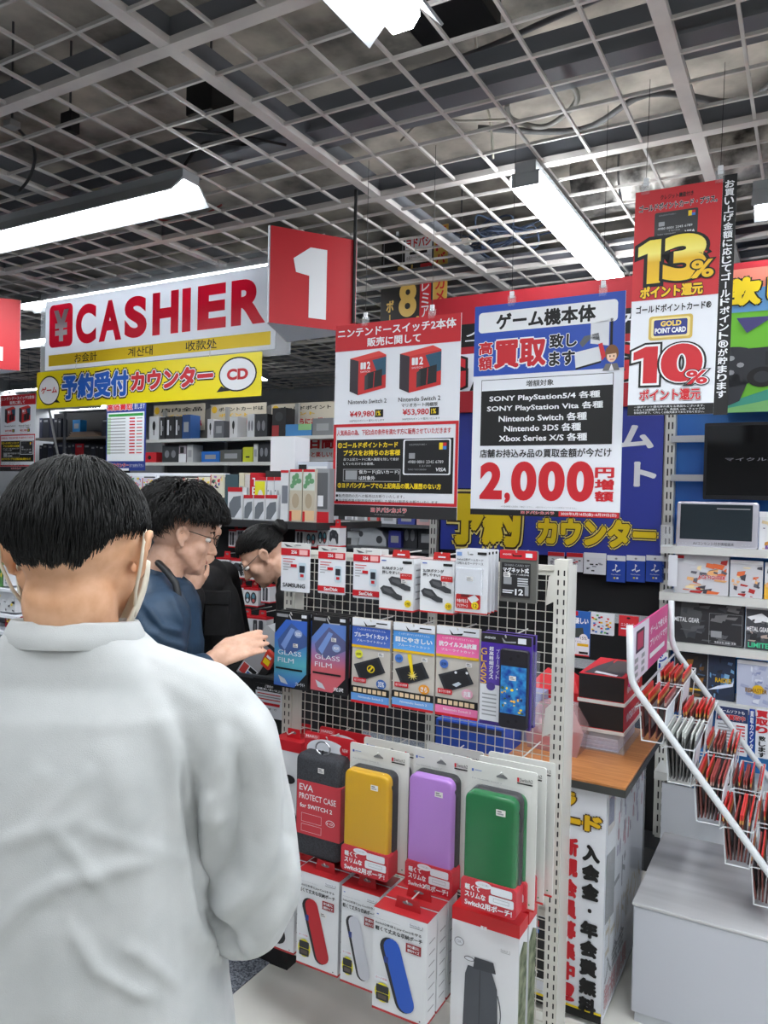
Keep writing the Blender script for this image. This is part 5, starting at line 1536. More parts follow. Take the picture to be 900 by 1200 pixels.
# ---- large bag carton at the right end
u = 1.70
w0, w1, z0, z1 = box_of(528, 607, 1073, 1250, u)
W, H, D = w1 - w0, z1 - z0, .06
t = lid_box('tall white carton with red lid picturing a grey shoulder bag', w0, u, z0, W, H, D, 'tall bag cartons', .03, col(206, 26, 34, .4))
g = SG(W, H)
g.r(.44, .48, .07, .095, WHITE, 1).r(.49, .53, .07, .095, WHITE, 1)
g.e(.12, .22, .075, .03, GREY, 1).e(.12, .22, .062, .024, PAPER, 2).t('OK', .08, .16, .21, .23, GREY, 3).r(.74, .88, .2, .203, GREY, 1).t('Switch 2', .74, .88, .18, .196, GREY, 1)
BAG = col(74, 78, 86)
g.p([(.22, .42), (.26, .36), (.62, .36), (.7, .46), (.72, .7), (.66, .88), (.5, .98), (.3, .92), (.2, .8)], BAG, 1).p([(.36, .29), (.64, .29), (.68, .36), (.34, .37)], col(58, 61, 68), 2).r(.44, .452, .37, .95, col(54, 56, 62), 2).p([(.66, .9), (.5, .985), (.5, .97), (.63, .88)], col(54, 56, 62), 3).r(.24, .33, .76, .815, RED, 3)
g.e(.28, .315, .08, .016, col(110, 112, 116), 1).e(.28, .315, .065, .011, PAPER, 2)
g.b.build('print', t)
m = MB(); m.tube([(W * (.71 + .05 * math.sin(PI * k / 8)), -.0015, H * (.5 - .26 * k / 8)) for k in range(9)], .0012, BAG, 4); m.build('strap_picture', t)
m = MB(); m.add([(W + .0008, D * .05, H * .02), (W + .0008, D * .95, H * .02), (W + .0008, D * .95, H * .82), (W + .0008, D * .5, H * .86), (W + .0008, D * .05, H * .8)], [(0, 1, 2, 3, 4)], noisy('bag_side_photo', (60, 74, 44), (150, 156, 128), 30)); m.build('side_print', t)
hook(w0 + W * .54, z1 + .018, RU - u - D * .5)
stack(t, ['tall bag carton behind the front bag carton'], D + .01, 'tall bag cartons')
# ---- black demonstration stand with a white notice on its front, left of the rack
u = 1.985
w0, w1, z0, z1 = box_of(299, 331, 802, 841, u)
W, H = w1 - w0, z1 - z0
zt2 = z1 + .02
t = thing('demo_stand', 'black demonstration stand behind the shoulder of the white sleeved person', 'stand', (w0 - .08, u + .012, 0))
m = MB(); m.box(0, W + .11, 0, .16, 0, zt2 - .012, noisy('stand_black', (22, 22, 24), (30, 30, 33), 20)); m.build('body', t)
m = MB(); m.box(-.005, W + .115, -.005, .165, zt2 - .0118, zt2, col(70, 72, 76, .4)); m.build('top', t)
t = thing('notice', 'white notice with black and red lines fixed on the black demonstration stand', 'notice', (w0 - .01, u, z0 - .02))
m = MB(); m.box(0, W + .03, 0, .0115, 0, H + .035, BLACK); m.build('holder', t)
g = SG(W, H, -.001, .012, .02)
g.r(0, 1, 0, 1, PAPER).r(.0, 1, 0, .22, BLACK, 1).t('ご使用の', .35, .65, .02, .1, WHITE, 2, .02).t('保護(良い良い以上)', .05, .95, .12, .2, WHITE, 2, .02)
for k in range(3): g.r(.08, .92, .28 + .08 * k, .31 + .08 * k, RED if k != 1 else GREY, 2)
g.r(.05, .9, .55, .63, RED, 2).t('三日まで', .1, .8, .7, .76, INK, 2).t('までに', .1, .6, .84, .9, RED, 2)
g.b.build('print', t)
# ================================================================== people
def cap_rings(m, p0, r0, p1, r1, mat, n=14):
    p0, p1 = Vector(p0), Vector(p1)
    d = (p1 - p0).normalized()
    pts, rad = [], []
    for k in range(5):
        a = PI / 2 * k / 4
        pts.append(p0 - d * r0 * math.cos(a)); rad.append(max(r0 * math.sin(a), r0 * .05))
    for k in range(5):
        a = PI / 2 * k / 4
        pts.append(p1 + d * r1 * math.sin(a)); rad.append(max(r1 * math.cos(a), r1 * .05))
    m.tube(pts, rad, mat, n)
def blob_mesh(shapes, voxel, smooth=6, fac=.5):
    """one continuous skin grown over tapered limbs and ellipsoids"""
    m = MB()
    k = WHITE
    for s in shapes:
        if s[0] == 'cap':
            cap_rings(m, s[1], s[2], s[3], s[4], k)
        elif s[0] == 'chain':                     # list of (point, radius)
            for (a, ra), (b, rb) in zip(s[1], s[1][1:]):
                cap_rings(m, a, ra, b, rb, k)
        elif s[0] == 'ell':
            M_ = s[3] if len(s) > 3 else Matrix()
            b = MB(); b.ball((0, 0, 0), s[2], k, 18, 12)
            m.add([tuple(Vector(s[1]) + M_.to_3x3() @ Vector(p)) for p in b.v], b.f, k)
        elif s[0] == 'mesh':
            m.add(s[1], s[2], k)
    o = m.build('body_blank')
    r = o.modifiers.new('r', 'REMESH'); r.mode = 'VOXEL'; r.voxel_size = voxel; r.use_smooth_shade = True
    q = o.modifiers.new('s', 'SMOOTH'); q.iterations = smooth; q.factor = fac
    me = bpy.data.meshes.new_from_object(o.evaluated_get(bpy.context.evaluated_depsgraph_get()))
    bpy.data.objects.remove(o)
    me.materials.clear()
    return me
def get_np(me):
    v = np.empty(len(me.vertices) * 3); me.vertices.foreach_get('co', v); v = v.reshape(-1, 3)
    n = np.empty(len(me.vertices) * 3); me.vertices.foreach_get('normal', n); n = n.reshape(-1, 3)
    return v, n
def put_np(me, v):
    me.vertices.foreach_set('co', v.reshape(-1)); me.update()
def link_mesh(name, me, mat, parent):
    me.name = name
    me.materials.append(mat)
    me.polygons.foreach_set('material_index', [0] * len(me.polygons))
    me.polygons.foreach_set('use_smooth', [True] * len(me.polygons))
    o = bpy.data.objects.new(name, me); COL.objects.link(o)
    if parent is not None: o.parent = parent
    return o
def to_px(v):
    p = np.stack([v[:, 0], -(v[:, 2] - EYE), v[:, 1]], 1) @ CAM.T
    return np.stack([450 + FPX * p[:, 0] / p[:, 2], 600 + FPX * p[:, 1] / p[:, 2]], 1)
def folds(v, n, lines, facing=True):
    """push cloth out along crease lines; a line = (points, width, height) traced on the surface"""
    P = to_px(v)
    view = v - np.array([0, 0, EYE]); view /= np.linalg.norm(view, axis=1)[:, None]
    face = np.clip(-(view * n).sum(1), 0, 1) if facing else np.ones(len(v))
    D = np.zeros(len(v))
    for pts, sg, h in lines:
        best = np.full(len(v), 1e9); tt = np.zeros(len(v))
        L = len(pts) - 1
        for i in range(L):
            a, b = np.array(pts[i], float), np.array(pts[i + 1], float)
            d = b - a
            t = np.clip(((P - a) @ d) / (d @ d), 0, 1)
            q = np.linalg.norm(P - (a + t[:, None] * d), axis=1)
            w = q < best
            best[w] = q[w]; tt[w] = (i + t[w]) / L
        D += 1.35 * h * np.exp(-(best / sg) ** 2 / 2) * np.clip(np.sin(PI * np.clip(tt, 0.04, .96)) * 1.6, 0, 1)
    return v + n * (D * np.clip(face * 2, 0, 1))[:, None]
def noise_push(v, n, scale, amp, seed=0):
    d = np.array([noise.noise(Vector((p[0] * scale[0] + seed, p[1] * scale[1], p[2] * scale[2]))) for p in v])
    return v + n * (d * amp)[:, None]

def head_shapes(M, s=1.0, neck=True, neck_to=None, nr=.060):
    """head with face, ears and neck; local +y is where the face looks, z up; M = head matrix"""
    T = lambda x, y, z: M @ Vector((x * s, y * s, z * s))
    R3 = M.to_3x3().normalized().to_4x4()
    sh = [('ell', T(0, -.012, .022), (.074 * s, .094 * s, .084 * s), R3),
          ('ell', T(0, .03, -.035), (.058 * s, .058 * s, .075 * s), R3),
          ('ell', T(0, .052, -.08), (.038 * s, .036 * s, .034 * s), R3),
          ('ell', T(0, .076, -.098), (.018 * s, .014 * s, .014 * s), R3),
          ('cap', T(-.036, .074, .016), .012 * s, T(.036, .074, .016), .012 * s),
          ('cap', T(0, .086, .006), .0075 * s, T(0, .108, -.034), .0105 * s),
          ('ell', T(.011, .096, -.037), (.008 * s, .009 * s, .007 * s), R3), ('ell', T(-.011, .096, -.037), (.008 * s, .009 * s, .007 * s), R3),
          ('cap', T(-.017, .084, -.062), .0065 * s, T(.017, .084, -.062), .0065 * s), ('cap', T(-.014, .084, -.071), .0065 * s, T(.014, .084, -.071), .0065 * s),
          ('ell', T(0, .040, -.06), (.047 * s, .045 * s, .042 * s), R3),
          ('ell', T(.04, .052, -.028), (.022 * s, .024 * s, .024 * s), R3), ('ell', T(-.04, .052, -.028), (.022 * s, .024 * s, .024 * s), R3),
          ('cap', T(.056, .0, -.045), .016 * s, T(.026, .058, -.088), .014 * s), ('cap', T(-.056, .0, -.045), .016 * s, T(-.026, .058, -.088), .014 * s)]
    for e in (1, -1):                              # ear: rim, lobe and bowl
        rim = [(.074, .006, -.014), (.083, .004, .006), (.088, -.010, .020), (.090, -.024, .016), (.088, -.028, -.002), (.083, -.018, -.020), (.078, -.004, -.032)]
        sh.append(('chain', [(T(e * x, y, z), .0058 * s) for x, y, z in rim]))
        sh.append(('ell', T(e * .078, -.010, -.006), (.006 * s, .016 * s, .022 * s), R3))
        sh.append(('ell', T(e * .079, -.004, -.032), (.006 * s, .008 * s, .009 * s), R3))
    if neck:
        a = T(0, -.022, -.07)
        b = neck_to if neck_to is not None else T(0, -.045, -.19)
        sh.append(('cap', a, .054 * s, b, nr * s))
    return sh
def hair_mesh(M, s, region, flow, n, length, name, parent, mat, cen=(0, -.012, .024), rad=(.080, .100, .091), seed=1, lift=.008, r0=.0011, wig=.25, cap=True, segs=6, short=.45):
    R = random.Random(seed)
    m = MB()
    C, RAD = Vector(cen), Vector(rad)
    def surf(d, off):
        d = d.normalized()
        return Vector((C.x + d.x * (RAD.x + off), C.y + d.y * (RAD.y + off), C.z + d.z * (RAD.z + off)))
    if cap:
        N, K = 72, 48
        idx, vs, fs = {}, [], []
        def vid(i, j):
            key = (i % N, j)
            if key not in idx:
                th, ph = PI * j / K, 2 * PI * (i % N) / N
                d = Vector((math.sin(th) * math.cos(ph), math.sin(th) * math.sin(ph), math.cos(th)))
                idx[key] = len(vs)
                vs.append(tuple(M @ (surf(d, .002 * noise.noise(d * 14)) * s)))
            return idx[key]
        for j in range(K):
            for i in range(N):
                th, ph = PI * (j + .5) / K, 2 * PI * (i + .5) / N
                d = Vector((math.sin(th) * math.cos(ph), math.sin(th) * math.sin(ph), math.cos(th)))
                if region(d) > .04:
                    fs.append((vid(i, j), vid(i, j + 1), vid(i + 1, j + 1), vid(i + 1, j)))
        m.add(vs, fs, mat)
    c = 0
    while c < n:
        d = Vector((R.gauss(0, 1), R.gauss(0, 1), R.gauss(0, 1))).normalized()
        g = region(d)
        if g <= 0: continue
        c += 1
        L = length * R.uniform(.7, 1.15) * (short + (1 - short) * min(1, g * 2.2))
        base = R.uniform(-.001, lift * .7)
        clump = noise.noise_vector(d * 7 + Vector((seed, 0, 0))) * wig
        pts, rr_ = [], []
        q = d.copy()
        for k in range(segs):
            t = k / (segs - 1)
            off = base + lift * math.sin(t * PI * .75) * .8
            pts.append(M @ (surf(q, off) * s))
            rr_.append(r0 * s * (1 - .75 * t * t))
            f = flow(q) + clump + Vector((R.uniform(-1, 1), R.uniform(-1, 1), R.uniform(-1, 1))) * .08
            f = f - q * f.dot(q)
            if f.length < 1e-4: f = Vector((0, 0, -1))
            q = (q + f.normalized() * (L / (segs - 1)) / .09).normalized()
        m.tube(pts, rr_, mat, 3)
    return m.build(name, parent, True)
def hand_shapes(W0, D, UPV, s=1.0, curl=.25, side=1, spread=1.0):
    """palm, four unequal bent fingers and a thumb; D = pointing direction, UPV = back of the hand, side = +1 thumb to D x UP"""
    D, UPV = D.normalized(), UPV.normalized()
    UPV = (UPV - D * UPV.dot(D)).normalized()
    S_ = D.cross(UPV) * side
    P = lambda a, b, c: W0 + (D * a + S_ * b + UPV * c) * s
    sh = [('cap', P(.0, .0, 0), .026 * s, P(.03, .0, 0), .027 * s)]
    for b in (-.028, -.009, .010, .028):
        sh.append(('cap', P(.02, b * .8, .0), .0125 * s, P(.082, b * 1.05, .004), .0115 * s))
    for b, L, r in ((.030, .070, .0085), (.010, .078, .0088), (-.011, .073, .0085), (-.031, .058, .0075)):
        a0 = Vector(P(.086, b * spread, .003))
        d1 = (D * math.cos(curl) - UPV * math.sin(curl) + S_ * (b * 1.2)).normalized()
        d2 = (D * math.cos(curl * 2.2) - UPV * math.sin(curl * 2.2) + S_ * (b * .8)).normalized()
        d3 = (D * math.cos(curl * 3.0) - UPV * math.sin(curl * 3.0)).normalized()
        a1 = a0 + d1 * L * .45 * s; a2 = a1 + d2 * L * .32 * s; a3 = a2 + d3 * L * .23 * s
        sh.append(('chain', [(a0, r * 1.08 * s), (a1, r * s), (a2, r * .93 * s), (a3, r * .82 * s)]))
    t0 = P(.018, .026, -.008); t1 = P(.052, .050, -.024); t2 = P(.085, .052, -.034)
    sh.append(('chain', [(t0, .0135 * s), (t1, .0108 * s), (t2, .0088 * s)]))
    return sh
SKIN = noisy('skin_warm', (214, 160, 122), (228, 178, 142), 40, rough=.5)
SKIN2 = noisy('skin_fair', (214, 166, 140), (228, 184, 160), 40, rough=.5)
HAIR = col(18, 17, 17, .48, spec=.35)
HAIRG = col(20, 20, 20, .5, spec=.3)
def headmat(pos, yaw, pitch, roll=0):
    """yaw: 0 looks to +Y (away from the camera), positive turns left; pitch > 0 looks down"""
    return Matrix.Translation(pos) @ Matrix.Rotation(yaw, 4, 'Z') @ Matrix.Rotation(-pitch, 4, 'X') @ Matrix.Rotation(roll, 4, 'Y')
def person(label, x, y):
    o = bpy.data.objects.new('person', None); COL.objects.link(o)
    o.location = (x, y, 0)
    return tag(o, label, 'person')
def keep(o, root):
    """keep world placement of a mesh built in world coordinates under its root"""
    o.parent = root
    o.location = -root.location
    return o

# ------------------------------------------------------------------ man in the white sweatshirt, seen from behind
YB = .93
hc = at_y(89, 624, YB)
root = person('person from behind with short black hair, white long sleeved top and face mask', hc.x, YB)
M1 = headmat(hc + Vector((0, .012, -.018)), math.radians(3), math.radians(10)) @ Matrix.Diagonal((1, 1, .93, 1))
cx = hc.x
zt_ = hc.z - .125                       # neck base
# the body: one continuous figure under the clothes
shR = Vector((cx + .17, .955, 1.27)); shL = Vector((cx - .17, .955, 1.27))
elR = Vector((cx + .214, .978, 1.03)); elL = Vector((cx - .214, .978, 1.03))
wrR = Vector((cx + .10, 1.15, 1.08)); wrL = Vector((cx - .10, 1.15, 1.08))
sh = head_shapes(M1, 1.0, neck_to=Vector((cx, .932, zt_ - .005)), nr=.053)
sh += [('cap', Vector((cx - .10, .94, 1.265)), .055, Vector((cx + .10, .94, 1.265)), .055), ('ell', (cx, .96, 1.17), (.15, .10, .17)), ('ell', (cx, .97, .98), (.135, .095, .16)), ('ell', (cx, .97, .84), (.15, .105, .13))]
for s_, e_, w_ in ((shR, elR, wrR), (shL, elL, wrL)):
    sh += [('cap', s_ - Vector((0, 0, .02)), .044, e_, .034), ('cap', e_, .034, w_, .028)]
for e_, w_ in ((1, wrR), (-1, wrL)):
    sh += hand_shapes(w_ + Vector((0, .02, .005)), Vector((-.35 * e_, .9, .25)), Vector((e_ * .8, 0, .5)), .95, .45, -e_)
    sh += [('cap', (cx + .085 * e_, .97, .80), .085, (cx + .09 * e_, .97, .45), .055), ('cap', (cx + .09 * e_, .97, .45), .055, (cx + .095 * e_, .98, .09), .038), ('cap', (cx + .095 * e_, .97, .045), .04, (cx + .105 * e_, 1.11, .035), .034)]
body = link_mesh('body', blob_mesh(sh, .0055, 5), SKIN, None); keep(body, root)
# hair: short, falling from the crown, cut round the ears and at the nape
def reg1(d):
    if d.y > .35: return (d.z - .35) * 1.2
    side = abs(d.x)
    line = -.58 + max(0, side - .42) * 1.15
    if d.y > -.1: line = max(line, -.02)
    return d.z - line + .025 * math.sin(d.x * 23)
def flow1(d):
    return Vector((d.x * .15, -.25 * max(0, d.z), -1)) + Vector((.25 * d.z, -.5 * max(0, d.z - .4), 0))
h = hair_mesh(M1, 1.0, reg1, flow1, 6500, .05, 'hair', None, HAIRG, cen=(0, -.014, .024), rad=(.0775, .099, .087), lift=.006, r0=.0010, wig=.3, seed=3, short=.12); keep(h, root)
# face mask with ear loops
m = MB()
MW = col(222, 214, 196, .7)
ringz = []
for j in range(9):
    z = -.015 - .1 * j / 8
    ring = []
    for i in range(17):
        a = PI * (i / 16)
        ring.append(tuple(M1 @ Vector((.078 * math.cos(a) * (1 - .35 * (j / 8) ** 2), .012 + (.104 + .012 * math.sin(PI * j / 8)) * math.sin(a) * (1 - .12 * (j / 8)), z))))
    ringz.append(ring)
m.loft(ringz, MW, cap=False, closed=False)
o = m.build('face_mask', None, True); keep(o, root)
md = o.modifiers.new('thick', 'SOLIDIFY'); md.thickness = .003
for e_ in (1, -1):
    m = MB()
    pts = [(.074, .03, -.02), (.080, .0, .020), (.083, -.018, .022), (.086, -.030, .004), (.083, -.027, -.026), (.074, -.008, -.058), (.064, .030, -.09)]
    m.tube([M1 @ Vector((e_ * x, y, z)) for x, y, z in pts], .0022, MW, 6)
    keep(m.build('mask_loop', None, True), root)
# the sweatshirt
SHIRT = noisy('white_cotton', (186, 189, 189), (197, 199, 199), 18, rough=.85, bump=.12, bscale=900, lo=.3, hi=.7)
UP = .018
def torso_ring(z, hx, yb, yf, p=2.6, n=44, dx=0):
    r = []
    cy = (yb + yf) / 2; ry_ = (yf - yb) / 2
    for i in range(n):
        a = 2 * PI * i / n
        c_, s_ = math.cos(a), math.sin(a)
        r.append((cx + dx + hx * math.copysign(abs(c_) ** (2 / p), c_), cy + ry_ * math.copysign(abs(s_) ** (2 / p), s_), z))
    return r
prof = [(.66, .205, .80, 1.12), (.74, .205, .80, 1.125), (.86, .19, .805, 1.12), (.98, .172, .812, 1.11), (1.08, .160, .816, 1.105), (1.16, .156, .82, 1.095), (1.23, .162, .828, 1.08), (1.288, .168, .842, 1.06), (1.323, .145, .86, 1.035), (1.352, .105, .862, 1.01), (1.376, .079, .862, 1.0), (1.384, .074, .866, .995)]
mb = MB(); mb.loft([torso_ring(*q) for q in prof], WHITE)
sh = [('mesh', mb.v, mb.f)]
for e_ in (1, -1):
    sh += [('chain', [(Vector((cx + e_ * .06, .93, 1.333)), .045), (Vector((cx + e_ * .150, .94, 1.283)), .062), (Vector((cx + e_ * .186, .95, 1.238)), .063), (Vector((cx + e_ * .212, .965, 1.13)), .060), (Vector((cx + e_ * .220, .975, 1.045)), .061), (Vector((cx + e_ * .208, .985, 1.005)), .056), (Vector((cx + e_ * .15, 1.09, 1.05)), .046), (Vector((cx + e_ * .112, 1.145, 1.075)), .036)])]
me = blob_mesh(sh, .0042, 7)
v, n = get_np(me)
lines = [([(-30, 1120), (0, 1091), (30, 1057), (68, 1034), (110, 1025), (151, 1011), (208, 1004)], 8, .0042), ([(80, 1075), (94, 1102), (113, 1136), (159, 1163), (190, 1170)], 7, .0038), ([(60, 965), (75, 985), (102, 1015), (130, 1055)], 7, .0025), ([(-20, 992), (0, 987), (38, 977), (85, 962), (110, 940)], 8, .0025), ([(140, 1105), (162, 1117), (185, 1135), (215, 1165)], 7, .0030),
         ([(-20, 985), (10, 950), (40, 915), (60, 890)], 9, .0022), ([(5, 1000), (50, 960), (95, 915), (110, 890)], 8, .0022), ([(183, 820), (204, 880), (213, 960), (219, 1020), (226, 1085), (240, 1150)], 10, .008), ([(150, 850), (160, 960), (165, 1060), (175, 1200)], 18, .0035), ([(60, 1060), (58, 1140), (70, 1220)], 16, .003), ([(90, 968), (150, 985), (205, 1003)], 7, .002), ([(120, 860), (140, 930), (150, 990)], 14, .0022),
         ([(285, 812), (306, 870), (316, 930), (314, 985), (298, 1035), (270, 1062), (240, 1070)], 10, .013), ([(262, 840), (256, 900), (250, 960), (242, 1010), (226, 1050)], 9, .010), ([(340, 970), (330, 1050), (304, 1098), (268, 1122)], 9, .010), ([(236, 1060), (262, 1092), (292, 1130)], 6, -.010), ([(276, 860), (282, 930), (272, 1000), (246, 1045)], 8, -.009), ([(248, 915), (250, 945), (268, 965)], 6, .006), ([(226, 1083), (250, 1118), (285, 1138)], 8, .007), ([(330, 880), (334, 940), (330, 1000)], 8, -.006)]
lines += [([(206, 880), (216, 960), (224, 1030), (232, 1092)], 4, -.009)]
v = folds(v, n, lines)
put_np(me, v); v, n = get_np(me)
v = noise_push(v, n, (6, 6, 4), .004, 3)
put_np(me, v)
shirt = link_mesh('sweatshirt', me, SHIRT, None); keep(shirt, root)
# ribbed collar
m = MB()
rings = []
for j, (z, k) in enumerate(((-.010, 1.0), (-.003, 1.025), (.008, .985), (.018, .925), (.021, .90), (.016, .875))):
    rings.append([(cx + .0815 * k * math.cos(2 * PI * i / 56), .935 + .078 * k * math.sin(2 * PI * i / 56), 1.370 + z + .008 * -math.sin(2 * PI * i / 56) + .0 * j) for i in range(56)])
m.loft(rings, SHIRT, cap=False)
keep(m.build('collar', None, True), root)
# trousers and shoes, below the frame
sh = [('ell', (cx, .97, .82), (.165, .12, .13))]
for e_ in (1, -1):
    sh.append(('chain', [((cx + .085 * e_, .97, .80), .10), ((cx + .09 * e_, .97, .45), .078), ((cx + .095 * e_, .98, .10), .065)]))
keep(link_mesh('trousers', blob_mesh(sh, .012, 4), col(40, 42, 48, .8), None), root)
for e_ in (1, -1):
    m = MB(); m.loft([[(cx + .1 * e_ + .048 * k * math.cos(2 * PI * i / 16), 1.03 + .135 * k * math.sin(2 * PI * i / 16), z) for i in range(16)] for z, k in ((.0, .95), (.015, 1), (.05, .95), (.085, .55))], col(40, 40, 42)); keep(m.build('shoe', None, True), root)
# ------------------------------------------------------------------ man in the blue jacket reaching to the rack
def stand_legs(x, y, yaw, hipz, spread=.09):
    c_, s_ = math.cos(yaw), math.sin(yaw)
    out = []
    for e_ in (1, -1):
        hx, hy = x + c_ * spread * e_, y + s_ * spread * e_
        out.append(('cap', (hx, hy, hipz), .08, (hx, hy, .45), .055)); out.append(('cap', (hx, hy, .45), .055, (hx, hy, .09), .038))
        out.append(('cap', (hx, hy, .04), .038, (hx - s_ * .13, hy + c_ * .13, .033), .032))
    return out
def trousers_of(x, y, yaw, hipz, mat, root, spread=.09, extra=1.0):
    c_, s_ = math.cos(yaw), math.sin(yaw)
    sh = [('ell', (x, y, hipz + .02), (.16, .13, .12))]
    for e_ in (1, -1):
        hx, hy = x + c_ * spread * e_, y + s_ * spread * e_
        sh.append(('chain', [((hx, hy, hipz), .098), ((hx, hy, .45), .075), ((hx, hy, .10), .06)]))
    keep(link_mesh('trousers', blob_mesh(sh, .014, 4), mat, None), root)
    for e_ in (1, -1):
        hx, hy = x + c_ * spread * e_, y + s_ * spread * e_
        m = MB()
        for_ = Vector((-s_, c_, 0)); si = Vector((c_, s_, 0))
        m.loft([[tuple(Vector((hx, hy, z)) + for_ * (.05 + .135 * k * math.sin(2 * PI * i / 16)) + si * (.046 * k * math.cos(2 * PI * i / 16))) for i in range(16)] for z, k in ((.0, .95), (.015, 1), (.05, .95), (.085, .5))], col(36, 36, 38)); keep(m.build('shoe', None, True), root)
YC = 2.25
hb = at_y(213, 625, YC)
root = person('person in a dark blue jacket and glasses bending over and reaching toward the rack', hb.x - .05, YC)
YAWB = math.radians(-66)
M2 = headmat(hb, YAWB, math.radians(14))
nb = at_y(190, 678, YC - .01)
sR = at_y(186, 726, YC - .16); sL = at_y(206, 716, YC + .18)
eR = at_y(176, 836, YC - .24); wR_ = at_y(250, 772, YC - .13)
eL = at_y(215, 830, YC + .22); wL_ = at_y(262, 800, YC + .12)
hip = Vector((hb.x - .16, YC, .88))
chest = at_y(180, 760, YC)
sh = head_shapes(M2, 1.0, neck_to=nb)
sh += [('cap', nb + Vector((-.01, 0, -.03)), .05, chest + Vector((-.03, 0, 0)), .07), ('cap', chest + Vector((-.03, 0, 0)), .07, hip, .10), ('cap', sR + Vector((0, .02, -.02)), .036, nb + Vector((0, -.03, -.07)), .04), ('cap', sL + Vector((0, -.02, -.02)), .036, nb + Vector((0, .03, -.07)), .04)]
sh += [('cap', sR + Vector((0, .01, -.02)), .040, eR, .034), ('cap', eR, .036, wR_, .026), ('cap', sL + Vector((0, -.01, -.02)), .040, eL, .034), ('cap', eL, .034, wL_, .026)]
tip = at_y(318, 744, YC - .08)
sh += hand_shapes(wR_, (tip - wR_), Vector((-.1, -.85, .6)), 1.0, .16, -1, 1.0)
sh += hand_shapes(wL_, Vector((.9, -.2, -.3)), Vector((0, .2, .9)), .92, .4, 1)
sh += stand_legs(hip.x, hip.y, YAWB, .86)
o = link_mesh('body', blob_mesh(sh, .004, 7), SKIN2, None); keep(o, root)
def reg2(d):
    if d.y > .1: return d.z - (.2 + .3 * max(0, d.y - .1))
    if d.y > -.3: return d.z - .2
    return d.z + .28 - .38 * max(0, (d.y + .55) / .25)
def flow2(d):
    return Vector((d.x * .7 + .12, max(-.4, min(.8, d.y * 1.3 + .3)), -.7 - .3 * (1 - abs(d.z))))
h = hair_mesh(M2, 1.0, reg2, flow2, 5200, .062, 'hair', None, HAIR, cen=(0, -.012, .030), rad=(.081, .104, .094), lift=.032, r0=.0014, wig=1.1, seed=9, short=.3); keep(h, root)
JACK = noisy('blue_nylon', (26, 50, 72), (38, 64, 90), 14, rough=.6, bump=.25, bscale=26)
sh = [('chain', [(nb + Vector((-.01, 0, -.035)), .078), (at_y(186, 715, YC), .125), (chest, .15), (hip + Vector((.02, 0, .12)), .16), (hip, .17)]),
      ('cap', sR, .09, nb + Vector((0, -.06, -.055)), .078), ('cap', sL, .085, nb + Vector((0, .06, -.055)), .074),
      ('chain', [(sR, .09), (eR, .07), (eR.lerp(wR_, .8), .046)]), ('chain', [(sL, .08), (eL, .062), (eL.lerp(wL_, .8), .046)])]
me = blob_mesh(sh, .007, 4)
v, n = get_np(me)
v = folds(v, n, [([(165, 700), (190, 735), (215, 742)], 3, .010), ([(170, 735), (195, 752), (220, 760)], 3, .010), ([(196, 690), (206, 715), (214, 735)], 3, .008), ([(160, 715), (175, 745), (180, 770)], 3, .008)])
put_np(me, v)
keep(link_mesh('jacket', me, JACK, None), root)
m = MB()
rings = []
for z, k in ((-.03, 1.2), (.0, 1.12), (.03, 1.02), (.034, .98)):
    rings.append([tuple(nb + Vector((-.012 + .070 * k * math.cos(2 * PI * i / 30), .070 * k * math.sin(2 * PI * i / 30), z + .02 * -math.cos(2 * PI * i / 30)))) for i in range(30)])
m.loft(rings, JACK, cap=False); keep(m.build('collar', None, True), root)
m = MB(); q = [at_y(180, 655, YC - .0), at_y(186, 660, YC - .07), at_y(196, 670, YC - .118), at_y(206, 684, YC - .15), at_y(210, 706, YC - .155), at_y(208, 740, YC - .15)]
m.tube(q, .010, col(22, 24, 28), 8); keep(m.build('shoulder_strap', None, True), root)
# glasses and eyes
m = MB()
FR = col(70, 66, 64, .3, .6)
for e_ in (1, -1):
    c = (e_ * .033, .103, .004)
    m.tube([M2 @ Vector((c[0] + .024 * math.cos(2 * PI * i / 20), c[1] - .006 * abs(math.cos(2 * PI * i / 20)), c[2] + .017 * math.sin(2 * PI * i / 20))) for i in range(20)], .0013, FR, 5, True)
    m.tube([M2 @ Vector(p) for p in ((e_ * .057, .098, .008), (e_ * .074, .06, .008), (e_ * .082, .002, .012), (e_ * .083, -.02, -.004))], .0014, FR, 5)
m.tube([M2 @ Vector(p) for p in ((-.010, .106, .006), (0, .109, .008), (.010, .106, .006))], .0013, FR, 5)
keep(m.build('glasses', None, True), root)
def face_bits(M, root, brow=True):
    for e_ in (1, -1):
        m = MB(); b = MB(); b.ball((e_ * .031, .0715, .0), (.012, .011, .0085), col(236, 234, 230, .3), 12, 8); m.add([tuple(M @ Vector(p)) for p in b.v], b.f, col(236, 234, 230, .3))
        b = MB(); b.ball((e_ * .031, .0805, -.002), (.0055, .003, .0055), col(24, 18, 16, .3), 10, 6); m.add([tuple(M @ Vector(p)) for p in b.v], b.f, col(24, 18, 16, .3))
        keep(m.build('eye', None, True), root)
        m = MB(); m.tube([M @ Vector((e_ * x, y, z)) for x, y, z in ((.014, .089, .020), (.03, .087, .026), (.048, .072, .021))], [.002, .0028, .0012], HAIR, 5); keep(m.build('eyebrow', None), root)
    m = MB(); b = MB(); b.ball((0, .0905, -.067), (.019, .004, .0062), col(190, 116, 104, .45), 14, 8); m.add([tuple(M @ Vector(p)) for p in b.v], b.f, col(190, 116, 104, .45)); keep(m.build('lips', None, True), root)
face_bits(M2, root)
trousers_of(hip.x, hip.y, YAWB, .86, col(46, 48, 54, .85), root)

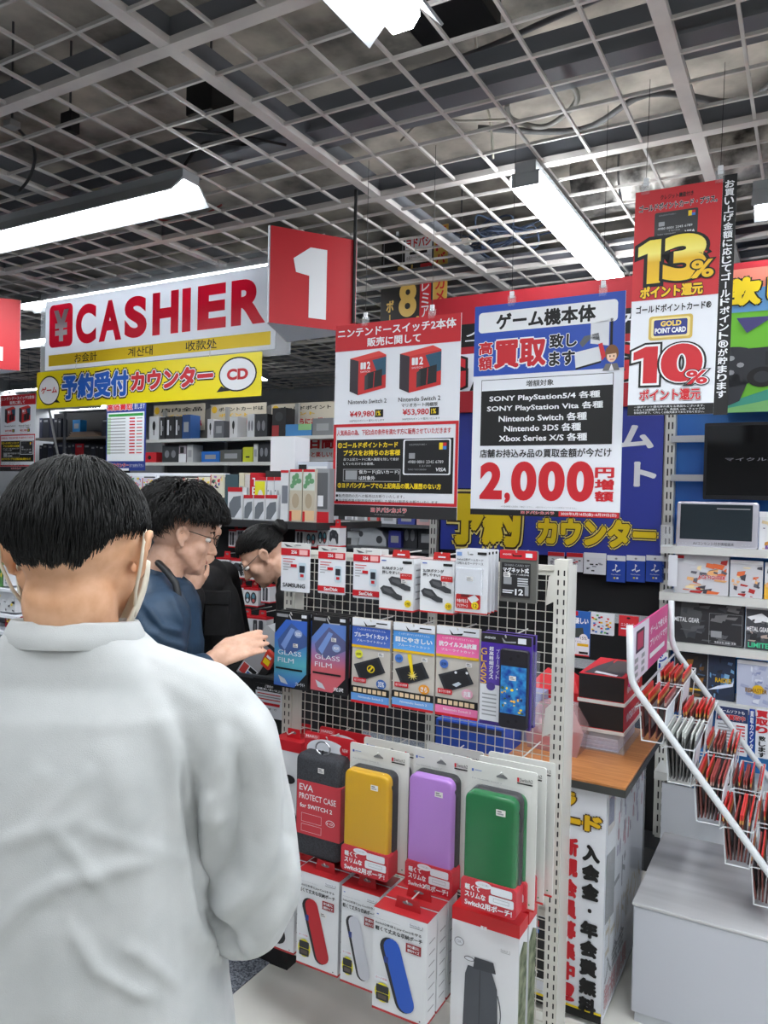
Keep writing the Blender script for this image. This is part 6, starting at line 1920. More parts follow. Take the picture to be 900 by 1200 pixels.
# ------------------------------------------------------------------ customer in black behind him
YD = 2.85
hd = at_y(236, 612, YD)
root = person('person in black clothes standing behind the bespectacled man, head hidden from view', hd.x, YD)
M3 = headmat(hd, math.radians(-20), math.radians(12))
nk = hd + Vector((.01, -.0, -.2))
cxd = at_y(249, 700, YD).x
a_ = Vector((cxd - .01, YD - .15, 1.225)); b_ = Vector((cxd + .01, YD + .15, 1.225))
ea, eb = Vector((cxd - .07, YD - .20, 1.0)), Vector((cxd + .06, YD + .2, .98))
wa, wb = at_y(226, 690, YD - .25), Vector((cxd - .10, YD + .26, 1.02))
sh = head_shapes(M3, .95, neck_to=nk)
sh += [('cap', a_, .05, b_, .05), ('cap', (cxd, YD, 1.16), .085, (cxd, YD, .9), .10), ('cap', a_, .045, ea, .038), ('cap', ea, .038, wa, .027), ('cap', b_, .045, eb, .038), ('cap', eb, .038, wb, .027)]
sh += hand_shapes(wa, Vector((.1, -.2, 1)), Vector((.3, -1, -.1)), .9, .3, 1)
sh += hand_shapes(wb, Vector((0, .9, .2)), Vector((.3, 0, .9)), .9, .4, 1)
sh += stand_legs(cxd, YD, math.radians(70), .85)
keep(link_mesh('body', blob_mesh(sh, .007, 4), SKIN2, None), root)
h = hair_mesh(M3, .95, lambda d: d.z + (.3 if d.y < 0 else -.3), lambda d: Vector((d.x * .3, .1, -1)), 900, .06, 'hair', None, HAIR, seed=5, r0=.002); keep(h, root)
face_bits(M3, root)
BLK = noisy('black_twill', (13, 13, 15), (22, 22, 25), 30, rough=.85, bump=.2)
sh = [('chain', [((cxd - .01, YD, 1.24), .07), ((cxd, YD, 1.14), .105), ((cxd + .015, YD, 1.0), .115), ((cxd, YD, .78), .13)]), ('cap', a_, .062, b_, .062), ('chain', [(a_, .062), (ea, .060), (ea.lerp(wa, .86), .050)]), ('chain', [(b_, .060), (eb, .052), (eb.lerp(wb, .8), .042)])]
keep(link_mesh('jacket', blob_mesh(sh, .008, 4), BLK, None), root)
m = MB(); q = at_y(247, 708, YD - .205); m.box(q.x - .02, q.x + .065, q.y - .012, q.y + .03, q.z - .11, q.z + .045, BLK); m.box(q.x - .024, q.x + .069, q.y - .017, q.y - .008, q.z + .0, q.z + .05, BLK); keep(m.build('pocket', None, bevel=.006), root)
trousers_of(cxd, YD, math.radians(70), .85, BLK, root)

# ------------------------------------------------------------------ woman bowing behind the rack
YE = 2.86
hw = at_y(307, 650, YE)
root = person('person with black hair in a bun bowing her head behind the rack', hw.x + .15, YE)
M4 = headmat(hw, math.radians(97), math.radians(42))
nk = at_y(335, 668, YE + .02)
ch = at_y(362, 740, YE + .05); hipw = Vector((at_y(392, 900, YE).x, YE + .08, .84))
sh = head_shapes(M4, .93, neck_to=nk)
s1, s2 = at_y(345, 700, YE - .13), at_y(348, 690, YE + .13)
e1, e2 = at_y(338, 772, YE - .15), at_y(338, 772, YE + .15)
w1_, w2_ = at_y(314, 805, YE - .08), at_y(314, 805, YE + .1)
sh += [('cap', nk, .05, ch, .10), ('cap', ch, .11, hipw, .12), ('cap', s1, .045, s2, .045), ('cap', s1, .04, e1, .033), ('cap', e1, .033, w1_, .024), ('cap', s2, .04, e2, .033), ('cap', e2, .033, w2_, .024)]
sh += hand_shapes(w1_, Vector((-1, .2, -.1)), Vector((0, 0, 1)), .85, .35, 1) + hand_shapes(w2_, Vector((-1, -.2, -.1)), Vector((0, 0, 1)), .85, .35, -1)
sh += stand_legs(hipw.x, hipw.y, math.radians(80), .82)
keep(link_mesh('body', blob_mesh(sh, .0055, 4), SKIN2, None), root)
def reg4(d):
    if d.y > .0: return d.z - (.02 + .42 * d.y)
    return d.z + .42
def flow4(d):
    return Vector((0, -1, .25)) + Vector((-d.x * .6, 0, 0))
h = hair_mesh(M4, .93, reg4, flow4, 2200, .07, 'hair', None, HAIR, cen=(0, -.012, .026), rad=(.080, .101, .090), lift=.003, r0=.0014, wig=.08, seed=15); keep(h, root)
m = MB()
b = MB(); b.ball((0, -.118, .035), (.031, .028, .031), HAIR, 16, 10)
m.add([tuple(M4 @ Vector(p)) for p in b.v], b.f, HAIR)
for k in range(60):
    a = 2 * PI * k / 60
    m.tube([M4 @ Vector((.032 * math.cos(a + t * 1.2) * math.sin(.4 + t * 2.2), -.118 - .029 * math.cos(.4 + t * 2.2), .035 + .032 * math.sin(a + t * 1.2) * math.sin(.4 + t * 2.2))) for t in (0, .33, .66, 1)], .0016, HAIR, 3)
keep(m.build('hair_bun', None, True), root)
face_bits(M4, root)
m = MB()
for e_ in (1, -1):
    m.tube([M4 @ Vector(p) for p in ((e_ * .055, .092, .006), (e_ * .072, .06, .006), (e_ * .078, .002, .010))], .0013, BLACK, 5)
    m.tube([M4 @ Vector((e_ * .031 + .022 * math.cos(2 * PI * i / 16), .098, .003 + .016 * math.sin(2 * PI * i / 16))) for i in range(16)], .0013, BLACK, 5, True)
keep(m.build('glasses', None, True), root)
sh = [('chain', [(nk + Vector((.03, 0, -.03)), .07), (ch, .135), (hipw + Vector((0, 0, .08)), .15), (hipw, .15)]), ('cap', s1, .07, s2, .07), ('chain', [(s1, .064), (e1, .052), (e1.lerp(w1_, .8), .038)]), ('chain', [(s2, .064), (e2, .052), (e2.lerp(w2_, .8), .038)])]
keep(link_mesh('uniform_jacket', blob_mesh(sh, .008, 4), BLK, None), root)
trousers_of(hipw.x, hipw.y, math.radians(80), .82, BLK, root)
# ================================================================== things by the reaching hand
def cardboard(name, label, cat, px0, px1, py0, py1, u, c, d=.06, group=None, lean=0.0):
    w0, w1, z0, z1 = box_of(px0, px1, py0, py1, u)
    t = thing(name, label, cat, (w0, u, z0), 0, group, tilt=lean)
    W, H = w1 - w0, z1 - z0
    m = MB(); m.box(0, W, 0, d, 0, H, c); m.build('box', t, bevel=.0015)
    return t, SG(W, H), W, H, d
zd = zt2 + .012
a = at_y(276, 800, 2.56)
t = thing('demo_carton', 'tilted grey demonstration carton with black band under the reaching hand', 'carton', (*to_store(a.x, a.y), zd - .01), math.radians(12), roll=math.radians(34))
L_ = .155; Hh = .085
m = MB(); m.box(0, .07, 0, .09, 0, L_, col(150, 150, 154, .4)); m.build('box', t, bevel=.003)
m = MB(); m.rect(.004, .01, .066, .05, -.0008, PAPER); m.rect(.006, .012, .03, .048, -.0012, col(190, 60, 60)); m.rect(.034, .012, .05, .03, -.0012, col(60, 100, 170)); m.rect(.034, .034, .064, .048, -.0012, INK); m.build('label_print', t)
m = MB(); m.box(.0705, .098, -.006, .09, .015, L_ + .03, BLACK); m.build('black_band', t, bevel=.003)
m = MB(); m.prism(rr(.0, L_ + .001, .098, L_ + .045, .008), .0, .085, col(176, 178, 182, .35)); m.build('grey_lid', t)
m = MB(); m.prism(rr(.01, L_ - .01, .08, L_ + .0, .003), -.004, -.0005, BLACK); m.build('lid_edge', t)
a = at_y(311, 800, 2.56)
t = thing('chrome_stand', 'curved silver display stand beside the blue film pack', 'display stand', (*to_store(a.x, a.y), zt2), roll=math.radians(-14))
m = MB(); m.loft([[(x + .016 * math.sin(z * 9), y, z) for x, y in ((-.022, 0), (.022, 0), (.022, .05), (-.022, .05))] for z in [k * .014 for k in range(9)]], col(186, 188, 194, .25, .7)); m.build('blade', t)
a = at_y(306, 766, 2.32)
t = thing('snack_packet', 'small red and yellow printed packet just under the fingertips', 'packet', (*to_store(a.x, a.y), a.z - .03), roll=math.radians(30))
m = MB(); m.soft(rr(0, 0, .035, .055, .004), -.006, .006, col(206, 60, 44, .35), .003); m.build('packet', t)
m = MB(); m.rect(.006, .012, .03, .03, -.0066, YEL); m.rect(.01, .034, .028, .042, -.0066, PAPER); m.build('print', t)
for i, (p0, p1, q0, q1, l, rim) in enumerate(((222, 241, 735, 764, 'blue and white clear bag pack with red rim beside the black jacket', 1), (238, 260, 744, 772, 'speckled clear bag pack with red rim below the black jacket', 0))):
    w0, w1, z0, z1 = box_of(p0, p1, q0, q1, 2.5)
    W, H = w1 - w0, z1 - z0
    t = thing('bag_pack', l, 'packet', (w0, 2.5 + .03 * i, z0), 0, roll=math.radians(8))
    m = MB(); m.loft([[(0, 0, 0), (W, 0, 0), (W, .05, 0), (0, .05, 0)], [(-.004, -.004, H), (W + .008, -.004, H * .86), (W + .008, .055, H * .86), (-.004, .055, H)]], col(206, 208, 214, .3)); m.build('bag', t)
    m = MB(); m.tube([(-.004, -.005, H), (W + .008, -.005, H * .86)], .004, RED, 6); m.build('rim', t)
    m = MB()
    if rim: m.poly([(.0, H * .4), (W * .5, H * .9), (W * .9, H * .7), (W * .2, H * .3)], -.005, col(60, 70, 150)); m.poly([(.0, H * .3), (W * .8, H * .62), (W * .8, H * .55), (0, H * .2)], -.0056, RED)
    else: [m.rect(W * (.1 + .12 * a_), H * (.1 + .14 * b_), W * (.16 + .12 * a_), H * (.17 + .14 * b_), -.005, col(110, 116, 136)) for a_ in range(6) for b_ in range(4)]
    m.build('print', t)
# ================================================================== black accessory gondola farther back
GU = 2.80
ga = on_u(243, 620, GU)[0]; gb = on_u(400, 620, GU)[0]
gz = (on_u(268, 609, GU - .12)[1] + on_u(384, 611, GU - .12)[1]) / 2
DARK = col(20, 20, 23, .7)
t = thing('accessory_gondola', 'black accessory gondola of red topped packs behind the bowing woman', 'display rack', (0, 0, 0))
m = MB(); m.box(ga, gb, GU, GU + .05, .12, gz, DARK); m.build('back_panel', t)
m = MB(); m.box(ga - .02, gb + .02, GU - .22, GU + .32, gz - .03, gz, col(40, 40, 43, .6)); m.build('top_shelf', t)
m = MB(); m.box(ga, gb, GU - .2, GU + .3, 0, .12, DARK); m.build('base', t)
gond = t
RPK = []
def accessory(label, px0, px1, py0, py1, u, pic):
    w0, w1, z0, z1 = box_of(px0, px1, py0, py1, u)
    W, H, D = w1 - w0, z1 - z0, .05
    t = lid_box(label, w0, u, z0, W, H, D, 'red topped packs on the black gondola', .006, RED)
    g = SG(W, H)
    DK = col(58, 60, 66)
    if pic == 'grip':
        for c in (.3, .72): g.e(c, .52, .2, .34, DK, 1, 18).e(c, .42, .1, .14, col(90, 150, 170), 2, 12).e(c, .68, .09, .1, col(200, 90, 90) if c > .5 else PAPER, 2, 12)
    elif pic == 'pad':
        g.p([(.12, .3), (.35, .16), (.7, .2), (.9, .4), (.9, .85), (.76, .9), (.62, .62), (.36, .6), (.2, .8), (.1, .7)], DK, 1).e(.3, .4, .06, .07, col(96, 98, 104), 2, 10).e(.7, .45, .06, .07, col(96, 98, 104), 2, 10)
    else:
        g.r(.2, .45, .12, .9, DK, 1, .006).r(.55, .8, .12, .9, DK, 1, .006).r(.3, .36, .3, .8, GREY, 2)
    g.b.build('picture', t)
    m = MB(); m.tube([(W * .54, D * .5, H + .02), (W * .54, GU - u, H + .02)], .002, STEEL, 5); m.build('hook', t)
for i, q in enumerate(((268, 276, 621, 641, 'c', 'narrow pack with twin dark shapes, left of the hair bun row'), (277, 286, 620, 641, 'c', 'narrow pack touching the bowing head on the upper row'), (346, 357, 621, 640, 'c', 'slim pack in the upper row just right of the hair bun'), (358, 371, 622, 641, 'grip', 'pack with twin round grips in the upper row'), (372, 384, 619, 640, 'grip', 'pack with dark round shape near the end of the upper row'), (385, 398, 617, 640, 'pad', 'pack with a slanting controller at the right end of the upper row'),
    (253.5, 269, 654, 671, 'grip', 'pack picturing blue and red round grips near the glasses'), (271, 286, 656, 677, 'pad', 'pack picturing a grey controller near the bowing face'), (288, 304, 660, 680, 'pad', 'pack picturing a dark controller partly behind the bowing face'),
    (277, 285, 687, 706, 'c', 'narrow pack left in the lower red topped group'), (285.5, 302, 690, 710, 'grip', 'front pack picturing round grips in the lower group'), (306, 316, 686, 706, 'c', 'white pack at the right of the lower group'))):
    accessory('red topped ' + q[5], q[0], q[1], q[2], q[3], GU - (.17 if q[2] > 650 else .12), q[4])
for i, q in enumerate(((275, 294, 722, 745), (293, 312, 724, 748))):
    accessory(('red topped carton low on the black gondola above the reaching hand', 'red topped carton low on the black gondola beside the grey lid')[i], *q, GU - .2, 'c')
# cases standing on its top
def top_item(label, cat, px0, px1, py0, u, c, d=.05, deco=None, name='carton', zb=None, group=None):
    zb = gz if zb is None else zb
    w0, w1 = on_u(px0, py0 + 15, u)[0], on_u(px1, py0 + 15, u)[0]
    z1 = on_u((px0 + px1) / 2, py0, u)[1]
    t = thing(name, label, cat, (w0, u, zb), 0, group)
    W, H = w1 - w0, z1 - zb
    m = MB(); m.box(0, W, 0, d, 0, H, c); m.build('box', t, bevel=.001)
    g = SG(W, H)
    if deco: deco(g)
    else: g.r(.2, .8, .3, .7, GREY)
    g.b.build('print', t)
    return t
LG = col(220, 222, 226)
def phonecase(g):
    g.r(0, 1, 0, .14, RED).p([(.1, .95), (.12, .5), (.4, .3), (.9, .26), (.95, .95)], col(110, 116, 124), 1).p([(.5, .95), (.95, .6), (.95, .95)], PAPER, 2)
def redtop(g): g.r(0, 1, 0, .08, RED).e(.6, .6, .25, .3, col(170, 172, 178), 1).r(.1, .3, .3, .34, GREY, 1)
def greenpack(g):
    g.r(0, 1, 0, .05, RED).r(0, 1, .05, .4, col(206, 214, 206), 1)
    RR = random.Random(3)
    for k in range(8): g.e(RR.uniform(.2, .8), RR.uniform(.1, .36), .18, .05, col(104, 156, 112), 2 + k * .05, 10)
    g.r(0, 1, .4, .78, col(196, 188, 170), 1).e(.5, .6, .3, .14, col(176, 160, 136), 2).r(0, 1, .78, .97, col(228, 190, 150), 1).r(0, .2, .8, .99, RED, 2)
F1, F2, F3 = GU - .16, GU - .06, GU + .06
top_item('flat white pack with a grey rounded case at the left of the gondola top', 'phone case', 267, 284, 571, F1, LG, .03, phonecase)
for i, (p0, p1, l) in enumerate(((285.5, 296.5, 'first of three small white packs with grey curves on the gondola top'), (297.5, 310, 'second of three small white packs with grey curves on the gondola top'), (311, 325, 'third of three small white packs with grey curves next to the tall packs'))):
    top_item(l, 'phone case', p0, p1, 580, F1, LG, .03, phonecase)
top_item('yellow fronted pack in the second row on the gondola top', 'phone case', 299, 312, 559, F2, LG, .03, lambda g: g.r(0, 1, 0, .08, RED).r(.0, .9, .1, .7, col(226, 220, 40), 1).e(.5, .6, .3, .3, LG, 2))
top_item('white pack with red top right of the yellow fronted pack', 'phone case', 313, 321, 559, F2, LG, .03, redtop)
top_item('white pack with red top beside the tall pale pack', 'phone case', 321.5, 329, 559, F2, LG, .03, redtop)
top_item('tall pale pack with a grey phone shape on the gondola top', 'phone case', 329, 338, 551, F1, LG, .03, lambda g: g.r(0, 1, 0, .05, RED).r(.2, .95, .3, .65, col(120, 124, 134), 1, .003))
top_item('first tall beige and green patterned pack on the gondola top', 'phone case', 340, 354, 550, F1, col(214, 206, 190), .03, greenpack)
top_item('second tall beige and green patterned pack on the gondola top', 'phone case', 355.5, 369, 550, F1, col(214, 206, 190), .03, greenpack)
top_item('dark grey tall pack at the right end of the gondola top', 'phone case', 370, 386, 549, F1 + .02, col(150, 152, 156), .04, lambda g: g.r(0, 1, .8, 1, RED).r(.1, .9, .08, .75, col(96, 98, 102), 1).r(.2, .6, .5, .7, PAPER, 2))
top_item('upright red box with white vertical marks behind the small packs', 'carton', 293, 304, 554, F3, RED, .05, lambda g: g.vt('TEL', .5, .1, .7, WHITE, .03, 1, .02))
top_item('dark teal box at the back of the gondola top', 'carton', 264, 279, 556, F3, col(62, 84, 92), .05, lambda g: g.r(.5, .9, .5, .8, PAPER))
top_item('narrow white and yellow box beside the dark teal box', 'carton', 280, 286, 554, F3, col(212, 206, 180), .05)
top_item('narrow brown and white box behind the small packs', 'carton', 287, 292.5, 556, F3, col(206, 200, 196), .05)
top_item('black rounded object behind the yellow fronted pack', 'carton', 311, 328, 552, F3 + .03, col(44, 42, 40), .05)
top_item('large white earphone box standing high at the back of the gondola top', 'carton', 317, 346, 512, F3 + .1, col(226, 227, 231), .12, lambda g: g.e(.35, .55, .1, .12, GREY).e(.35, .55, .08, .1, LG, 1).r(.56, .6, .5, .85, GREY))
top_item('pale blue white flat cartons stack at the right back of the gondola top', 'carton', 349, 384, 541, F3 + .1, col(206, 212, 224), .1, lambda g: g.r(.03, .3, .05, .3, INK).r(.35, .97, .08, .3, WHITE))
# ================================================================== high stock shelves at the back
SU = 5.6
SH = [(on_u(190, 516, SU)[1] + on_u(388, 509, SU)[1]) / 2, (on_u(190, 543, SU)[1] + on_u(388, 540, SU)[1]) / 2]
sa, sb = on_u(168, 515, SU)[0], on_u(420, 515, SU)[0]
stop = on_u(300, 470, SU)[1]
t = thing('stock_shelf', 'long grey stock shelf of audio boxes behind the yellow counter board', 'shelf unit', (0, 0, 0))
m = MB(); m.box(sa, sb, SU + .32, SU + .36, 0, stop, col(96, 94, 92, .7)); m.build('back_panel', t)
for z in SH:
    m = MB(); m.box(sa, sb, SU, SU + .32, z - .012, z, col(186, 186, 182)); m.box(sa, sb, SU - .01, SU, z - .03, z + .002, col(200, 200, 196)); m.build('shelf', t)
m = MB(); m.box(sa, sb, SU + .1, SU + .31, 0, 1.5, col(50, 50, 52)); m.build('lower_body', t)
x = sa
for k in range(4):
    m = MB(); m.box(sa + (sb - sa) * k / 3 - .02, sa + (sb - sa) * k / 3 + .02, SU + .28, SU + .32, 0, stop, col(150, 150, 148)); m.build('upright', t)
def far_item(label, cat, px0, px1, py0, zb, u, c, d=.14, deco=None, name='carton'):
    return top_item(label, cat, px0, px1, py0, u, c, d, deco, name, zb)
for i, (p0, p1, l, a_, b_) in enumerate(((180, 240, 'beige sale poster with red lettering behind the black headset boxes', '店内全品', 'お買い得'), (247, 312, 'beige sale poster with gold top line in the middle of the stock shelf', 'ポイントカードは', 'さらにお得'), (318, 392, 'beige sale poster with red lettering at the right of the stock shelf', 'ゴールドポイント', '還元がさらにお得に!'))):
    w0, w1, z0, z1 = box_of(p0, p1, 474 - i, 505 - i * 2, SU + .31)
    W, H = w1 - w0, z1 - z0
    t = thing('wall_poster', l, 'poster', (w0, SU + .31, z0)); sheet('sheet', W, H, col(196, 186, 168), t)
    g = SG(W, H); g.t(a_, .15, .95, .12, .28, INK, 1, .02).t('ポイント', .15, .7, .36, .5, GOLD, 1, .03).t(b_, .06, .95, .62, .9, RED, 1, .03).e(.07, .2, .05, .14, GOLD, 1); g.b.build('print', t)
w0, w1, z0, z1 = box_of(345, 392, 512, 540, SU + .31)
t = thing('wall_poster', 'white poster with large red 90 day lettering behind the white earphone box', 'poster', (w0, SU + .31, z0)); sheet('sheet', w1 - w0, z1 - z0, PAPER, t)
g = SG(w1 - w0, z1 - z0); g.t('90日間', .04, .98, .05, .5, RED, 1, .04).t('ずーっと楽しい!', .04, .95, .62, .85, RED, 1, .02); g.b.build('print', t)
B1 = lambda g: g.e(.5, .4, .16, .2, INK).r(.46, .54, .5, .8, INK)
Bw = lambda g: g.r(.2, .4, .15, .8, col(210, 212, 216)).e(.6, .5, .1, .12, GREY)
Bd = lambda g: g.e(.3, .5, .14, .22, col(120, 122, 128)).e(.7, .5, .14, .22, col(120, 122, 128))
for q in (('white microphone box at the left of the upper stock shelf', 175, 186, 488, 0, (206, 208, 210), B1), ('slim black box beside the white microphone box', 187.5, 193, 489, 0, (34, 34, 38), Bw), ('black headset box with white streak on the upper stock shelf', 194, 204, 488, 0, (30, 30, 34), Bw), ('second black headset box with white streak on the upper stock shelf', 204.5, 213, 488, 0, (34, 36, 42), Bw), ('tall dark blue box on the upper stock shelf', 213.5, 223, 486, 0, (24, 66, 120), None),
          ('white slim box left of the grey box in the upper stock shelf', 243, 250, 491, 0, (196, 196, 200), B1), ('grey box in the middle of the upper stock shelf', 251, 262, 493, 0, (96, 98, 104), None), ('white slim box near the middle of the upper stock shelf', 269, 278, 488, 0, (206, 206, 208), B1), ('white box with dark rings on the upper stock shelf', 289.5, 298, 485, 0, (200, 202, 206), Bd), ('black box with a round speaker picture', 299, 313, 485, 0, (44, 46, 52), Bd),
          ('tall black tower speaker box with red foot on the upper stock shelf', 319, 335, 478, 0, (28, 28, 30), lambda g: g.r(0, .5, .6, 1, col(150, 40, 44)).e(.5, .3, .3, .16, col(50, 50, 54), 1)), ('long blue to green soundbar box lying on the upper stock shelf', 334, 365, 497, 0, (64, 130, 190), lambda g: g.r(.5, 1, 0, .5, col(140, 190, 130))), ('grey box at the right end of the upper stock shelf', 366, 390, 490, 0, (120, 122, 126), None),
          ('small red box with a hand shape on the lower stock shelf', 170, 183, 530, 1, (196, 34, 44), lambda g: g.e(.4, .5, .15, .2, INK)), ('black desk speaker box with twin cones on the lower stock shelf', 190, 209, 522, 1, (48, 50, 54), Bd), ('white and black box beside the twin cone speaker box', 209.5, 218, 522, 1, (150, 140, 150), lambda g: g.r(0, 1, .5, 1, LG).r(.2, .7, .1, .45, INK, 1)), ('pale tall box on the lower stock shelf', 219, 226, 521, 1, (186, 188, 188), None), ('bright blue box on the lower stock shelf', 236, 257, 529, 1, (28, 104, 190), None), ('long dark grey box on the lower stock shelf', 258, 283, 527, 1, (84, 86, 84), None), ('yellow green box on the lower stock shelf', 284.5, 296, 524, 1, (190, 196, 40), lambda g: g.r(.3, .7, .6, .7, INK)), ('pale box with black side on the lower stock shelf', 297, 302, 520, 1, (196, 198, 196), None), ('black camera box with a round lens on the lower stock shelf', 302.5, 316, 518, 1, (38, 40, 46), Bd)):
    far_item(q[0], 'carton', q[1], q[2], q[3], SH[q[4]] + .002, SU + .06, col(*q[5]), .14, q[6])
# dark book shelves at the left, farther
DU2 = 6.6
da, db = on_u(40, 515, DU2)[0], on_u(128, 515, DU2)[0]
dz = [on_u(85, 512, DU2)[1], on_u(85, 541, DU2)[1]]
t = thing('book_shelf', 'dark book shelf under the far lamp left of the price list poster', 'shelf unit', (0, 0, 0))
m = MB(); m.box(da, db, DU2 + .3, DU2 + .34, 0, on_u(85, 480, DU2)[1], col(20, 20, 24)); m.build('back_panel', t)
for z in dz:
    m = MB(); m.box(da, db, DU2, DU2 + .3, z - .03, z, col(120, 112, 104)); m.build('shelf', t)
m = MB(); m.box(da, db, DU2 + .05, DU2 + .3, 0, dz[1] - .2, col(36, 36, 40)); m.build('lower_body', t)
R = random.Random(31)
xs_ = 44
i = 0
for row, (y0, y1) in enumerate(((490, 511), (519, 540))):
    x = 46
    while x < 122:
        wpx = R.choice((4, 5, 6, 8))
        if row == 0 and 78 < x + wpx and x < 118: x = 119; continue
        if row == 1 and x < 88 < x + wpx: wpx = 88 - x
        c = R.choice(((30, 32, 56), (40, 42, 52), (26, 28, 34), (54, 58, 80), (36, 40, 66)))
        if row == 1 and 88 <= x < 97: c = (198, 30, 44); wpx = 10
        if row == 0 and 71 <= x < 79: c = (24, 110, 170); wpx = 7
        t = far_item('dark case standing in the rows of the dark book shelf' if c[0] < 150 and c[2] < 150 else ('bright red case in the lower row of the dark book shelf' if c[0] > 150 else 'bright blue case in the upper row of the dark book shelf'), 'media case', x, x + wpx - .6, y0 + R.randint(0, 3), dz[row] + .001, DU2 + .05, col(*c), .1, lambda g: g.r(.2, .8, .1, .2, GREY), 'media_case')
        if c[0] < 150 and c[2] < 150: t['group'] = 'dark cases in the book shelf'
        x += wpx
t = far_item('blue box on the upper row of the dark book shelf above the tan papers', 'carton', 85, 94, 492, dz[0] + .07, DU2 + .12, col(20, 116, 180), .1)
w0, w1, z0, z1 = box_of(80, 117, 501, 511, DU2 + .04)
t = thing('paper_stack', 'stack of tan papers lying in the dark book shelf', 'paper stack', (w0, DU2 + .04, dz[0] + .001))
for k in range(5):
    m = MB(); m.box(.02 * (k % 2) + .01 * k, (w1 - w0) - .03 * k, 0, .2, k * .014, k * .014 + .012, col(150 - 6 * k, 124 - 4 * k, 100)); m.build('sheaf', t)
# leaning poles
for i, (p, q, c, l) in enumerate((((58, 482), (70, 545), (206, 206, 206), 'thin white pole leaning in front of the dark book shelf'), ((72, 482), (71, 545), (90, 92, 98), 'grey upright pole in front of the dark book shelf'))):
    a, b = on_u(*p, 6.2), on_u(*q, 6.2)
    d = (a[0] - b[0]) / (a[1] - b[1])
    t = thing('pole', l, 'pole', (b[0] - d * b[1], 6.2 + .05 * i, 0))
    m = MB(); m.tube([(0, 0, .02), (d * a[1], 0, a[1])], .018 if i else .014, col(*c), 8); m.build('shaft', t)
    m = MB(); m.tube([(0, 0, 0), (0, 0, .02)], .03, col(60, 60, 62), 10); m.build('foot', t)
# price list poster hanging
w0, w1, z0, z1 = rect_on_u((123.5, 474), (171, 470), (125.5, 552), (170, 551), 4.4)
W, H = w1 - w0, z1 - z0
t = thing('hanging_poster', 'blue framed price list poster hanging below the yellow counter board', 'sign', (w0, 4.4, z0))
sheet('board', W, H, col(40, 60, 140), t); hang(t, W, H, z0, fr=(.2, .8))
g = SG(W, H); g.t('高価買取', .02, .68, .01, .11, RED, 2, .03, ((.05, WHITE),)).t('致します', .72, .98, .02, .1, WHITE, 2).r(.03, .97, .14, .86, PAPER, 1).r(.06, .94, .16, .2, col(40, 140, 60), 2)
for k in range(12): g.r(.06, .5, .225 + .046 * k, .24 + .046 * k, GREY, 2).r(.6, .74, .222 + .046 * k, .243 + .046 * k, RED, 2).r(.78, .92, .225 + .046 * k, .24 + .046 * k, RED if k % 2 else GREY, 2).r(.03, .12, .212 + .046 * k, .25 + .046 * k, col(170, 206, 150), 1.5)
g.t('買取カウンター', .03, .6, .89, .95, RED, 2, .03, ((.04, WHITE),)).t('までお持ち下さい', .62, .97, .9, .95, WHITE, 2).r(0, .6, .965, 1, PAPER, 1)
g.b.build('print', t)
# white gondola of small character packs
VU = 3.7
va, vb = on_u(118, 560, VU)[0], on_u(264, 560, VU)[0]
vz = (on_u(150, 556, VU)[1] + on_u(255, 557, VU)[1]) / 2
t = thing('white_gondola', 'white mesh topped gondola of colourful packs behind the front heads', 'display rack', (0, 0, 0))
m = MB(); m.box(va, vb, VU + .03, VU + .06, .1, vz, col(90, 90, 94)); m.build('back_panel', t)
m = MB(); m.box(va, vb, VU - .01, VU + .04, vz - .012, vz + .012, PAPER); m.build('top_rail', t)
m = MB(); m.box(va, vb, VU - .2, VU + .1, 0, .1, PAPER); m.build('base', t)
m = MB()
for k in range(56):
    x = va + (vb - va) * .5 + (vb - va) * .42 * k / 56
    m.rect(x, vz - .035, x + .006, vz - .006, VU - .012, col(50, 50, 54))
m.build('slot_strip', t)
xp = on_u(184, 590, VU - .05)[0]
m = MB(); m.box(xp - .01, xp + .01, VU - .06, VU - .04, .1, vz, PAPER); m.build('upright', t)
CC = ((230, 200, 60), (80, 90, 170), (220, 120, 150), (230, 232, 236), (210, 60, 60), (90, 150, 110), (240, 220, 140), (60, 60, 70), (160, 120, 180))
R = random.Random(17)
def pack(label, a, b, y0, y1, u, base, seed):
    w0, w1, z0, z1 = box_of(a, b, y0, y1, u)
    t = thing('toy_pack', label, 'packaged toy', (w0, u, z0), 0, 'colourful packs on the white gondola')
    m = MB(); m.box(0, w1 - w0, 0, .02, 0, z1 - z0, col(*base)); m.build('pack', t)
    g = SG(w1 - w0, z1 - z0); burst(g, CC, 22, .05, .92, 1, seed); g.r(0, .06, 0, 1, RED, 5); g.b.build('print', t)
for i, (a, b, y0, y1, l) in enumerate(((185.5, 200, 561, 583, 'first of the colourful packs right of the white gondola upright'), (201, 214, 561, 581, 'second of the colourful packs right of the white gondola upright'), (215.5, 231, 560, 579, 'third colourful pack above the bespectacled head'), (232, 246, 559, 577, 'fourth colourful pack at the right of the bespectacled head'), (247, 261, 556, 583, 'pale blue pink pack at the right end of the white gondola'), (154, 166, 558, 576, 'upper colourful pack left of the white gondola upright'), (167, 180, 560, 578, 'upper black edged colourful pack beside the white gondola upright'), (158, 170, 579, 598, 'middle colourful pack left of the white gondola upright'), (171, 183, 580, 600, 'dark colourful pack left of the white gondola upright'), (160, 183, 602, 622, 'lower colourful pack left of the white gondola upright'))):
    pack(l, a, b, y0, y1, VU - .06, R.choice(((214, 216, 226), (226, 220, 200), (210, 206, 220))), i + 40)
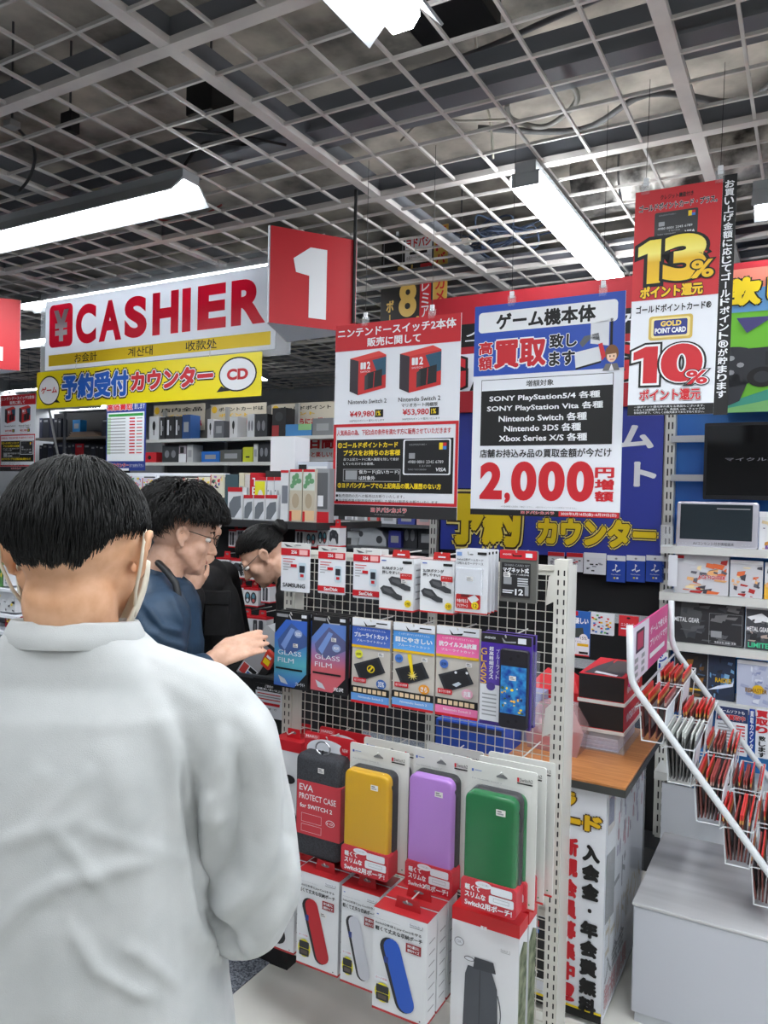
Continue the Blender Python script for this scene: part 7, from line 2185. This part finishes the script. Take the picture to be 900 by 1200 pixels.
# shelf seen past the left ear of the white topped man
t = thing('side_shelf', 'grey shelf with small goods glimpsed at the left edge beside the ear', 'shelf unit', (0, 0, 0))
LU = 1.55
la, lb = on_u(-40, 700, LU)[0], on_u(34, 700, LU)[0]
m = MB(); m.box(la, lb, LU + .06, LU + .1, 0, on_u(10, 640, LU)[1], col(120, 122, 126)); m.build('back_panel', t)
for y in (688, 718, 738):
    z = on_u(15, y, LU)[1]
    m = MB(); m.box(la, lb, LU - .04, LU + .06, z - .01, z, PAPER); m.build('shelf', t)
for i, (a, b, y0, y1, c, l) in enumerate(((-6, 3, 652, 687, (80, 130, 70), 'green and yellow pack at the left edge beside the ear'), (4, 9, 662, 687, (206, 208, 212), 'white slim pack at the left edge beside the ear'), (-4, 18, 692, 717, (206, 208, 212), 'white box with grey speckles at the left edge below the ear'), (6, 32, 722, 737, (150, 30, 40), 'red and black label box beside the neck at the left edge'))):
    w0, w1, z0, z1 = box_of(a, b, y0, y1, LU - .03)
    t = thing('goods_box', l, 'carton', (w0, LU - .03, z0)); m = MB(); m.box(0, w1 - w0, 0, .05, 0, z1 - z0, col(*c)); m.build('box', t)
    g = SG(w1 - w0, z1 - z0); burst(g, ((226, 200, 60), (40, 40, 44), (220, 222, 226), (90, 90, 96)), 14, .1, .9, 1, 60 + i); g.b.build('print', t)
# goods glimpsed between the rack top and the sale notice
KU = 4.3
ka, kb = on_u(396, 620, KU)[0], on_u(512, 620, KU)[0]
kz = [on_u(450, 642, KU)[1], on_u(450, 614, KU)[1]]
t = thing('camera_shelf', 'dark shelf of cameras and boxes seen between the notice and the rack top', 'shelf unit', (0, 0, 0))
m = MB(); m.box(ka, kb, KU + .3, KU + .34, 0, kz[1] + .18, col(26, 26, 30)); m.build('back_panel', t)
for z in kz:
    m = MB(); m.box(ka, kb, KU, KU + .3, z - .02, z, col(70, 72, 76)); m.build('shelf', t)
m = MB(); m.box(ka, kb, KU + .02, KU + .3, 0, kz[0] - .02, col(30, 30, 34)); m.build('lower_body', t)
w0, w1, z0, z1 = box_of(402, 453, 613, 641, KU + .05)
W, H = w1 - w0, z1 - z0
t = thing('projector', 'light grey rounded machine on the dark shelf under the sale notice', 'machine', (w0, KU + .05, kz[0] + .001))
MG = col(176, 180, 186, .4)
m = MB(); m.soft([(W * .35, 0), (W, 0), (W * .99, H * .3), (W * .88, H * .66), (W * .7, H * .82), (W * .42, H * .86), (W * .38, H * .6)], 0, .16, MG, .01); m.build('body', t)
m = MB(); m.box(W * .12, W * .5, .03, .12, H * .62, H * .98, MG); m.box(0, W * .36, .02, .14, H * .3, H * .55, MG); m.box(W * .14, W * .3, .03, .1, 0, H * .3, MG); m.build('arm', t)
m = MB(); m.poly(ell(W * .84, H * .3, W * .07, H * .16), -.001, col(60, 62, 68)); m.poly(ell(W * .42, H * .5, W * .05, H * .12), -.001, col(60, 62, 68)); m.build('lens', t)
top_item('dark blue box right of the grey rounded machine', 'carton', 455, 470, 622, KU + .05, col(48, 52, 140), .1, None, 'carton', kz[0] + .001)
top_item('black camera box with a dark lens on the dark shelf', 'carton', 471, 489, 612, KU + .08, col(52, 54, 60), .1, Bd, 'carton', kz[0] + .001)
top_item('black box at the right end of the dark shelf beside the banner post', 'carton', 490, 508, 618, KU + .06, col(36, 38, 44), .1, None, 'carton', kz[0] + .001)
for i, (a, b, c, l) in enumerate(((404, 414, (200, 202, 208), 'small white box on the upper ledge under the sale notice footer'), (416, 430, (206, 206, 210), 'pale box beside the small white box on the upper ledge'), (431, 444, (190, 60, 60), 'red box on the upper ledge under the sale notice footer'), (446, 464, (190, 192, 200), 'pale grey box on the upper ledge under the sale notice footer'), (466, 486, (60, 70, 150), 'blue box on the upper ledge under the sale notice footer'), (488, 506, (190, 150, 150), 'pinkish box on the upper ledge under the sale notice footer'))):
    top_item(l, 'carton', a, b, 603, KU + .04, col(*c), .1, None, 'carton', kz[1] + .001)
# ================================================================== clutter above the ceiling grid
PIPE = col(120, 118, 112, .5)
def cable(label, pts, r, c, name='cable', cat='cable'):
    m = MB()
    P = [Vector(p) for p in pts]
    Q = []
    for i in range(len(P) - 1):
        p0, p1, p2, p3 = P[max(i - 1, 0)], P[i], P[i + 1], P[min(i + 2, len(P) - 1)]
        for k in range(6):
            t_ = k / 6
            Q.append(.5 * ((2 * p1) + (p2 - p0) * t_ + (2 * p0 - 5 * p1 + 4 * p2 - p3) * t_ ** 2 + (3 * p1 - p0 - 3 * p2 + p3) * t_ ** 3))
    Q.append(P[-1])
    m.tube(Q, r, col(*c), 6)
    o = m.build(name, None, True); o.rotation_euler = (0, 0, -YAW)
    return tag(o, label, cat)
def up(px, py, z): return (*on_z(px, py, z), z)
a = up(210, 160, 3.2)
cable('black cable bundle looped above the grid left of the big beam', [up(212, 200, 3.02), up(235, 170, 3.1), up(262, 168, 3.06), up(300, 172, 3.1), up(270, 195, 3.03), up(222, 208, 3.02)], .007, (20, 20, 22))
cable('second black cable drooping beside the looped cable bundle', [up(190, 150, 3.03), up(255, 156, 3.035), up(300, 163, 3.03), up(335, 170, 3.04)], .006, (22, 22, 24))
cable('pale conduit coil above the grid in the middle', [up(600, 115, 3.15), up(625, 95, 3.2), up(660, 92, 3.2), up(676, 118, 3.16), up(640, 148, 3.12), up(600, 140, 3.12), up(594, 122, 3.15)], .012, (150, 148, 142))
cable('pale wire looping above the grid near the middle', [up(470, 165, 3.1), up(500, 138, 3.15), up(540, 142, 3.15), up(600, 140, 3.2)], .006, (170, 164, 154))
cable('grey conduit crossing above the grid at the right', [up(560, 150, 3.25), up(680, 152, 3.22), (up(760, 110, 3.25)), up(860, 120, 3.25), up(910, 95, 3.25)], .014, (104, 104, 104))
cable('grey cable under the slab near the top right', [up(470, 90, 3.35), up(560, 60, 3.3), up(640, 25, 3.3), up(720, -10, 3.3)], .012, (96, 96, 98))
cable('white wire hanging down through the grid above the right lamp', [up(556, 20, 3.4), up(562, 90, 3.3), up(574, 140, 3.2), up(578, 186, 3.05)], .006, (180, 174, 160))
cable('red cable lying above the grid beyond the left lamp', [up(150, 245, 3.05), up(190, 258, 3.06), up(230, 255, 3.06), up(260, 240, 3.1)], .006, (150, 60, 56))
cable('black cable dangling above the left lamp', [up(20, 150, 3.3), up(40, 175, 3.05), up(36, 205, 2.98), up(22, 225, 2.95)], .007, (30, 30, 30))
for i, (p, l) in enumerate((((560, 290), 'tangle of blue grey cables above the grid right of the gold banner'), ((600, 275), 'second tangle of blue grey cables beside the right lamp'))):
    R = random.Random(70 + i); c = Vector(up(*p, 3.12))
    cable(l, [c + Vector((R.uniform(-.22, .22), R.uniform(-.22, .22), R.uniform(-.05, .12))) for k in range(26)], .006, (62, 76, 100))
def box_up(label, name, cat, p, z, sx, sy, sz, c):
    w, u = on_z(*p, z)
    t = thing(name, label, cat, (w, u, z))
    m = MB(); m.box(-sx / 2, sx / 2, -sy / 2, sy / 2, 0, sz, col(*c)); m.build('box', t, bevel=.004)
    m = MB(); m.tube([(0, 0, sz), (0, 0, 3.55 - z)], .005, col(60, 60, 62), 6); m.build('hanger_rod', t)
    return t
box_up('black speaker box hung above the grid beside the big beam', 'speaker_box', 'ceiling speaker', (246, 140), 3.12, .14, .14, .14, (14, 14, 15))
box_up('dark ventilation box above the grid at the top', 'vent_box', 'vent', (525, 25), 3.25, .3, .26, .2, (16, 17, 19))
box_up('small black socket box above the left lamp', 'socket_box', 'socket', (82, 157), 3.14, .07, .05, .09, (22, 22, 24))
box_up('small white junction box in the cable tangle', 'junction_box', 'junction box', (540, 287), 3.08, .12, .05, .03, (206, 202, 192))
t = box_up('pale round smoke detector above the grid at the left', 'smoke_detector', 'detector', (14, 150), 3.1, .05, .05, .03, (150, 150, 148))
# ducts wrapped in silver foil
FOIL = noisy('duct_foil', (60, 58, 56), (190, 186, 180), 9, rough=.35, metal=.5, bump=1.0, detail=8, bscale=14)
for i, (w_, u_, L, l) in enumerate(((-1.2, 4.3, 2.6, 'silver foil wrapped duct above the grid over the trade-in poster'), (.6, 5.6, 2.4, 'silver foil wrapped duct above the grid at the right'))):
    t = thing('foil_duct', l, 'duct', (w_, u_, 3.32), 0)
    m = MB(); m.tube([(k * L / 10, 0, .02 * math.sin(k * 1.7)) for k in range(11)], .17, FOIL, 18); m.build('duct', t, True)
    for k in (1, 4, 7, 9):
        m = MB(); m.tube([(k * L / 10, .173 * math.cos(2 * PI * j / 20), .173 * math.sin(2 * PI * j / 20) + .02 * math.sin(k * 1.7)) for j in range(20)], .006, col(120, 120, 122, .4, .8), 5, True); m.build('strap_band', t)
